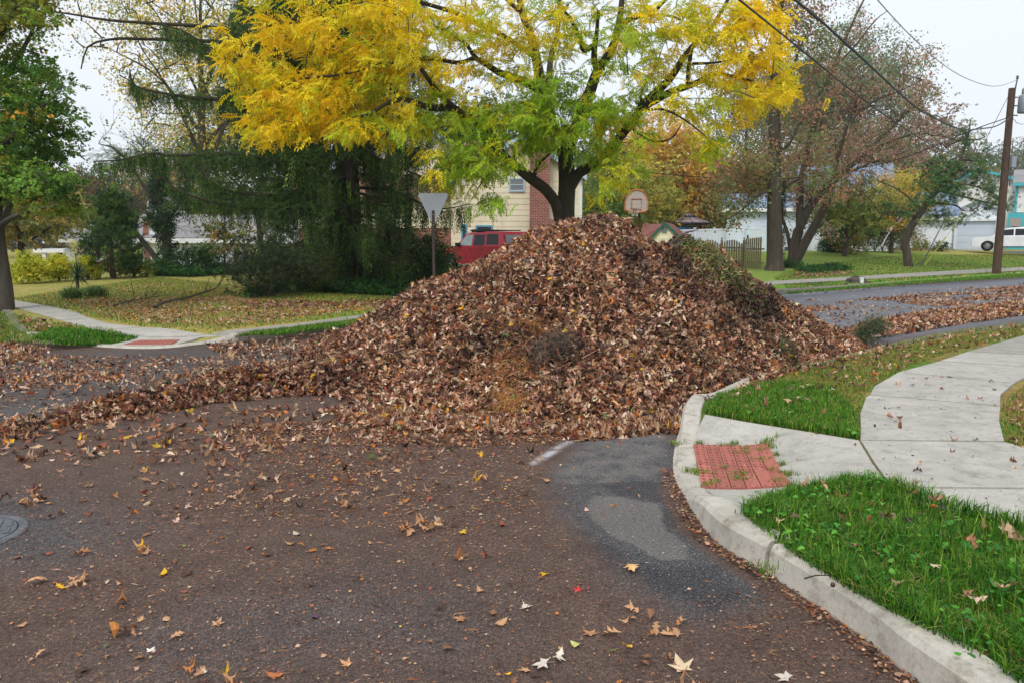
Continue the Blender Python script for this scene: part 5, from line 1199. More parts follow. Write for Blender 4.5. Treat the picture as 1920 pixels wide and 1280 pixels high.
# pin oak with the thick trunk on the right, high above the frame
bo_ = GH(1452, 507); do = bo_[1]; oak = thing('oak_tree', bo_, 'tall straight oak with thick grey trunk beside the picket fence', 'tree')
def LO(pts, r0, r1): return path([V(a, b, do + c) for a, b, c in pts], np.linspace(r0, r1, len(pts)))
P = [path([bo_ + [0, 0, -.1], bo_ + [0, 0, .35], V(1452, 420, do), V(1452, 330, do), V(1453, 200, do), V(1458, 60, do), V(1470, -60, do), V(1480, -220, do)], [.50, .38, .34, .30, .24, .18, .13, .05], 40)]
P += [LO(q, .09, .015) for q in ([(1452, 355, 0), (1425, 365, -.8), (1390, 395, -1.3), (1362, 412, -1.6)], [(1452, 340, 0), (1420, 330, .6), (1390, 310, 1), (1365, 300, 1.2)], [(1453, 290, 0), (1480, 270, -.7), (1500, 230, -1), (1530, 205, -1.2)], [(1453, 250, 0), (1430, 215, .5), (1405, 190, .8)], [(1455, 200, 0), (1480, 150, .5), (1500, 90, .8), (1530, 30, 1)], [(1457, 120, 0), (1475, 60, -.6), (1500, 0, -.9), (1520, -60, -1)], [(1455, 160, 0), (1430, 100, -.6), (1410, 50, -.9)], [(1452, 380, 0), (1490, 340, 1), (1540, 330, 1.6)], [(1460, 40, 0), (1440, -30, .5), (1430, -90, .8)])]
C = []
for cx, cy, ax, ay, n in [(1390, 310, 55, 40, 34), (1385, 360, 45, 40, 26), (1420, 290, 40, 30, 12), (1500, 300, 40, 60, 16), (1500, 180, 40, 60, 14), (1520, 90, 50, 60, 18), (1500, 20, 60, 60, 20), (1430, 200, 30, 60, 8), (1480, -90, 120, 90, 70), (1360, 400, 25, 20, 7), (1560, 330, 40, 40, 12)]:
    a, r = rng.uniform(0, 6.28, n), np.sqrt(rng.random(n)); C += [V(cx + ax * r[q] * math.cos(a[q]), cy + ay * r[q] * math.sin(a[q]), do + rng.normal(0, 1.2)) for q in range(n)]
C = np.array(C); mb = MB(); tubes(mb, P, 12); tubes(mb, twig_to(C, samples_of(P), r=.014)); mb.obj('trunk', M_BARK_BROWN, oak, smooth=True)
mb = MB(); foliage(mb, C, pick([lin(164, 126, 94), lin(146, 140, 84), lin(118, 136, 80), lin(180, 128, 100)], [.3, .28, .26, .16], len(C)), 'loose', 9, .32, .42, .2, .8, V(1460, 200, do), .3); mb.obj('crown', M_LEAF_LIVE, oak)
mb = MB(); c_ = path([bo_, V(1452, 420, do), V(1452, 340, do)], [.4, .36, .34]); P = np.array([np.interp(rng.uniform(.1, 1, 900), np.linspace(0, 1, len(c_)), c_[:, q]) for q in range(4)]).T; a = rng.uniform(-.4, 1.4, 900); P3 = P[:, :3] + np.c_[np.cos(a) * P[:, 3], -np.abs(np.sin(a)) * P[:, 3] * .3 + rng.normal(0, .05, 900), rng.normal(0, .05, 900)]
foliage(mb, P3[P3[:, 0] > bo_[0] + .2], pick([lin(60, 84, 44), lin(96, 70, 54)], [.7, .3], int((P3[:, 0] > bo_[0] + .2).sum())), 'ivy', 1, .06, .13, 0, 1); mb.obj('ivy', M_LEAF_LIVE, oak)

# leaning many-stemmed tree with rusty leaves next to it
bm_ = GH(1488, 502); dm_ = bm_[1] + 1.0; bm_ = HB(1488, dm_); mt = thing('rusty_tree', bm_, 'leaning multi-stemmed tree with sparse rusty brown leaves behind the oak', 'tree')
def LM(pts, r0, r1): return path([V(a, b, dm_ + c) if b < 500 else bm_ + [0, 0, -.05] for a, b, c in pts], np.linspace(r0, r1, len(pts)))
P = [LM(q, *r) for q, r in (([(1480, 505, 0), (1495, 440, 0), (1520, 385, .3), (1560, 340, .8), (1620, 290, 1.4), (1680, 230, 2), (1730, 190, 2.4)], (.3, .04)), ([(1490, 505, 0), (1510, 455, -.4), (1540, 400, -.8), (1560, 355, -1), (1570, 300, -1.2), (1590, 230, -1.4), (1620, 150, -1.5)], (.26, .03)), ([(1476, 505, 0), (1477, 440, .3), (1466, 405, .6), (1468, 370, .8)], (.12, .03)),
    ([(1500, 430, 0), (1500, 360, .6), (1510, 300, 1), (1530, 220, 1.3), (1560, 130, 1.6), (1600, 40, 1.8), (1630, -20, 2)], (.2, .03)), ([(1530, 370, .4), (1580, 330, 0), (1650, 300, -.4), (1700, 285, -.6)], (.1, .02)), ([(1600, 300, 1.3), (1660, 270, 1.6), (1720, 250, 1.8), (1750, 255, 1.9)], (.08, .02)), ([(1560, 130, 1.6), (1600, 90, 1.2), (1640, 40, 1), (1665, 20, .9)], (.06, .015)), ([(1535, 210, 1.3), (1500, 170, 1.5), (1480, 110, 1.7)], (.06, .015)), ([(1590, 230, -1.4), (1640, 190, -1.6), (1690, 170, -1.8), (1730, 150, -1.9)], (.06, .015)))]
mb = MB(); tubes(mb, P, 8); sites = []; S0 = samples_of(P)
hi = S0[(S0[:, 2] > 2.5)]
for q in range(120):
    p = hi[rng.integers(len(hi))]; d = unit(1)[0] + [.35, 0, .55]; grow(mb, p, d, rng.uniform(.9, 1.9), .022, 1, 3, sites, 3, .6, .6, .15, .12, .006)
mb.obj('trunk', M_BARK_BROWN, mt, smooth=True)
C = np.vstack(sites); C = C[rng.random(len(C)) < .13]; px, py = project(C)
col = pick([lin(186, 138, 118), lin(164, 124, 104), lin(150, 146, 96), lin(126, 144, 92), lin(204, 156, 134)], [.26, .22, .2, .18, .14], len(C), .2)
mb = MB(); foliage(mb, C, col, 'loose', 2, .22, .36, .3, .9); mb.obj('crown', M_LEAF_LIVE, mt)

# leaning pine on the lawn, right
bp = GH(1704, 500); dp = bp[1]; pt = thing('pine_tree', bp, 'crooked leaning pine on the lawn in front of the white garage', 'tree')
def LP(pts, r0, r1): return path([V(a, b, dp + c) for a, b, c in pts], np.linspace(r0, r1, len(pts)))
P = [path([bp + [0, 0, -.1], V(1701, 478, dp), V(1698, 455, dp), V(1706, 430, dp), V(1722, 405, dp), V(1745, 372, dp), V(1775, 340, dp), V(1800, 300, dp), V(1815, 255, dp), V(1820, 225, dp)], [.24, .2, .19, .19, .17, .14, .11, .08, .05, .02], 40)]
P += [LP(q, .06, .015) for q in ([(1720, 408, 0), (1690, 398, -.5), (1650, 400, -.8)], [(1740, 380, 0), (1790, 385, -.8), (1805, 395, -1), (1822, 396, -1.1)], [(1760, 358, 0), (1810, 370, .6), (1850, 380, .9), (1875, 385, 1)], [(1775, 340, 0), (1830, 350, -.6), (1865, 365, -.9)], [(1750, 365, 0), (1725, 345, .4), (1735, 320, .6)], [(1800, 300, 0), (1840, 300, -.5), (1862, 290, -.7)], [(1730, 395, 0), (1690, 360, .8), (1640, 335, 1.2)], [(1790, 320, 0), (1760, 305, .4), (1745, 300, .6)], [(1812, 262, 0), (1835, 262, .2), (1850, 255, .3)], [(1815, 258, 0), (1785, 270, .2), (1775, 275, .2)])]
C = []
for cx, cy, ax, ay, n in [(1760, 360, 60, 26, 60), (1810, 345, 55, 26, 46), (1850, 385, 34, 22, 26), (1735, 395, 50, 20, 36), (1770, 315, 40, 24, 26), (1815, 300, 36, 26, 24), (1820, 255, 22, 30, 16), (1850, 300, 20, 26, 12), (1750, 320, 20, 26, 10), (1890, 375, 14, 20, 6), (1840, 330, 26, 22, 14), (1765, 415, 40, 14, 14)]:
    a, r = rng.uniform(0, 6.28, n), np.sqrt(rng.random(n)); C += [V(cx + ax * r[q] * math.cos(a[q]), cy + ay * r[q] * math.sin(a[q]), dp + rng.normal(0, .6)) for q in range(n)]
for cx, cy, ax, ay, n in [(1620, 352, 50, 16, 12), (1680, 392, 40, 14, 12), (1868, 350, 22, 14, 8), (1800, 410, 40, 12, 8)]:
    a, r = rng.uniform(0, 6.28, n), np.sqrt(rng.random(n)); C += [V(cx + ax * r[q] * math.cos(a[q]), cy + ay * r[q] * math.sin(a[q]), dp + rng.normal(0, .6)) for q in range(n)]
C = np.array(C); mb = MB(); tubes(mb, P, 9); tubes(mb, twig_to(C, samples_of(P), r=.014)); mb.obj('trunk', M_BARK_BROWN, pt, smooth=True)
mb = MB(); foliage(mb, C, pick([lin(84, 122, 72), lin(112, 146, 82), lin(62, 98, 60), lin(150, 156, 84)], [.4, .25, .25, .1], len(C)), 'needle', 8, .15, .24, -.2, .5); mb.obj('crown', M_NEEDLE, pt)
# golden shrubby tree behind it
OR_ = [lin(232, 176, 72), lin(206, 184, 76), lin(170, 174, 76), lin(238, 190, 96)]
auto_tree('small_tree', HB(1672, 51), 5.4, 2.3, 'small golden orange tree in front of the blue grey roofs', OR_, [.3, .3, .25, .15], .35, 170, 'loose', 8, .35, .36, .12, 8, 5, .5, .06, bm=M_BARK_DARK)
auto_tree('small_tree', HB(1585, 46), 4.4, 2.6, 'olive green small tree standing behind the rusty leaning tree', [lin(136, 156, 76), lin(180, 176, 84), lin(108, 132, 68)], [.4, .3, .3], .25, 190, 'broad', 8, .35, .34, .12, 8, 6, .5)

# ivy-clad tree with bare curving limbs, left
bi = GH(314, 512); di = bi[1]; it = thing('ivy_tree', bi, 'bare arching tree with ivy wrapped trunk before the white house', 'tree')
def LI(pts, r0, r1): return path([V(a, b, di + c) if b < 505 else bi + [0, 0, -.05] for a, b, c in pts], np.linspace(r0, r1, len(pts)))
P = [LI([(314, 512, 0), (314, 470, 0), (308, 430, 0), (300, 395, 0), (296, 350, .2), (300, 310, .4)], .22, .09), LI([(312, 512, 0), (285, 475, -.4), (262, 445, -.7), (240, 420, -1), (215, 405, -1.2), (190, 410, -1.3)], .14, .03), LI([(308, 440, 0), (280, 405, .5), (250, 375, .8), (215, 360, 1)], .11, .03), LI([(305, 420, 0), (335, 385, .3), (350, 340, .5), (345, 300, .6)], .1, .03), LI([(300, 390, 0), (270, 350, -.3), (245, 310, -.5), (215, 280, -.7), (185, 270, -.8)], .09, .02), LI([(240, 420, -1), (245, 395, -1.2), (255, 380, -1.3)], .05, .015), LI([(296, 350, 0), (280, 300, .4), (250, 250, .6)], .06, .015)]
mb = MB(); tubes(mb, P, 8); sites = []; S0 = samples_of(P); hi = S0[S0[:, 2] > bi[2] + 1.9]
for q in range(90):
    p = hi[rng.integers(len(hi))]; grow(mb, p, unit(1)[0] + [-.25, 0, .35], rng.uniform(.7, 1.6), .016, 1, 3, sites, 3, .6, .6, .02, .2, .006)
mb.obj('trunk', M_BARK_GREY, it, smooth=True)
P_ = []
for Q, n in ((P[0], 620), (P[2][:14], 120), (P[3][:16], 220)):
    t = rng.uniform(0, 1, n); B = np.array([np.interp(t, np.linspace(0, 1, len(Q)), Q[:, q]) for q in range(4)]).T; a = rng.uniform(0, 6.28, n); w_ = (B[:, 3] + .08 + .2 * vnoise(B[:, :3], 1.6, 4)) * rng.uniform(.7, 1.1, n); P_.append(B[:, :3] + np.c_[np.cos(a) * w_, np.sin(a) * w_, rng.normal(0, .1, n)])
P_ = np.vstack(P_); mb = MB(); foliage(mb, P_, pick([lin(52, 90, 48), lin(72, 116, 56), lin(38, 68, 42)], [.4, .3, .3], len(P_)), 'ivy', 2, .06, .19, .1, 1); mb.obj('ivy', M_LEAF_LIVE, it)
# upright dark conifer shrub
bj = GH(212, 522); jn = thing('juniper', bj, 'dark feathery juniper standing between yellow shrubs on the left lawn', 'shrub')
C, col = [], []
for q in range(230):
    t = rng.random() ** .8; a = rng.uniform(0, 6.28); r = np.interp(t, [0, .25, .6, 1], [.6, 1.1, .7, .2]) * rng.uniform(.4, 1.05); C.append(bj + np.array([math.cos(a) * r + .15 * t, math.sin(a) * r, .15 + 2.75 * t]))
    col.append(lin(96, 70, 56) if (t < .3 and math.cos(a) < .2 and rng.random() < .6) else pick([lin(66, 98, 52), lin(92, 124, 58), lin(50, 76, 46)], [.4, .3, .3], 1)[0])
C, col = np.array(C), np.array(col); stem = path([bj, bj + [0, 0, 1.5], bj + [.1, 0, 3]], [.1, .06, .02]); mb = MB(); tubes(mb, [stem]); tubes(mb, twig_to(C, stem[:, :3], r=.012, bow=-.1)); mb.obj('trunk', M_BARK_BROWN, jn)
mb = MB(); foliage(mb, C, col, 'needle', 6, .16, .3, -.5, 1, bj + [0, 0, .4], .8); mb.obj('crown', M_NEEDLE, jn)

def shrub(name, px, py, r, h, label, pal, pw, n=60, kind='broad', per=9, size=.16, spread=None, group=None, cat='shrub', mat=None, d=None):
    b = GH(px, py) if d is None else HB(px, d); t = thing(name, b, label, cat, group); C = ellipsoid_clusters(b + [0, 0, h * .5], np.array([r, r, h * .5]), n, .4, .35, 1.5 / r, int(px), -.9)
    mb = MB()
    for q in range(5): a = q * 1.26; mb.tube(catmull(np.array([b, b + [math.cos(a) * r * .25, math.sin(a) * r * .25, h * .4], b + [math.cos(a) * r * .5, math.sin(a) * r * .5, h * .75]]), 5), np.linspace(.03, .01, 5), 4)
    mb.obj('stem', M_BARK_BROWN, t); mb = MB(); foliage(mb, C, pick(pal, pw, len(C), .15), kind, per, spread or r * .2, size, -.1, .8, b + [0, 0, h * .3], .6); mb.obj('foliage', mat or M_LEAF_LIVE, t); return t
YEL = [lin(220, 214, 70), lin(190, 194, 60), lin(150, 166, 56)]
shrub('shrub', 56, 531, .62, .8, 'round yellow shrub nearest the left edge of the lawn', YEL, [.5, .3, .2], 80)
shrub('shrub', 112, 527, .42, .8, 'loose yellow shrub behind the spiky yucca', YEL, [.4, .35, .25], 70)
shrub('shrub', 165, 524, .36, .8, 'half hidden yellow shrub right of the yucca', YEL, [.45, .35, .2], 50)
shrub('shrub', 252, 519, .75, .75, 'yellowish green shrub right of the dark juniper', [lin(150, 164, 52), lin(120, 140, 50), lin(96, 120, 44)], [.4, .3, .3], 60)
GSH = [lin(58, 92, 44), lin(80, 118, 54), lin(40, 70, 38)]
shrub('shrub', 362, 514, .85, 1.05, 'dark green rounded bush by the white house wall', GSH, [.4, .3, .3], 70)
shrub('shrub', 392, 512, .6, 1.2, 'lighter green bush right of the rounded one at the white house', [lin(92, 128, 52), lin(70, 104, 44)], [.6, .4], 46)
shrub('shrub', 305, 514, .6, .5, 'low green plants at the foot of the ivy tree', GSH, [.4, .4, .2], 46)
auto_tree('small_tree', GH(424, 514), 2.9, .95, 'thin small tree with yellow green leaves left of the spruce skirt', [lin(130, 136, 60), lin(96, 116, 54), lin(168, 132, 62)], [.4, .4, .2], .3, 70, 'broad', 7, .2, .2, .05, 6, 9, .35, bm=M_BARK_DARK)
# dark green shrub mass right of the spruce foot, by the red car, and the shaggy bush at its left foot
shrub('shrub', 808, 540, .8, 1.7, 'leafy green bush between the yield sign and the red car', [lin(58, 88, 44), lin(84, 116, 56), lin(40, 64, 36)], [.4, .3, .3], 190, 'ivy', 9, .15, d=23)
shrub('shrub', 505, 556, 1.05, 1.5, 'grey green shaggy bush at the left foot of the spruce', [lin(66, 84, 52), lin(86, 98, 64), lin(46, 60, 38)], [.4, .3, .3], 190, 'needle', 9, .17, mat=M_NEEDLE)
shrub('shrub', 572, 548, 1.0, 1.1, 'yellow green bush under the left skirt of the spruce', [lin(96, 110, 46), lin(70, 86, 40), lin(52, 68, 36)], [.4, .3, .3], 120, 'ivy', 9, .13)
# right-hand shrubs before the white house
shrub('shrub', 1562, 478, .9, 1.15, 'clipped dark green bush at the edge of the far lawn', [lin(44, 76, 40), lin(60, 96, 48)], [.6, .4], 90, 'ivy', 9, .2)
shrub('shrub', 1595, 476, 1.0, 1.3, 'low yellow green bush right of the clipped dark one', [lin(166, 156, 62), lin(120, 128, 54), lin(190, 150, 62)], [.4, .4, .2], 80)
shrub('shrub', 1640, 473, 1.5, 2.6, 'tall olive bush with orange tips near the striped flag', [lin(112, 124, 54), lin(150, 138, 60), lin(184, 132, 60), lin(84, 104, 50)], [.35, .25, .15, .25], 150)
shrub('shrub', 1690, 470, 1.5, 2.2, 'golden green bush just left of the crooked pine trunk', [lin(140, 136, 58), lin(112, 120, 52), lin(190, 146, 60)], [.4, .4, .2], 120)
shrub('shrub', 1585, 470, 1.7, 3.4, 'dark green holly bush in front of the white house', [lin(48, 78, 42), lin(66, 98, 48), lin(36, 58, 36)], [.4, .3, .3], 170, d=52)
shrub('shrub', 1655, 470, 1.9, 3.6, 'large deep green bush behind the striped flag', [lin(48, 82, 40), lin(70, 104, 48), lin(36, 60, 34)], [.4, .3, .3], 180, d=53)
shrub('shrub', 1728, 462, .6, .7, 'small yellow shrub at the white garage wall', [lin(170, 160, 64), lin(120, 130, 56)], [.5, .5], 30, d=56); shrub('shrub', 1765, 465, .6, .6, 'small green shrub right of the yellow one at the garage wall', GSH, [.4, .4, .2], 30, d=57)
shrub('shrub', 1482, 502, .6, .35, 'low ivy at the foot of the leaning rusty stems', GSH, [.4, .4, .2], 50, 'ivy', 8, .13)

# yucca, grass clumps, ivy beds, fallen branches
by = GH(146, 543); yu = thing('yucca', by, 'spiky dark green yucca with a pale flower stalk on the left lawn', 'yucca')
mb = MB(); 
for q in range(80):
    a, e = rng.uniform(0, 6.28), rng.uniform(-.7, 1.35); d = np.array([math.cos(a) * math.cos(e), math.sin(a) * math.cos(e), math.sin(e)]); L = rng.uniform(.4, .6); p0 = by + [0, 0, .42]; s = np.cross(d, [0, 0, 1.]); s = s / max(np.linalg.norm(s), 1e-6) * .018
    p1 = p0 + d * L * .5; p2 = p0 + d * L + [0, 0, -.05 * (e < .3)]; mb.add(np.array([p0 - s * .6, p0 + s * .6, p1 + s, p1 - s, p2]), [np.array([[0, 1, 2, 3]]), np.array([[3, 2, 4]])], pick([lin(40, 72, 56), lin(58, 92, 66), lin(30, 52, 44)], [.4, .3, .3], 1)[0])
mb.obj('leaves', M_GRASS, yu); mb = MB(); mb.tube(np.array([by, by + [0, 0, .45]]), [.05, .04], 7); mb.tube(np.array([by + [0, 0, .4], by + [.0, 0, 1.25]]), [.014, .01], 5); mb.obj('stalk', M_BARK_BROWN, yu)
C = by + np.c_[rng.normal(0, .06, 50), rng.normal(0, .06, 50), rng.uniform(.85, 1.4, 50)]; mb = MB(); foliage(mb, C, pick([lin(232, 226, 160), lin(206, 200, 120)], [.6, .4], 50), 'ivy', 1, .03, .1, 0, 1); mb.obj('flower_spike', M_LEAF_LIVE, yu, kind='stuff')
for px, py, r, lb in ((137, 560, .4, 'smaller tufted border grass below the yucca'), (180, 556, .46, 'larger tufted border grass right below the yucca')):
    b = GH(px, py); mb = MB(); g = b[:2] + rng.normal(0, r * .22, (700, 2)); blades(g, rng.uniform(.18, .36, 700), .016, [lin(96, 132, 66), lin(148, 168, 104), lin(66, 100, 52)], [.5, .25, .25], z0=np.full(700, b[2]), lean=1.0, mb=mb); mb.obj('border_grass', M_GRASS, base=b, label=lb, cat='plant', group='tufted border grasses by the yucca')
mb = MB(); n = 0
for poly, k, hh in ((IVY_PX, 7000, .22), (IVY2_PX, 3500, .3), ([(1490, 508), (1560, 498), (1600, 506), (1520, 514)], 700, .15)):
    g = sample_px(poly, k); P_ = np.c_[g, H(g[:, 0], g[:, 1]) + rng.uniform(.02, hh, k) * (.4 + .8 * fbm(g, 1.5, 12))]; foliage(mb, P_, pick([lin(48, 92, 36), lin(70, 122, 46), lin(34, 66, 30)], [.4, .3, .3], k), 'ivy', 1, .04, .2, 0, .5)
mb.obj('ground_ivy', M_LEAF_LIVE, kind='stuff')
def limb_on_lawn(pts, r, label, side):
    mb = MB(); P_ = path([GH(a, b) + [0, 0, h] for a, b, h in pts], np.linspace(r, r * .3, len(pts)), 24); tubes(mb, [P_]); 
    for a in side: tubes(mb, [path([GH(q, w) + [0, 0, h] for q, w, h in a], np.linspace(r * .45, .006, len(a)), 10)])
    mb.obj('fallen_branch', M_BARK_GREY, base=P_[0, :3], label=label, cat='branch')
limb_on_lawn([(290, 580, .04), (310, 572, .07), (350, 566, .1), (385, 556, .12), (410, 545, .12), (425, 545, .5)], .036, 'long dead branch lying on the lawn toward the spruce', [[(410, 545, .15), (425, 547, .6), (428, 548, .8)], [(385, 556, .15), (395, 556, .5)], [(350, 566, .1), (345, 560, .3)]])
limb_on_lawn([(213, 576, .03), (240, 570, .06), (270, 566, .08), (305, 560, .08)], .022, 'thinner dead branch with upright twigs left of the long one', [[(252, 568, .08), (250, 568, .35), (246, 568, .75)], [(272, 566, .08), (280, 566, .4)], [(285, 563, .08), (300, 564, .3), (305, 563, .55)], [(300, 561, .08), (262, 566, .5)]])

# ---------------------------------------------------------------- background trees
FARG = 'trees beyond the houses'
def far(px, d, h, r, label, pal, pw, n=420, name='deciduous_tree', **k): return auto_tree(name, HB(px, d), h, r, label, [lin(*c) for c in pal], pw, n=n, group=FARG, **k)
far(395, 46, 18.5, 6.6, 'big yellow green tree with open crown behind the left house', [(226, 204, 84), (180, 182, 84), (134, 156, 84), (236, 188, 80)], [.38, .27, .2, .15], 340, kind='loose', per=9, spread=.6, size=.46, gap=.62, cb=.34, seed=21, tr=.32, limbs=16)
far(335, 70, 11.5, 4.8, 'orange and green tree rising between the spruce limbs on the left', [(196, 156, 104), (142, 158, 100), (118, 146, 104), (204, 140, 94)], [.25, .3, .3, .15], 260, kind='loose', per=8, spread=.6, size=.6, gap=.5, seed=22)
far(40, 42, 4.8, 3.2, 'weeping olive tree over the far left shrubs', [(158, 160, 92), (188, 172, 96), (126, 140, 84), (206, 164, 88)], [.4, .25, .25, .1], 240, 'weeping_tree', per=11, spread=.5, size=.36, gap=.42, cb=.26, seed=23, tr=.16, bm=M_BARK_DARK, droop=.9)
far(110, 75, 8.5, 4.5, 'hazy pinkish brown tree above the far left roof', [(150, 116, 92), (134, 122, 88), (170, 130, 80)], [.4, .3, .3], 240, kind='loose', per=9, spread=.7, size=.6, gap=.42, seed=24)
far(205, 80, 9, 4.0, 'grey green tree behind the brick chimney at left', [(96, 118, 92), (120, 132, 96)], [.6, .4], 240, per=9, spread=.6, size=.5, gap=.42, seed=25)
far(490, 60, 12, 5.5, 'muted green tree behind the spruce trunk', [(88, 108, 66), (120, 130, 70)], [.6, .4], 330, per=9, spread=.6, size=.5, gap=.42, seed=26)
far(-60, 60, 13, 6, 'tall olive tree behind the street maple', [(110, 122, 66), (150, 140, 66)], [.6, .4], 330, per=9, spread=.6, size=.5, gap=.42, seed=27)
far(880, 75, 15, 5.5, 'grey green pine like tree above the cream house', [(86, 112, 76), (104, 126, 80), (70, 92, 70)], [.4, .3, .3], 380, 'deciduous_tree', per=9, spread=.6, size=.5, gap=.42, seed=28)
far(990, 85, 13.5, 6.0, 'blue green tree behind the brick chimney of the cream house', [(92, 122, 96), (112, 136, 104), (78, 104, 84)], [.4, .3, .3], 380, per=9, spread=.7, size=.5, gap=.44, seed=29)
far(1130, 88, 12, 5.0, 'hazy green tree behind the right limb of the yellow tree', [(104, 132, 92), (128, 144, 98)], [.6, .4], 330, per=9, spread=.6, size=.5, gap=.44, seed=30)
far(1240, 72, 12.2, 5.2, 'bright orange tree rising behind the basketball hoop', [(244, 190, 96), (234, 204, 92), (206, 190, 92), (250, 196, 120)], [.22, .36, .32, .1], 520, kind='broad', per=10, spread=.6, size=.5, gap=.42, seed=31, cb=.12)
far(1180, 66, 7.5, 4.4, 'dark mustard tree just left of the basketball hoop', [(176, 176, 84), (214, 190, 84), (140, 160, 80)], [.4, .35, .25], 330, per=10, spread=.5, size=.42, gap=.4, seed=32, cb=.08)
far(1120, 62, 6.0, 3.6, 'green yellow tree at the corner of the cream house', [(140, 162, 78), (186, 182, 84), (110, 142, 76)], [.4, .3, .3], 260, per=10, spread=.5, size=.4, gap=.4, seed=33, cb=.08)
far(1310, 86, 9.6, 4.4, 'amber tree over the grey gazebo roof', [(212, 178, 92), (186, 174, 92), (226, 172, 90), (150, 158, 86)], [.3, .3, .2, .2], 340, per=10, spread=.55, size=.45, gap=.4, seed=34, cb=.1)
far(1385, 70, 8.0, 3.8, 'russet and green tree above the white vinyl fence', [(184, 156, 100), (158, 160, 100), (196, 148, 100)], [.35, .35, .3], 320, per=10, spread=.55, size=.45, gap=.4, seed=35, cb=.1)
far(1400, 62, 15.0, 3.0, 'slim pale green tree with thin upright stems', [(118, 136, 94), (140, 128, 92), (104, 124, 88)], [.4, .3, .3], 130, kind='loose', per=9, spread=.6, size=.55, gap=.5, seed=36, cb=.4)
far(1500, 85, 20, 6.5, 'tall thin green crown above the oak', [(116, 144, 104), (142, 156, 108), (156, 136, 108)], [.4, .3, .3], 330, kind='loose', per=9, spread=.8, size=.7, gap=.5, seed=37, cb=.35)
far(1575, 80, 22, 6.5, 'tall airy dark green tree reaching the top of the sky', [(110, 142, 104), (130, 150, 106), (150, 134, 110)], [.4, .3, .3], 330, kind='loose', per=9, spread=.8, size=.7, gap=.52, seed=38, cb=.45)
far(1660, 78, 16.5, 6.5, 'broad reddish brown oak behind the white house', [(196, 156, 140), (172, 144, 126), (150, 156, 122), (206, 168, 150)], [.3, .25, .3, .15], 280, per=8, spread=.7, size=.5, gap=.42, seed=39, cb=.18)
far(1725, 84, 13.5, 5.5, 'brownish grey oak at the right end of the tree line', [(162, 134, 116), (146, 140, 112), (136, 148, 116)], [.4, .3, .3], 380, per=9, spread=.7, size=.55, gap=.42, seed=40, cb=.12)
far(1590, 66, 10.5, 5.0, 'rust coloured oak rising over the olive small tree', [(176, 136, 112), (156, 140, 106), (140, 150, 102)], [.3, .35, .35], 200, per=9, spread=.6, size=.5, gap=.42, seed=41, cb=.1)
far(1500, 70, 9, 5.0, 'brown green tree behind the oak trunk', [(152, 136, 94), (132, 142, 92), (176, 132, 100)], [.35, .35, .3], 260, per=9, spread=.6, size=.5, gap=.42, seed=42, cb=.1)
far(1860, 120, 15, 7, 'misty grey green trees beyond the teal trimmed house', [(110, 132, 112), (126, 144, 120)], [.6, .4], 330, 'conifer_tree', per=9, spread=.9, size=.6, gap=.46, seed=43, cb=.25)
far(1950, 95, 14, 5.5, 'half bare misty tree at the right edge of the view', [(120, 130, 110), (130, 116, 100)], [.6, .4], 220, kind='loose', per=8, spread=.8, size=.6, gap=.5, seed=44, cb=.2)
# the wood that closes the view behind everything
mb, tb = MB(), MB()
for px in np.arange(-300, 2300, 42):
    d = rng.uniform(125, 165); b = HB(px, d); h = rng.uniform(8, 13.5); r = rng.uniform(4, 6); C = ellipsoid_clusters(b + [0, 0, h * .5], np.array([r, r, h * .52]), 90, .4, .3, .3, int(px) + 900)
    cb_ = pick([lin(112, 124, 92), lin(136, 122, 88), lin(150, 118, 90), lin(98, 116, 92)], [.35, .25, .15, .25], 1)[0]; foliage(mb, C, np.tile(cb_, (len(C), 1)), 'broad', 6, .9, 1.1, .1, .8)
mb.obj('distant_wood', M_LEAF_LIVE, kind='stuff')

# ---------------------------------------------------------------- houses
def siding_mat(name, c): 
    m, n, l, p = nmat(name); a = tex(n, l, 1.3, 5); b = tex(n, l, 30, 4, stretch=(.3, .3, 4)); c = np.asarray(c)
    x = mix(n, l, 1.0, ramp(n, l, a.outputs[0], [(.3, tuple(c * .9)), (.7, tuple(np.minimum(c * 1.06, 1)))]).outputs[0], ramp(n, l, b.outputs[0], [(.3, (.93,) * 3), (.7, (1.04,) * 3)]).outputs[0], 'MULTIPLY')
    l.new(x, p.inputs['Base Color']); p.inputs['Roughness'].default_value = .6; p.inputs['Specular IOR Level'].default_value = .3; return m
def shingle(name, c):
    m, n, l, p = nmat(name); c = np.asarray(c); a, b = tex(n, l, 1.0, 5), tex(n, l, 28, 3, .6, 'voronoi', stretch=(1, 1, 2.2))
    x = mix(n, l, 1.0, ramp(n, l, a.outputs[0], [(.3, tuple(c * .85)), (.7, tuple(c * 1.12))]).outputs[0], ramp(n, l, b.outputs['Color'], [(.2, (.75,) * 3), (.8, (1.15,) * 3)]).outputs[0], 'MULTIPLY')
    l.new(x, p.inputs['Base Color']); p.inputs['Roughness'].default_value = .9; bump(n, l, p, b.outputs[0], .5, .01); return m
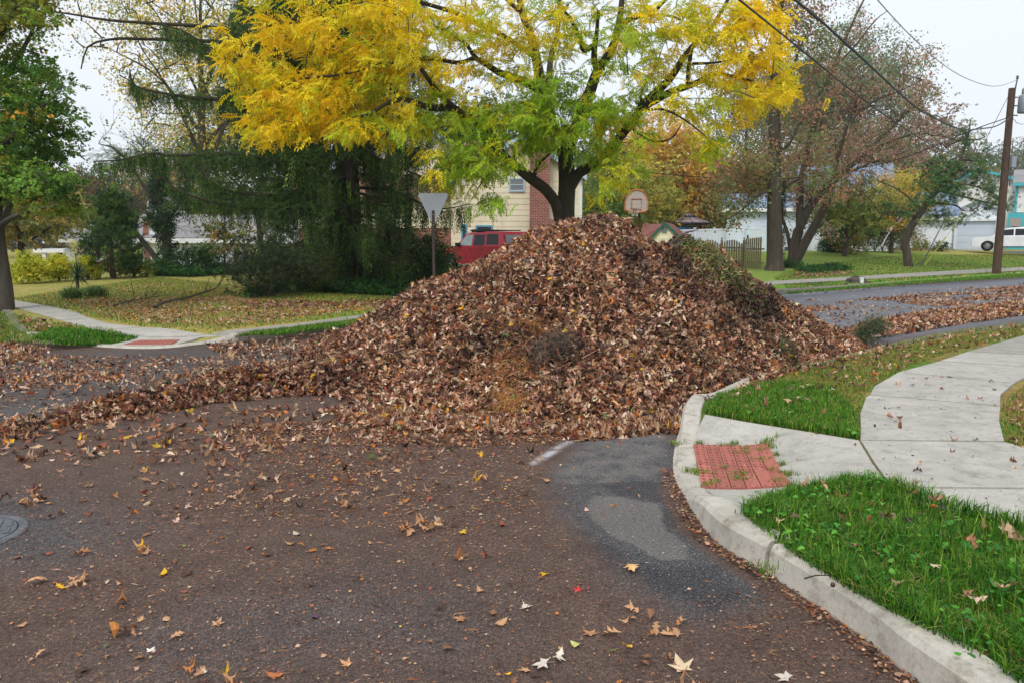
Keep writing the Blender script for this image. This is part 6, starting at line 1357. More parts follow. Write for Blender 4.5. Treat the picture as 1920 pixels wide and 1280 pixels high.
def brick_mat(name, c1, c2, mortar):
    m, n, l, p = nmat(name); tc = n.new('ShaderNodeTexCoord'); sp = n.new('ShaderNodeSeparateXYZ'); l.new(tc.outputs['Object'], sp.inputs[0]); ad = n.new('ShaderNodeMath'); l.new(sp.outputs[0], ad.inputs[0]); l.new(sp.outputs[1], ad.inputs[1])
    cb = n.new('ShaderNodeCombineXYZ'); l.new(ad.outputs[0], cb.inputs[0]); l.new(sp.outputs[2], cb.inputs[1]); b = n.new('ShaderNodeTexBrick'); l.new(cb.outputs[0], b.inputs['Vector'])
    b.inputs['Scale'].default_value = 1; b.inputs['Brick Width'].default_value = .22; b.inputs['Row Height'].default_value = .076; b.inputs['Mortar Size'].default_value = .008; b.inputs['Bias'].default_value = -.1
    b.inputs['Color1'].default_value = (*c1, 1); b.inputs['Color2'].default_value = (*c2, 1); b.inputs['Mortar'].default_value = (*mortar, 1)
    t = tex(n, l, 5, 6); x = mix(n, l, 1.0, b.outputs[0], ramp(n, l, t.outputs[0], [(.3, (.8,) * 3), (.7, (1.15,) * 3)]).outputs[0], 'MULTIPLY'); l.new(x, p.inputs['Base Color']); p.inputs['Roughness'].default_value = .9; bump(n, l, p, b.outputs['Fac'], -.5, .01); return m
M_CREAM = siding_mat('cream_siding', lin(236, 226, 196)); M_WHITE = siding_mat('white_siding', lin(226, 230, 238)); M_WHITE2 = siding_mat('cool_white_siding', lin(214, 222, 234)); M_IVORY = siding_mat('ivory_siding', lin(232, 230, 226))
M_TRIM = plain('white_trim', lin(232, 234, 236), .5, .4, var=.05); M_BLUE = plain('blue_trim', lin(92, 158, 184), .5, .4, var=.08); M_TEAL = plain('teal_trim', lin(74, 176, 186), .5, .4, var=.08); M_PALEBLUE = plain('pale_blue_frame', lin(186, 206, 220), .5, .4, var=.05)
M_GLASS = plain('window_glass', (.05, .06, .07), .08, .6, var=.3, scale=2); M_GLASS_GREY = plain('grey_glass', lin(128, 134, 138), .25, .5, var=.15, scale=3)  # grey pane; on the red car's rear window it paints in reflected sky
M_RBROWN = shingle('brown_shingles', lin(152, 116, 96)); M_RBLUE = shingle('blue_grey_shingles', lin(122, 138, 162)); M_RGREY = shingle('grey_shingles', lin(146, 144, 146)); M_RRED = shingle('red_brown_shingles', lin(134, 84, 78))
M_BRICK = brick_mat('red_brick', tuple(lin(150, 78, 60)), tuple(lin(120, 58, 48)), tuple(lin(176, 160, 150)))
M_DARKIN = plain('dark_interior', (.02, .018, .017), .9, .1)
def facing(pl, pr, d, near='auto'):
    """plan ends of a wall square to the line of sight at its end nearer the middle of the view"""
    ra, rb = ray(pl, 455)[:2], ray(pr, 455)[:2]
    if abs(pl - 960) < abs(pr - 960):
        A_ = ra / ra[1] * d; t = np.array([A_[1], -A_[0]]) / np.linalg.norm(A_); n_ = A_ / np.linalg.norm(A_); return A_, rb * ((A_ @ n_) / (rb @ n_))
    B_ = rb / rb[1] * d; n_ = B_ / np.linalg.norm(B_); return ra * ((B_ @ n_) / (ra @ n_)), B_
class Wall:
    """a vertical plane from plan point A to B (left to right as seen from outside)"""
    def __init__(s, A, B): s.A, s.B = np.array(A[:2], float), np.array(B[:2], float); d = s.B - s.A; s.L = np.linalg.norm(d); s.t = d / s.L; s.n = np.array([s.t[1], -s.t[0]])
    def p(s, u, z, o=0.0): q = s.A + s.t * u + s.n * o; return (q[0], q[1], z)
def lap(mb, w, z0, z1, course=.2, top=None, proj=.018):
    """lapped boards; top = (apex_u, apex_z) for a gable above z1"""
    z = z0; H_ = top[1] if top else z1
    def lim(q): 
        if q <= z1 or not top: return 0, w.L
        k = (q - z1) / (top[1] - z1); return top[0] * k, w.L + (top[0] - w.L) * k
    while z < H_ - .02:
        zb, zt = z, min(z + course, H_); 
        if zb < z1 < zt and top: zt = z1
        a0, b0_ = lim(zb); a1, b1 = lim(zt)
        if b0_ - a0 > .05:
            mb.add([w.p(a0, zb, proj), w.p(b0_, zb, proj), w.p(b1, zt, .002), w.p(a1, zt, .002)], np.array([[0, 1, 2, 3]])); mb.add([w.p(a0, zb, 0), w.p(b0_, zb, 0), w.p(b0_, zb, proj), w.p(a0, zb, proj)], np.array([[0, 1, 2, 3]]))
        z = zt
def wbox(mb, w, u0, u1, z0, z1, o0, o1):
    v = [w.p(u0, z0, o0), w.p(u1, z0, o0), w.p(u1, z0, o1), w.p(u0, z0, o1), w.p(u0, z1, o0), w.p(u1, z1, o0), w.p(u1, z1, o1), w.p(u0, z1, o1)]
    mb.add(v, np.array([(0, 1, 2, 3), (7, 6, 5, 4), (4, 5, 1, 0), (5, 6, 2, 1), (6, 7, 3, 2), (7, 4, 0, 3)]))
def block(root, A, B, depth, z0, z1, mat, course=.2, gable=None, roof=None, over=.35, thick=.14, trim=None, hip_ridge=None):
    """house volume: front wall A->B facing the viewer; gable=(apex share, apex z): gable in the front; hip_ridge=z: ridge parallel to the front"""
    A, B = np.array(A[:2]), np.array(B[:2]); f = Wall(A, B); C, D = B - f.n * depth, A - f.n * depth; mb = MB()
    ap = (f.L * gable[0], gable[1]) if gable else None
    lap(mb, f, z0, z1, course, ap); lap(mb, Wall(C, D), z0, z1, course, (f.L * (1 - gable[0]), gable[1]) if gable else None)
    r_, l_ = Wall(B, C), Wall(D, A); hr = (depth / 2, hip_ridge) if hip_ridge else None
    lap(mb, r_, z0, z1, course, hr); lap(mb, l_, z0, z1, course, hr); mb.obj('wall', mat, root)
    rm = MB(); tm = MB()
    def slab(p):          # p: four corners, counter-clockwise from above
        p = np.array(p); nn = np.cross(p[1] - p[0], p[3] - p[0]); nn /= np.linalg.norm(nn)
        if nn[2] < 0: nn = -nn
        rm.add(np.vstack([p, p + nn * thick]), np.array([(0, 3, 2, 1), (4, 5, 6, 7), (0, 1, 5, 4), (1, 2, 6, 5), (2, 3, 7, 6), (3, 0, 4, 7)]))
    if gable:
        ua = f.L * gable[0]
        for u0, sg in ((0, -1), (f.L, 1)):
            k = (gable[1] - z1) / max(abs(ua - u0), .01); ue = u0 + sg * over; ze = z1 - k * over
            slab([f.p(ue, ze + .02, over), f.p(ua, gable[1] + .02, over), f.p(ua, gable[1] + .02, -depth - over), f.p(ue, ze + .02, -depth - over)])
            o = over + .012; a_, b_ = np.array(f.p(ue, ze, o)), np.array(f.p(ua, gable[1], o)); up = np.array([0, 0, .2]); n3 = np.array([*f.n, 0]) * .04
            tm.add([a_ - up * .3, b_ - up * .3, b_ + up, a_ + up, a_ - up * .3 + n3, b_ - up * .3 + n3, b_ + up + n3, a_ + up + n3], np.array([(0, 1, 2, 3), (7, 6, 5, 4), (4, 5, 1, 0), (5, 6, 2, 1), (6, 7, 3, 2), (7, 4, 0, 3)]))
    elif hip_ridge:
        k = (hip_ridge - z1) / (depth / 2); ze = z1 - k * over
        slab([f.p(-over, ze + .02, over), f.p(f.L + over, ze + .02, over), f.p(f.L + over, hip_ridge + .02, -depth / 2), f.p(-over, hip_ridge + .02, -depth / 2)])
        slab([f.p(-over, hip_ridge + .02, -depth / 2), f.p(f.L + over, hip_ridge + .02, -depth / 2), f.p(f.L + over, ze + .02, -depth - over), f.p(-over, ze + .02, -depth - over)])
        wbox(tm, f, -over, f.L + over, ze - .14, ze + .1, over + .006, over + .1)
    if rm.v: rm.obj('roof', roof, root)
    if tm.v: tm.obj('trim', trim or M_TRIM, root)
    return f
def window(root, w, u0, u1, z0, z1, frame, glass=None, fw=.08, mull=True, name='window', proj=.06):
    mb = MB(); wbox(mb, w, u0 - fw, u0, z0 - fw, z1 + fw, .0, proj); wbox(mb, w, u1, u1 + fw, z0 - fw, z1 + fw, .0, proj); wbox(mb, w, u0, u1, z1, z1 + fw, .0, proj - .004); wbox(mb, w, u0, u1, z0 - fw, z0, .0, proj + .02)
    if mull: wbox(mb, w, u0, u1, (z0 + z1) / 2 - .02, (z0 + z1) / 2 + .02, .0, proj - .012)
    o = mb.obj(name, frame, root); g_ = MB(); wbox(g_, w, u0, u1, z0, z1, .0, .03); g_.obj('pane', glass or M_GLASS, o); return o
def zat(py, d): return float(V(960, py, d)[2])
# --- cream house behind the yellow tree
d = 38.0; A, B = V(846, 455, d), V(1086, 455, d); zb = float(H(A[0], A[1])) - .1
ch = thing('cream_house', (A[0], A[1], zb), 'cream sided house with brown roof and tall brick chimney', 'house')
f = block(ch, A, B, 7.5, zb, zat(330, d), M_CREAM, .27, (.56, zat(262, d)), M_RBROWN, .3, trim=M_PALEBLUE)
u = lambda px: (V(px, 455, d)[0] - A[0])
window(ch, f, u(957), u(981), zat(357, d), zat(337, d), M_PALEBLUE, M_GLASS_GREY); window(ch, f, u(895), u(921), zat(450, d), zat(426, d), M_BLUE); window(ch, f, u(868), u(873), zat(474, d), zat(424, d), M_BLUE, name='door_light', mull=False)
mb = MB(); wbox(mb, f, u(940), u(940.6), zb, zat(385, d), .0, .05); mb.obj('cable', M_TRIM, ch)
mb = MB(); wbox(mb, f, u(993), u(1029), zb, zat(225, d), .02, .62); wbox(mb, f, u(993), u(1046), zb, zat(412, d), .02, .6)
wbox(mb, f, u(991), u(1031), zat(225, d), zat(219, d), .0, .66); mb.obj('chimney', M_BRICK, ch)
mb = MB(); wbox(mb, f, f.L - .02, f.L + .12, zb, zat(330, d), -.1, .03); mb.obj('corner_board', M_TRIM, ch)
# rear two-storey part and the lower roof between
d2 = 42.0; A2, B2 = V(640, 455, d2), V(862, 455, d2)
g2 = block(ch, A2, B2, 7, zb, zat(286, d2), M_CREAM, .27, (.55, zat(212, d2)), M_RBROWN, .35, trim=M_PALEBLUE)
rm = MB(); q = [V(848, 330, 38.2), V(950, 330, 38.2), V(950, 262, 42.0), V(848, 262, 42.0)]; q = np.array(q); rm.add(np.vstack([q, q - [0, 0, .15]]), np.array([(0, 1, 2, 3), (7, 6, 5, 4), (0, 4, 5, 1), (1, 5, 6, 2), (2, 6, 7, 3), (3, 7, 4, 0)])); rm.obj('roof', M_RBROWN, ch)
w3 = Wall(V(560, 455, 39), V(846, 455, 39)); mb = MB(); wbox(mb, w3, 0, w3.L - .02, zb, zat(428, 39), -3, 0); mb.obj('brick_wall', M_BRICK, ch)
mb = MB(); lap(mb, w3, zat(428, 39), zat(370, 39), .27); mb.obj('wall', M_CREAM, ch)
q = np.array([V(550, 368, 38.6), V(846, 368, 38.6), V(846, 330, 42), V(550, 330, 42)]); rm = MB(); rm.add(np.vstack([q, q - [0, 0, .15]]), np.array([(0, 1, 2, 3), (7, 6, 5, 4), (0, 4, 5, 1), (1, 5, 6, 2), (2, 6, 7, 3), (3, 7, 4, 0)])); rm.obj('roof', M_RBROWN, ch)
window(ch, w3, 2.2, 3.4, zat(450, 39), zat(420, 39), M_TRIM)
# --- white house with garage, left
d = 42.0; A, B = facing(266, 468, d); zb = float(H(A[0], A[1])) - .15
wh = thing('white_house', (A[0], A[1], zb), 'white sided house with brick trimmed garage door behind the ivy tree', 'house')
f = block(wh, A, B, 8, zb, zat(447, d), M_WHITE2, .2, roof=M_RGREY, over=.4, hip_ridge=zat(404, d))
mb = MB(); wbox(mb, f, .1, .35, zb, zb + 2.45, 0, .1); wbox(mb, f, 1.0, 1.22, zb, zb + 2.45, 0, .1); wbox(mb, f, .1, 1.22, zb + 2.22, zb + 2.6, 0, .12); mb.obj('brick_surround', M_BRICK, wh)
mb = MB(); wbox(mb, f, .35, 1.0, zb, zb + 2.2, 0, .05); mb.obj('garage_door', M_TRIM, wh); mb = MB(); wbox(mb, f, 1.22, 1.34, zb, zb + 2.6, 0, .14); mb.obj('door_post', plain('yellowed_post', lin(196, 162, 96)), wh)
g2 = block(wh, *facing(290, 340, 46), 5, zb, zat(395, 46), M_WHITE2, .2, roof=M_RGREY, over=.3, hip_ridge=zat(372, 46)); window(wh, g2, .35, .8, zat(420, 46), zat(402, 46), M_TRIM)
# --- grey white house, far left
d = 50.0; A, B = facing(122, 192, d); zb = float(H(A[0], A[1])) - .1
gh = thing('grey_house', (A[0], A[1], zb), 'low pale house with dark carport and small brick chimney far left', 'house')
f = block(gh, A, B, 7, zb, zat(449, d), M_WHITE, .2, roof=M_RGREY, over=.35, hip_ridge=zat(431, d)); window(gh, f, u0 := 1.55, u0 + .36, zat(468, d), zat(453, d), M_TRIM)
mb = MB(); c_ = V(172, 430, d + 3); mb.box((c_[0] - .25, c_[1] - .25, zat(438, d)), (c_[0] + .25, c_[1] + .25, zat(422, d))); mb.obj('chimney', M_BRICK, gh); mb = MB(); mb.box((c_[0] - .3, c_[1] - .3, zat(422, d)), (c_[0] + .3, c_[1] + .3, zat(419, d))); mb.obj('chimney_cap', M_TRIM, gh)
A3, B3 = V(70, 455, d), V(121, 455, d); w3 = Wall(A3, B3); mb = MB(); wbox(mb, w3, 0, w3.L, zb, zat(474, d), -4, -3.8); mb.obj('carport_back', M_DARKIN, gh); mb = MB(); wbox(mb, w3, -.2, w3.L, zat(474, d), zat(467, d), -4, .2); mb.obj('carport_roof', M_TRIM, gh)
mb = MB(); wbox(mb, w3, .3, .52, zb, zat(474, d), -.1, .1); mb.obj('carport_post', M_TRIM, gh)
# --- white house with blue grey roofs, right
d = 55.0; zb = .75
rh = thing('white_house', (*V(1500, 455, d)[:2], zb), 'long white house with blue grey roofs and a white garage door at right', 'house')
f = block(rh, *facing(1361, 1500, d), 8, zb, zat(392, d), M_WHITE2, .2, roof=M_RBLUE, over=.35, hip_ridge=zat(362, d)); window(rh, f, V(1466, 455, d)[0] - f.A[0], V(1475, 455, d)[0] - f.A[0], zat(471, d), zat(463, d), M_TRIM, mull=False)
mb = MB(); wbox(mb, f, 0, f.L, zb - .3, zb + .35, 0, .03); mb.obj('foundation', M_CONC_OLD, rh)
g2 = block(rh, *facing(1500, 1665, 58), 8, zb, zat(362, 58), M_WHITE, .2, roof=M_RBLUE, over=.4, hip_ridge=zat(306, 58))
for a, b in ((1600, 1618), (1640, 1658)): window(rh, g2, V(a, 455, 58)[0] - g2.A[0], V(b, 455, 58)[0] - g2.A[0], zat(392, 58), zat(368, 58), M_TRIM)
g3 = block(rh, *facing(1640, 1784, 62), 8, zb, zat(402, 57), M_WHITE, .2, roof=M_RBLUE, over=.4, hip_ridge=zat(352, 57)); window(rh, g3, 1.2, 2.1, zat(432, 57), zat(415, 57), M_TRIM)
mb = MB(); wbox(mb, g3, 0, g3.L, zb - .3, zb + .42, 0, .03); mb.obj('foundation', plain('tan_block', lin(150, 136, 112)), rh)
d = 60.0; A, B = facing(1781, 1874, 64); g4 = block(rh, A, B, 7, zb, zat(396, 63.5), M_WHITE, .17, (.5, zat(374, 63.5)), M_RBLUE, .3)
ug = lambda px: float(np.interp(px, [1781, 1874], [0, g4.L]))
zgb = zat(468, 63.5); mb = MB(); a, b, zt = ug(1793), ug(1864), zat(415, 63.5)
for k in range(4):
    wbox(mb, g4, a, b, zgb + (zt - zgb) * k / 4 + .012, zgb + (zt - zgb) * (k + 1) / 4 - .012, 0, .04); 
mb.obj('garage_door', plain('garage_door_paint', lin(196, 206, 220), .5, .4, var=.04), rh); mb = MB(); wbox(mb, g4, a - .2, a, zgb, zt + .2, 0, .3); wbox(mb, g4, b, b + .2, zgb, zt + .2, 0, .3); wbox(mb, g4, a, b, zt, zt + .2, 0, .296); mb.obj('door_frame', M_TRIM, rh)
# --- teal trimmed house at the far right
d = 74.0; A, B = facing(1779, 1908, d); zb = .8
th = thing('teal_house', (A[0], A[1], zb), 'pale two storey house with teal trim and shutters at far right', 'house')
f = block(th, A, B, 12, zb, zat(346, d), M_IVORY, .2, (.36, zat(322, d)), M_RGREY, .4, trim=M_TEAL)
g2 = block(th, *facing(1900, 2010, d - 4), 9, zat(402, d), zat(350, d), M_IVORY, .2, roof=M_RGREY, over=.4, hip_ridge=zat(322, d), trim=M_TEAL)
w3 = Wall(*facing(1886, 2010, d - 3.8)); mb = MB(); wbox(mb, w3, 0, w3.L, zb, zat(403, d), -1.5, 0); mb.obj('lower_wall', M_TEAL, th); mb = MB(); wbox(mb, w3, .15, 1.0, zat(428, d), zat(412, d), 0, .05); mb.obj('stone_panel', plain('stone_panel', lin(160, 150, 140)), th)
window(th, g2, 1.15, 2.1, zat(378, d), zat(356, d), M_TRIM); mb = MB(); wbox(mb, g2, .6, 1.0, zat(378, d), zat(355, d), .0, .05); mb.obj('shutter', M_TEAL, th)
mb = MB(); wbox(mb, g2, -.15, .05, zat(402, d), zat(346, d), 0, .06); mb.obj('corner_board', M_TEAL, th)

# ---------------------------------------------------------------- fences, shed, gazebo
d = 58; A, B = V(1262, 455, 62), V(1436, 455, 53); vf = thing('vinyl_fence', (*A[:2], .5), 'long solid white vinyl fence behind the picket fence', 'fence'); w = Wall(A, B); z0, z1 = .5, zat(428, 55)
M_VINYL = plain('white_vinyl', lin(222, 232, 244), .4, .4, var=.04); mb = MB()
for k in np.arange(0, w.L, .3): wbox(mb, w, k, min(k + .296, w.L), z0, z1 - .14, -.02, .02)
mb.obj('panel', M_VINYL, vf); mb = MB(); wbox(mb, w, 0, w.L, z1 - .14, z1, -.04, .04); mb.obj('rail', M_VINYL, vf)
for k in (.03, .26, .48, .68, .83, .99):
    mb = MB(); wbox(mb, w, w.L * k - .07, w.L * k + .07, z0, z1 + .08, -.06, .06); wbox(mb, w, w.L * k - .085, w.L * k + .085, z1 + .08, z1 + .12, -.08, .08); mb.obj('post', M_VINYL, vf)
mb = MB(); wbox(mb, w, w.L * .68 - .06, w.L * .68 + .08, z1 - .35, z1 - .1, .061, .1); wbox(mb, w, w.L * .83 - .02, w.L * .83 + .1, z1 - .75, z1 - .5, .061, .1); mb.obj('gate_latch', M_DARKIN, vf)
A2, B2 = V(1436, 455, 53), V(1470, 455, 54); w = Wall(A2, B2); mb = MB(); wbox(mb, w, .01, w.L, z0, z1, -.03, .02); mb.obj('gate_panel', M_VINYL, vf)
M_PICKET = plain('weathered_picket', lin(136, 124, 98), .9, .1, var=.35, scale=14, bmp=.4)
pf = thing('picket_fence', (*V(1395, 455, 38)[:2], .4), 'weathered grey brown wooden picket fence with scalloped top', 'fence')
def pickets(A, B, z0, zt, scallop, step=.115):
    w = Wall(A, B); mb = MB(); n = int(w.L / step); 
    for i in range(n):
        t = (i + .5) / n; sc = scallop * abs(math.sin(math.pi * t * max(1, round(w.L / 1.15)))) if scallop else 0; z = zt(t) - (scallop or 0) + sc + rng.uniform(-.012, .012); u0 = i * step; wd = .082; zz = z0(t)
        v = [w.p(u0, zz, 0), w.p(u0 + wd, zz, 0), w.p(u0 + wd, z - .05, 0), w.p(u0 + wd / 2, z, 0), w.p(u0, z - .05, 0)]; v2 = [w.p(u0, zz, .02), w.p(u0 + wd, zz, .02), w.p(u0 + wd, z - .05, .02), w.p(u0 + wd / 2, z, .02), w.p(u0, z - .05, .02)]
        mb.add(v + v2, [np.array([[5, 6, 7, 8, 9], [4, 3, 2, 1, 0]]), np.array([[0, 1, 6, 5], [1, 2, 7, 6], [2, 3, 8, 7], [3, 4, 9, 8], [4, 0, 5, 9]])])
    for q in (.3, .95): wbox(mb, w, 0, w.L, z0(0) + q, z0(0) + q + .08, -.04, -.002)
    mb.obj('panel', M_PICKET, pf); return w
zf0 = .35; w = pickets(V(1270, 455, 39), V(1397, 455, 37.5), lambda t: zf0, lambda t: zat(449, 38), .22)
for k in np.linspace(.02, .98, 4):
    mb = MB(); wbox(mb, w, w.L * k - .05, w.L * k + .05, zf0, zat(449, 38) - .05, -.12, -.045); v, f_ = lathe(w.p(w.L * k, zat(449, 38) - .05, -.08), [(.03, 0), (.02, .03), (.05, .08), (.02, .13), (.001, .15)], 8); mb.add(v, f_[0]); mb.obj('post', M_PICKET, pf)
pickets(V(1398, 455, 37.4), V(1433, 455, 36.6), lambda t: .3, lambda t: zat(448, 37.4) * (1 - t) + zat(444, 36.6) * t, 0)
# shed
d = 56; A, B = V(1222, 455, d), V(1276, 455, d - .6); zb = .3; sd = thing('garden_shed', (*A[:2], zb), 'small cream garden shed with red brown roof and green rake', 'shed')
M_GREEN = plain('dark_green_trim', lin(40, 92, 78), .5, .4); f = block(sd, A, B, 5.5, zb, zat(448, d), M_CREAM, .3, (.45, zat(421, d)), M_RRED, .14, trim=M_GREEN); 
window(sd, f, f.L * .45 - .18, f.L * .45 + .12, zat(436, d), zat(428, d), plain('grey_vent', lin(120, 130, 150)), M_GLASS_GREY, .04)
q = np.array([V(1200, 446, d + .2), V(1222, 446, d), V(1246, 420, d + .1), V(1205, 420, d + 5)]); mb = MB(); mb.add(np.vstack([q, q - [0, 0, .12]]), np.array([(0, 1, 2, 3), (7, 6, 5, 4), (0, 4, 5, 1), (1, 5, 6, 2), (2, 6, 7, 3), (3, 7, 4, 0)])); mb.obj('roof', M_RRED, sd)
# gazebo: two tier hipped metal roof on posts
c = V(1287, 455, 66); zb = .6; gz_ = thing('gazebo', (c[0], c[1], zb), 'gazebo with two tiered grey metal roof behind the white fence', 'gazebo'); M_GAZ = plain('grey_metal_roof', lin(150, 134, 138), .5, .4, var=.1); M_GAZD = plain('dark_frame', lin(52, 48, 50), .5, .4)
def pyr(r0, z0, r1, z1, mat, nm, k=12):
    v, f_ = lathe((c[0], c[1], 0), [(r0, z0), (r1, z1)], k); obj(nm, v, f_[0], mat, gz_); mb = MB()
    for q in range(k): a = q * 2 * math.pi / k; mb.tube(np.array([(c[0] + r0 * math.cos(a), c[1] + r0 * math.sin(a), z0), (c[0] + r1 * math.cos(a), c[1] + r1 * math.sin(a), z1)]), [.035, .03], 4)
    v, f_ = lathe((c[0], c[1], 0), [(r0 + .03, z0 - .1), (r0 + .03, z0 + .03), (r0 - .08, z0 - .1)], k); mb.add(v, f_[0]); mb.obj('roof_frame', M_GAZD, gz_)
pyr(2.15, zat(419, 66), .55, zat(407, 66), M_GAZ, 'roof'); pyr(.68, zat(405.5, 66), .03, zat(399, 66), M_GAZ, 'cupola_roof'); v, f_ = lathe((c[0], c[1], 0), [(.5, zat(409, 66)), (.5, zat(405, 66))], 12); obj('cupola', v, f_[0], M_GAZD, gz_)
for sx in (-1, 1):
    for sy in (-1, 1): mb = MB(); mb.box((c[0] + sx * 1.5 - .06, c[1] + sy * 1.5 - .06, zb), (c[0] + sx * 1.5 + .06, c[1] + sy * 1.5 + .06, zat(418, 66))); mb.obj('post', M_GAZD, gz_)
# blue pool cover edge seen over the fence
c = V(1262, 455, 66); v, f_ = lathe((c[0], c[1], 0), [(1.6, .5), (1.6, zat(427, 66)), (1.2, zat(424, 66)), (.01, zat(423, 66))], 24); obj('pool', v, f_[:1], plain('blue_pool_wall', lin(70, 150, 214), .4, .4), base=(c[0], c[1], .5), label='blue swimming pool rim showing between shed and white fence', cat='pool')

# ---------------------------------------------------------------- basketball hoop
d = 40.0; c = V(1193, 393, d); zb = float(H(c[0], c[1])); bh = thing('basketball_hoop', (c[0] + .2, c[1], zb), 'old basketball hoop with grey fan backboard and faded orange border', 'basketball hoop')
M_BOARD = plain('weathered_backboard', lin(186, 174, 166), .7, .2, var=.2, scale=9); M_ORANGE = plain('faded_orange', lin(206, 108, 70), .6, .3, var=.2); M_RUST = plain('rusty_pole', lin(88, 52, 44), .8, .2, var=.3)
pxw = d / F_PX; out = [(-21, -8), (-21, 6), (-19, 16), (-13, 24), (-5, 28), (4, 28.5), (12, 25), (18, 18), (21, 8), (21, -8), (14, -12), (0, -13), (-12, -11)]
O3 = np.array([(c[0] + a * pxw, c[1], c[2] + (b + 7) * pxw) for a, b in out]); n_ = len(O3); mb = MB(); b3 = O3 + [0, .04, 0]; i = np.arange(n_)
mb.add(np.vstack([O3, b3]), [i[None, ::1], i[None, ::-1] + n_, np.c_[i, i + n_, (i + 1) % n_ + n_, (i + 1) % n_]]); mb.obj('backboard', M_BOARD, bh)
mb = MB(); cl = np.vstack([O3, O3[:1]]) + [0, -.02, 0]; mb.tube(cl, .035, 4); r_ = np.array([(c[0] + a * pxw, c[1] - .02, c[2] + b * pxw) for a, b in ((-9, -1), (-9, 19), (9, 19), (9, -1), (-9, -1))]); mb.tube(r_, .028, 4); mb.obj('border', M_ORANGE, bh)
a = np.linspace(0, 2 * math.pi, 20); mb = MB(); mb.tube(np.c_[c[0] - .12 + .23 * np.cos(a), c[1] - .33 + .23 * np.sin(a), np.full(20, c[2] + .0)], .012, 5); mb.tube(np.array([(c[0] - .1, c[1], c[2]), (c[0] - .1, c[1] - .1, c[2])]), .03, 5); mb.obj('rim', M_RUST, bh)
mb = MB()
for q in range(10): a0 = q * .628; mb.tube(np.array([(c[0] - .12 + .23 * math.cos(a0), c[1] - .33 + .23 * math.sin(a0), c[2]), (c[0] - .12 + .13 * math.cos(a0 + .4), c[1] - .33 + .13 * math.sin(a0 + .4), c[2] - .35)]), .006, 3)
mb.obj('net', M_TRIM, bh)
mb = MB(); mb.tube(np.array([(c[0] + .2, c[1] + .25, zb), (c[0] + .2, c[1] + .22, c[2] + .1)]), .06, 8); mb.tube(np.array([(c[0] + .2, c[1] + .22, c[2] + .1), (c[0], c[1] + .03, c[2] + .3)]), .035, 6); mb.obj('pole', M_RUST, bh)

# ---------------------------------------------------------------- yield sign, seen from behind
d = 19.0; c = V(812, 400, d); zb = float(H(c[0], c[1])); ys = thing('yield_sign', (c[0], c[1], zb), 'triangular yield sign seen from its bare grey back', 'road sign')
P0 = [V(787, 362.5, d), V(838, 362.5, d), V(840.5, 367, d), V(815, 420, d), V(810.5, 420, d), V(784, 367, d)]; O3 = np.array(P0); n_ = 6; i = np.arange(n_); M_ALU = plain('bare_aluminium', lin(168, 172, 182), .45, .4, .25, var=.08, scale=5)
tri = catmull(np.vstack([O3, O3[:1]]), 7)[:-1]; mb = MB(); mb.add(np.vstack([O3, O3 + [0, .004, 0]]), [i[None, ::-1], np.c_[i, (i + 1) % n_, (i + 1) % n_ + n_, i + n_]]); mb.obj('plate_back', M_ALU, ys)
M_SIGNW = plain('sign_white', (.75, .75, .74), .4, .4); M_SIGNR = plain('sign_red', (.55, .03, .03), .4, .4); obj('plate_face', O3 + [0, .006, 0], i[None, :], M_SIGNR, ys); ctr = O3.mean(0); obj('face_centre', ctr + (O3 - ctr) * .55 + [0, .009, 0], i[None, :], M_SIGNW, ys)
x0, x1 = V(809.5, 400, d)[0], V(815, 400, d)[0]; mb = MB(); prof = np.array([(x0, 0), (x0 + .018, -.03), (x1 - .018, -.03), (x1, 0), (x1 - .016, -.024), (x0 + .016, -.024)])
zt = zat(395, d); v = np.array([(a, c[1] - .006 + b - .002, z) for z in (zb - .1, zt) for a, b in prof]); i = np.arange(6); mb.add(v, [np.c_[i, (i + 1) % 6, (i + 1) % 6 + 6, i + 6], np.array([[0, 1, 2, 3, 4, 5], [11, 10, 9, 8, 7, 6]])]); mb.obj('post', plain('brown_steel_post', lin(84, 70, 66), .7, .3, .3, var=.15), ys)
mb = MB()
for z in (zt - .1, zt - .35): v, f_ = lathe(((x0 + x1) / 2, c[1] - .045, z), [(.001, -.008), (.012, -.008), (.012, .008), (.001, .01)], 8, 1); mb.add(v, f_)
mb.obj('bolt', M_ALU, ys)

# ---------------------------------------------------------------- utility pole and its wires
bp_ = GH(1868, 513); d = bp_[1]; up_ = thing('utility_pole', bp_, 'tall brown wooden utility pole on the grass verge at right', 'utility pole'); top = V(1897.5, 166, d)
M_POLE = bark('creosoted_pole', (.06, .032, .024), (.16, .085, .065), 14); mb = MB(); mb.tube(path([bp_ + [0, 0, -.1], .5 * (bp_ + top), top], [.19, .165, .14], 10)[:, :3], np.linspace(.19, .14, 10), 12); mb.obj('pole', M_POLE, up_, smooth=True)
M_CAN = plain('grey_transformer', lin(150, 158, 170), .5, .4, .2, var=.08); M_HW = plain('galvanised_hardware', lin(96, 104, 106), .5, .4, .5); M_CABLE = plain('black_cable', (.012, .014, .014), .5, .3); M_STRAND = plain('grey_strand', lin(84, 88, 90), .5, .4, .3)
c = V(1921, 195, d); v, f_ = lathe((c[0], c[1], c[2] - .42), [(.001, 0), (.24, .0), (.27, .04), (.27, .74), (.25, .8), (.1, .86), (.001, .86)], 20); obj('transformer', v, f_, M_CAN, up_, smooth=True)
mb = MB()
for o in (-.12, .1): v, f_ = lathe((c[0] + o, c[1], c[2] + .42), [(.03, 0), (.06, .03), (.03, .07), (.06, .1), (.03, .14), (.05, .18), (.01, .3)], 10); mb.add(v, f_)
mb.obj('bushing', M_HW, up_)
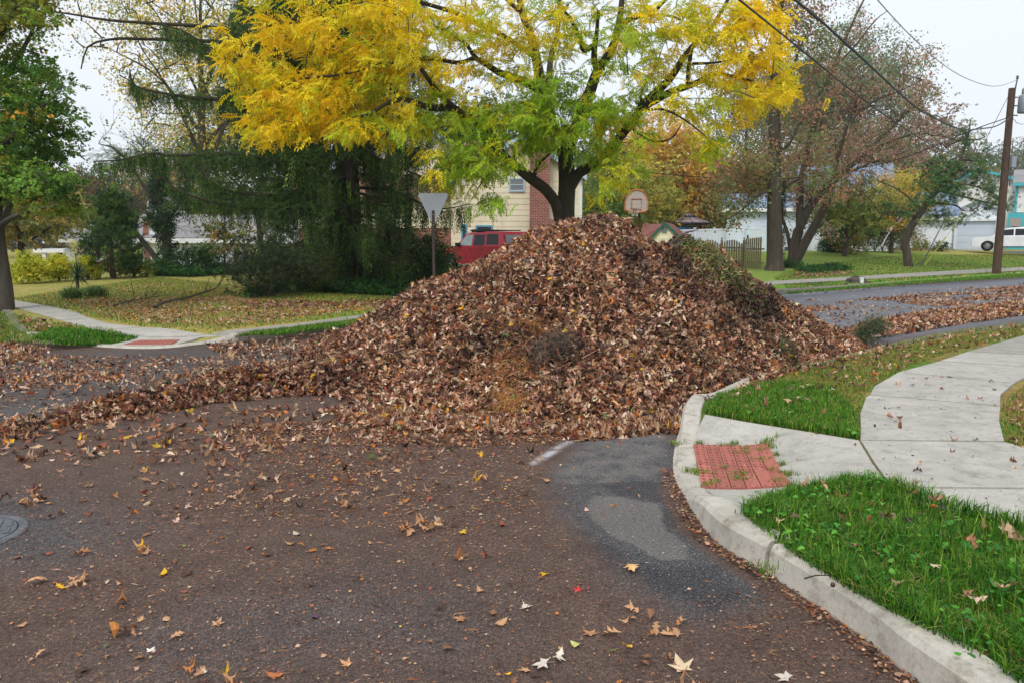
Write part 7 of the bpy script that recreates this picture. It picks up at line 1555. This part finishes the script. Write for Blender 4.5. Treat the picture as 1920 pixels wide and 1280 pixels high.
mb = MB(); tp = V(1907.5, 149, d); mb.tube(np.array([V(1900, 205, d), V(1903, 170, d), tp]), [.04, .04, .03], 6); v, f_ = lathe(tp, [(.03, 0), (.07, .05), (.04, .1), (.06, .14), (.001, .18)], 10); mb.add(v, f_); mb.obj('insulator_pin', M_HW, up_)
mb = MB(); 
for py in (183, 199, 217): a = V(1897, py, d); b = V(1908, py, d); mb.tube(np.array([a, b]), .03, 5)
mb.obj('bracket', M_HW, up_); mb = MB(); q0, q1 = V(1879, 390, d), V(1887, 300, d); q0[1] -= .2; q1[1] -= .2; mb.tube(np.array([V(1886, 350, d) + [.06, -.17, 0], V(1893, 260, d) + [.06, -.16, 0]]), .022, 5); mb.obj('riser', M_HW, up_)
mb = MB(); q = V(1894, 305, d); mb.box((q[0] - .1, q[1] - .3, q[2] - .25), (q[0] + .1, q[1] - .15, q[2] + .25)); mb.obj('service_box', M_CAN, up_)
def wire(px, d0, d1, r, label, mat=None, ext=0.0, grp=None, name='overhead_wire'):
    q = np.array(px, float); s = np.r_[0, np.cumsum(np.linalg.norm(np.diff(q, axis=0), axis=1))]; s /= s[-1]; dd = 1 / ((1 - s) / d0 + s / d1); P = np.array([V(a, b, e) for (a, b), e in zip(q, dd)])
    P = catmull(P, 60)
    if ext: P = np.vstack([P, P[-1] + (P[-1] - P[-6]) / np.linalg.norm(P[-1] - P[-6]) * ext])
    mb = MB(); mb.tube(P, r, 5); mb.obj(name, mat or M_CABLE, base=P[0], label=label, cat='wire', group=grp)
G_ = 'overhead wires strung from the pole'
wire([(1907.5, 150), (1890, 157), (1873, 161.5), (1850, 160.5), (1807, 145), (1760, 115), (1700, 60), (1645, 0), (1600, -55)], d, 15, .011, 'thin uppermost wire from the pole top across the open sky', M_STRAND, 14, G_)
wire([(1899, 218), (1870, 236), (1847, 241), (1812, 244), (1782, 236), (1725, 206), (1681, 170), (1616, 109), (1541, 41.5), (1491, 0), (1440, -45)], d, 13, .026, 'thick dark bundled cable drooping from the pole to the upper left', M_CABLE, 12, G_)
wire([(1888, 283), (1856, 297), (1804, 294), (1751, 275), (1664, 219), (1594, 168), (1532, 118), (1462, 61), (1386, 0), (1340, -38)], d, 12, .017, 'dark cable below the thick bundle crossing the rusty crowns', M_CABLE, 12, G_)
wire([(1896, 219), (1840, 238), (1790, 258), (1751, 275), (1680, 300), (1600, 318), (1520, 331), (1440, 337), (1330, 333), (1260, 328), (1175, 319), (1120, 310)], d, 38, .022, 'low service wire sagging from the pole toward the cream house', M_CABLE, 0, G_)
wire([(1888, 276), (1850, 288), (1800, 272), (1725, 227), (1637, 166), (1550, 87), (1443, 0), (1400, -36)], d, 14, .007, 'faint thin wire between the two thick cables', M_STRAND, 12, G_)
wire([(1899, 222), (1910, 232), (1930, 228), (1990, 190)], d, d + 8, .013, 'short wire leaving the pole to the right edge', M_CABLE, 0, G_)
ga = GH(1724, 505); P_ = [V(1893, 176, d), ga]
mb = MB(); mb.tube(np.array(P_), .013, 5); mb.tube(np.array([P_[0] * .3 + ga * .7, P_[0] * .24 + ga * .76]), .03, 5); mb.tube(np.array([P_[0] * .23 + ga * .77, P_[0] * .02 + ga * .98]), .026, 6); mb.obj('guy_wire', M_STRAND, base=ga, label='steel guy wire with dark sleeve anchored left of the pole', cat='guy wire')
P_ = [V(1884, 300, d), ga + [.3, .1, .2]]; mb = MB(); mb.tube(np.array(P_), .009, 5); mb.tube(np.array([P_[0] * .28 + P_[1] * .72, P_[1]]), .028, 6); mb.obj('guy_wire', plain('yellow_guard', lin(170, 164, 70), .6, .3), base=P_[1], label='guy wire with yellowish guard running beside the dark sleeved one', cat='guy wire')
# stump with a pale marker on the far verge
c = GH(1607, 530); mb = MB(); v, f_ = lathe(c, [(.42, -.05), (.34, .12), (.22, .2), (.001, .21)], 14); v += rng.normal(0, .02, v.shape); obj('tree_stump', v, f_[0], plain('rotten_wood', lin(84, 74, 72), .9, .1, var=.4, scale=9, bmp=.6), base=c, label='low grey tree stump on the far grass verge', cat='stump')
mb = MB(); c2 = c + [0, -.36, 0]; mb.box((c2[0] - .06, c2[1] - .05, c2[2] - .05), (c2[0] + .06, c2[1] + .05, c2[2] + .16)); mb.box((c2[0] - .08, c2[1] - .07, c2[2] + .16), (c2[0] + .05, c2[1] + .06, c2[2] + .2)); mb.obj('marker_post', M_TRIM, base=c2, label='short white marker post in front of the grey stump', cat='marker')
# flag on the house corner
d = 50; fl_ = thing('flag', V(1668, 440, d), 'small red and white striped flag hanging by the far bushes', 'flag'); p0, p1 = V(1664, 442, d), V(1688, 400, d); mb = MB(); mb.tube(np.array([p0 + (p0 - p1) * .5, p1]), .02, 5); mb.obj('staff', M_TRIM, fl_)
cnt = MB(); RW = [lin(176, 60, 70), lin(226, 226, 230)]
for k in range(9):
    for j in range(7):
        def fp(a, b): q = V(1688 - 22 * a + 4 * b, 401 + 27 * a + 9 * b * (1 - .2 * a), d); return q + [0, .06 * math.sin(a * 9 + b * 3), 0]
        a0, a1, b0_, b1 = k / 9, (k + 1) / 9, j / 7, (j + 1) / 7; canton = a0 < .38 and b0_ < .5
        cnt.add([fp(a0, b0_), fp(a0, b1), fp(a1, b1), fp(a1, b0_)], np.array([[0, 1, 2, 3]]), lin(60, 74, 110) if canton else RW[j % 2])
cnt.obj('cloth', attr_mat('flag_cloth', .8, .2, .2), fl_)

# ---------------------------------------------------------------- the two parked cars
M_TYRE = plain('tyre_rubber', (.018, .018, .02), .85, .2); M_RIM = plain('alloy_rim', lin(150, 152, 156), .35, .5, .7); M_BLACKP = plain('black_plastic', (.015, .015, .016), .5, .3); M_CARGLASS = plain('car_glass', (.012, .014, .016), .12, .25, var=.2); M_CLEARGLASS = plain('bright_car_glass', lin(150, 166, 168), .08, .6, var=.2, scale=3); M_LAMP = plain('lamp_lens', lin(200, 205, 210), .15, .6); M_RLAMP = plain('tail_lens', (.3, .01, .015), .2, .6)
def paint(name, c):
    m, n, l, p = nmat(name); p.inputs['Base Color'].default_value = (*c, 1); p.inputs['Roughness'].default_value = .42; p.inputs['Coat Weight'].default_value = .22; p.inputs['Coat Roughness'].default_value = .12
    t = tex(n, l, 2.5, 5); l.new(ramp(n, l, t.outputs[0], [(.3, tuple(np.array(c) * .88)), (.7, tuple(np.minimum(np.array(c) * 1.08, 1)))]).outputs[0], p.inputs['Base Color']); return m
def car(name, base, ang, label, mat, prof, green, wheels, wr, width, windows, extras):
    """prof: lower body side outline (x, z) nose at -x; green: upper cabin outline; both swept across with rounded shoulders"""
    t = thing(name, base, label, 'car'); ca, sa = math.cos(ang), math.sin(ang)
    def X(q): q = np.asarray(q, float).reshape(-1, 3); return np.c_[q[:, 0] * ca - q[:, 1] * sa + base[0], q[:, 0] * sa + q[:, 1] * ca + base[1], q[:, 2] + base[2]]
    W2 = width / 2
    def loft(poly, ys, insets, zc, nm, m):
        poly = np.array(poly, float); ctr = poly.mean(0); n_ = len(poly); rings = []
        for y, s in zip(ys, insets): k = poly.copy(); k = ctr + (k - ctr) * s if s != 1 else k; rings.append(np.c_[k[:, 0], np.full(n_, y), k[:, 1]])
        v = np.vstack(rings); i = np.arange(n_); F = [np.vstack([np.c_[i + r * n_, (i + 1) % n_ + r * n_, (i + 1) % n_ + (r + 1) * n_, i + (r + 1) * n_] for r in range(len(ys) - 1)]), i[None, ::-1], i[None, :] + (len(ys) - 1) * n_]
        return obj(nm, X(v), F, m, t, smooth=False)
    loft(prof, [-W2, -W2 + .06, W2 - .06, W2], [.985, 1, 1, .985], 0, 'body', mat)
    gl = np.array(green, float); rings = []; zb_, zt_ = gl[:, 1].min(), gl[:, 1].max(); v = []
    for sd in (-1, 1): v += [(x, sd * (W2 - .03 - .17 * (z - zb_) / (zt_ - zb_)), z) for x, z in green]
    n_ = len(green); i = np.arange(n_); obj('cabin', X(v), [i[None, :], i[None, ::-1] + n_, np.c_[(i + 1) % n_, i, i + n_, (i + 1) % n_ + n_]], mat, t)
    def yside(z): return W2 - .03 - .17 * (z - zb_) / (zt_ - zb_) + .008
    for nm, poly, m in windows:
        for sd in (-1, 1): q = [(x, sd * yside(z), z) for x, z in poly]; obj(nm, X(q), np.arange(len(q))[None, :: (1 if sd < 0 else -1)], m, t)
    for wx in wheels:
        for sd in (-1, 1):
            cx = np.array([wx, sd * (W2 - .11), wr]); v, f_ = lathe((0, 0, 0), [(wr * .6, -.11), (wr * .93, -.11), (wr, -.07), (wr, .07), (wr * .93, .11), (wr * .6, .11)], 24, 1); wv = obj('wheel', X(v + cx), f_[0], M_TYRE, t, smooth=True)
            mb = MB(); v, f_ = lathe((0, 0, 0), [(wr * .62, -.1), (wr * .58, -.06 * sd - .02), (.05, -.02)], 20, 1); mb.add(v + cx, f_[0])
            for k in range(6): a = k * 1.047; q = np.array([(.04 * -math.sin(a), sd * .1, .04 * math.cos(a)), (.04 * math.sin(a), sd * .1, -.04 * math.cos(a)), (wr * .58 * math.cos(a) + .04 * math.sin(a), sd * .09, wr * .58 * math.sin(a) - .04 * math.cos(a)), (wr * .58 * math.cos(a) - .04 * math.sin(a), sd * .09, wr * .58 * math.sin(a) + .04 * math.cos(a))]); mb.add(q + cx, np.array([[0, 1, 2, 3]]))
            vv = np.vstack(mb.v); mb.v = [X(vv)]; mb.f = {k: [np.vstack(x)] for k, x in mb.f.items()}; ORIG[wv] = ORIG[t]; mb.obj('rim', M_RIM, wv)
    for nm, boxes, m in extras:
        mb = MB()
        for lo, hi in boxes: mb.box(lo, hi, M=X)
        mb.obj(nm, m, t)
    return t
def arches(xs, r, zb, x0, x1, upper):
    lo = [(x1, zb)]
    for cx in sorted(xs, reverse=True): lo += [(cx + r, zb)] + [(cx + r * math.cos(a), zb + r * .95 * math.sin(a)) for a in np.linspace(.3, math.pi - .3, 7)] + [(cx - r, zb)]
    return lo + [(x0, zb)] + upper
# red sport utility, nose to the left and away
d = 35.5; b = HB(908, d); ang = -math.radians(47)
rp = arches((-1.35, 1.3), .45, .36, -2.2, 2.2, [(-2.24, .6), (-2.2, .95), (-2.05, 1.05), (-1.05, 1.14), (2.2, 1.16), (2.26, .8), (2.26, .5)])
rg = [(-1.0, 1.12), (-.35, 1.68), (-.1, 1.74), (.75, 1.75), (.95, 1.8), (2.05, 1.78), (2.22, 1.12)]
car('red_car', (b[0], b[1], b[2] + .0), ang, 'red sport utility vehicle with roof rack parked behind the heap', paint('red_car_paint', tuple(lin(172, 6, 38))), rp, rg, (-1.35, 1.3), .38, 1.82,
    [('front_window', [(-.82, 1.18), (-.3, 1.64), (.12, 1.66), (.12, 1.18)], M_CLEARGLASS), ('rear_door_window', [(.24, 1.18), (.24, 1.66), (.92, 1.66), (.98, 1.18)], M_CARGLASS), ('quarter_window', [(1.1, 1.22), (1.06, 1.68), (1.78, 1.68), (1.9, 1.22)], M_CARGLASS)],
    [('roof_rack', [((-.2, -.68, 1.82), (1.7, -.62, 1.87)), ((-.2, .62, 1.82), (1.7, .68, 1.87)), ((.2, -.62, 1.83), (.27, .62, 1.86)), ((.9, -.62, 1.83), (.97, .62, 1.86)), ((1.55, -.62, 1.83), (1.62, .62, 1.86)), ((-.3, -.5, 1.77), (-.05, .5, 1.9))], M_BLACKP), ('mirror', [((-.78, -1.08, 1.12), (-.62, -.9, 1.3)), ((-.78, .9, 1.12), (-.62, 1.08, 1.3))], M_BLACKP), ('bumper', [((-2.34, -.88, .4), (-2.22, .88, .62)), ((2.24, -.88, .42), (2.36, .88, .66))], M_BLACKP), ('headlight', [((-2.24, -.86, .78), (-2.12, -.5, .96)), ((-2.24, .5, .78), (-2.12, .86, .96))], M_LAMP), ('tail_light', [((2.2, -.88, .9), (2.27, -.72, 1.3)), ((2.2, .72, .9), (2.27, .88, 1.3))], M_RLAMP), ('rear_window', [((2.13, -.66, 1.25), (2.2, .66, 1.64))], M_GLASS_GREY), ('door_handle', [((.02, -.93, .98), (.14, -.905, 1.01)), ((.84, -.93, .98), (.96, -.905, 1.01)), ((.02, .905, .98), (.14, .93, 1.01)), ((.84, .905, .98), (.96, .93, 1.01))], M_BLACKP)])
# white three-row vehicle on the far drive
d = 57.0; b = HB(1897, d); b[2] = zat(471.5, d); ang = -math.radians(31)
wp = arches((-1.52, 1.55), .47, .32, -2.5, 2.6, [(-2.56, .55), (-2.54, .8), (-2.4, .98), (-1.3, 1.08), (2.5, 1.12), (2.62, .9), (2.62, .5)])
wg = [(-1.35, 1.06), (-.55, 1.6), (-.2, 1.7), (.6, 1.76), (1.9, 1.72), (2.3, 1.6), (2.56, 1.1)]
car('white_car', b, ang, 'white sport utility vehicle parked on the drive right of the pole', paint('white_car_paint', tuple(lin(222, 226, 234))), wp, wg, (-1.52, 1.55), .4, 1.95,
    [('front_window', [(-1.0, 1.14), (-.5, 1.55), (.05, 1.6), (.05, 1.14)], M_CARGLASS), ('rear_door_window', [(.14, 1.14), (.14, 1.61), (1.02, 1.61), (1.1, 1.16)], M_CARGLASS), ('quarter_window', [(1.2, 1.17), (1.16, 1.6), (1.95, 1.56), (2.2, 1.2)], M_CARGLASS)],
    [('mirror', [((-.95, -1.14, 1.08), (-.78, -.96, 1.22)), ((-.95, .96, 1.08), (-.78, 1.14, 1.22))], M_BLACKP), ('headlight', [((-2.57, -.92, .74), (-2.38, -.55, .86)), ((-2.57, .55, .74), (-2.38, .92, .86))], M_LAMP), ('sill_trim', [((-1.0, -.99, .28), (1.05, -.94, .36)), ((-1.0, .94, .28), (1.05, .99, .36))], M_BLACKP), ('roof_rail', [((-.1, -.74, 1.75), (1.8, -.7, 1.79)), ((-.1, .7, 1.75), (1.8, .74, 1.79))], M_BLACKP)])

# ---------------------------------------------------------------- the damp air that pales far things
m = bpy.data.materials.new('damp_air'); m.use_nodes = True; n, l = m.node_tree.nodes, m.node_tree.links; n.remove(n['Principled BSDF'])
pv = n.new('ShaderNodeVolumePrincipled'); pv.inputs['Color'].default_value = (.93, .95, 1, 1); pv.inputs['Density'].default_value = .0004; pv.inputs['Anisotropy'].default_value = .2; l.new(pv.outputs[0], n['Material Output'].inputs['Volume'])
mb = MB(); mb.box((-140, -14, -1.05), (150, 205, 34)); mb.obj('haze', m, kind='stuff')
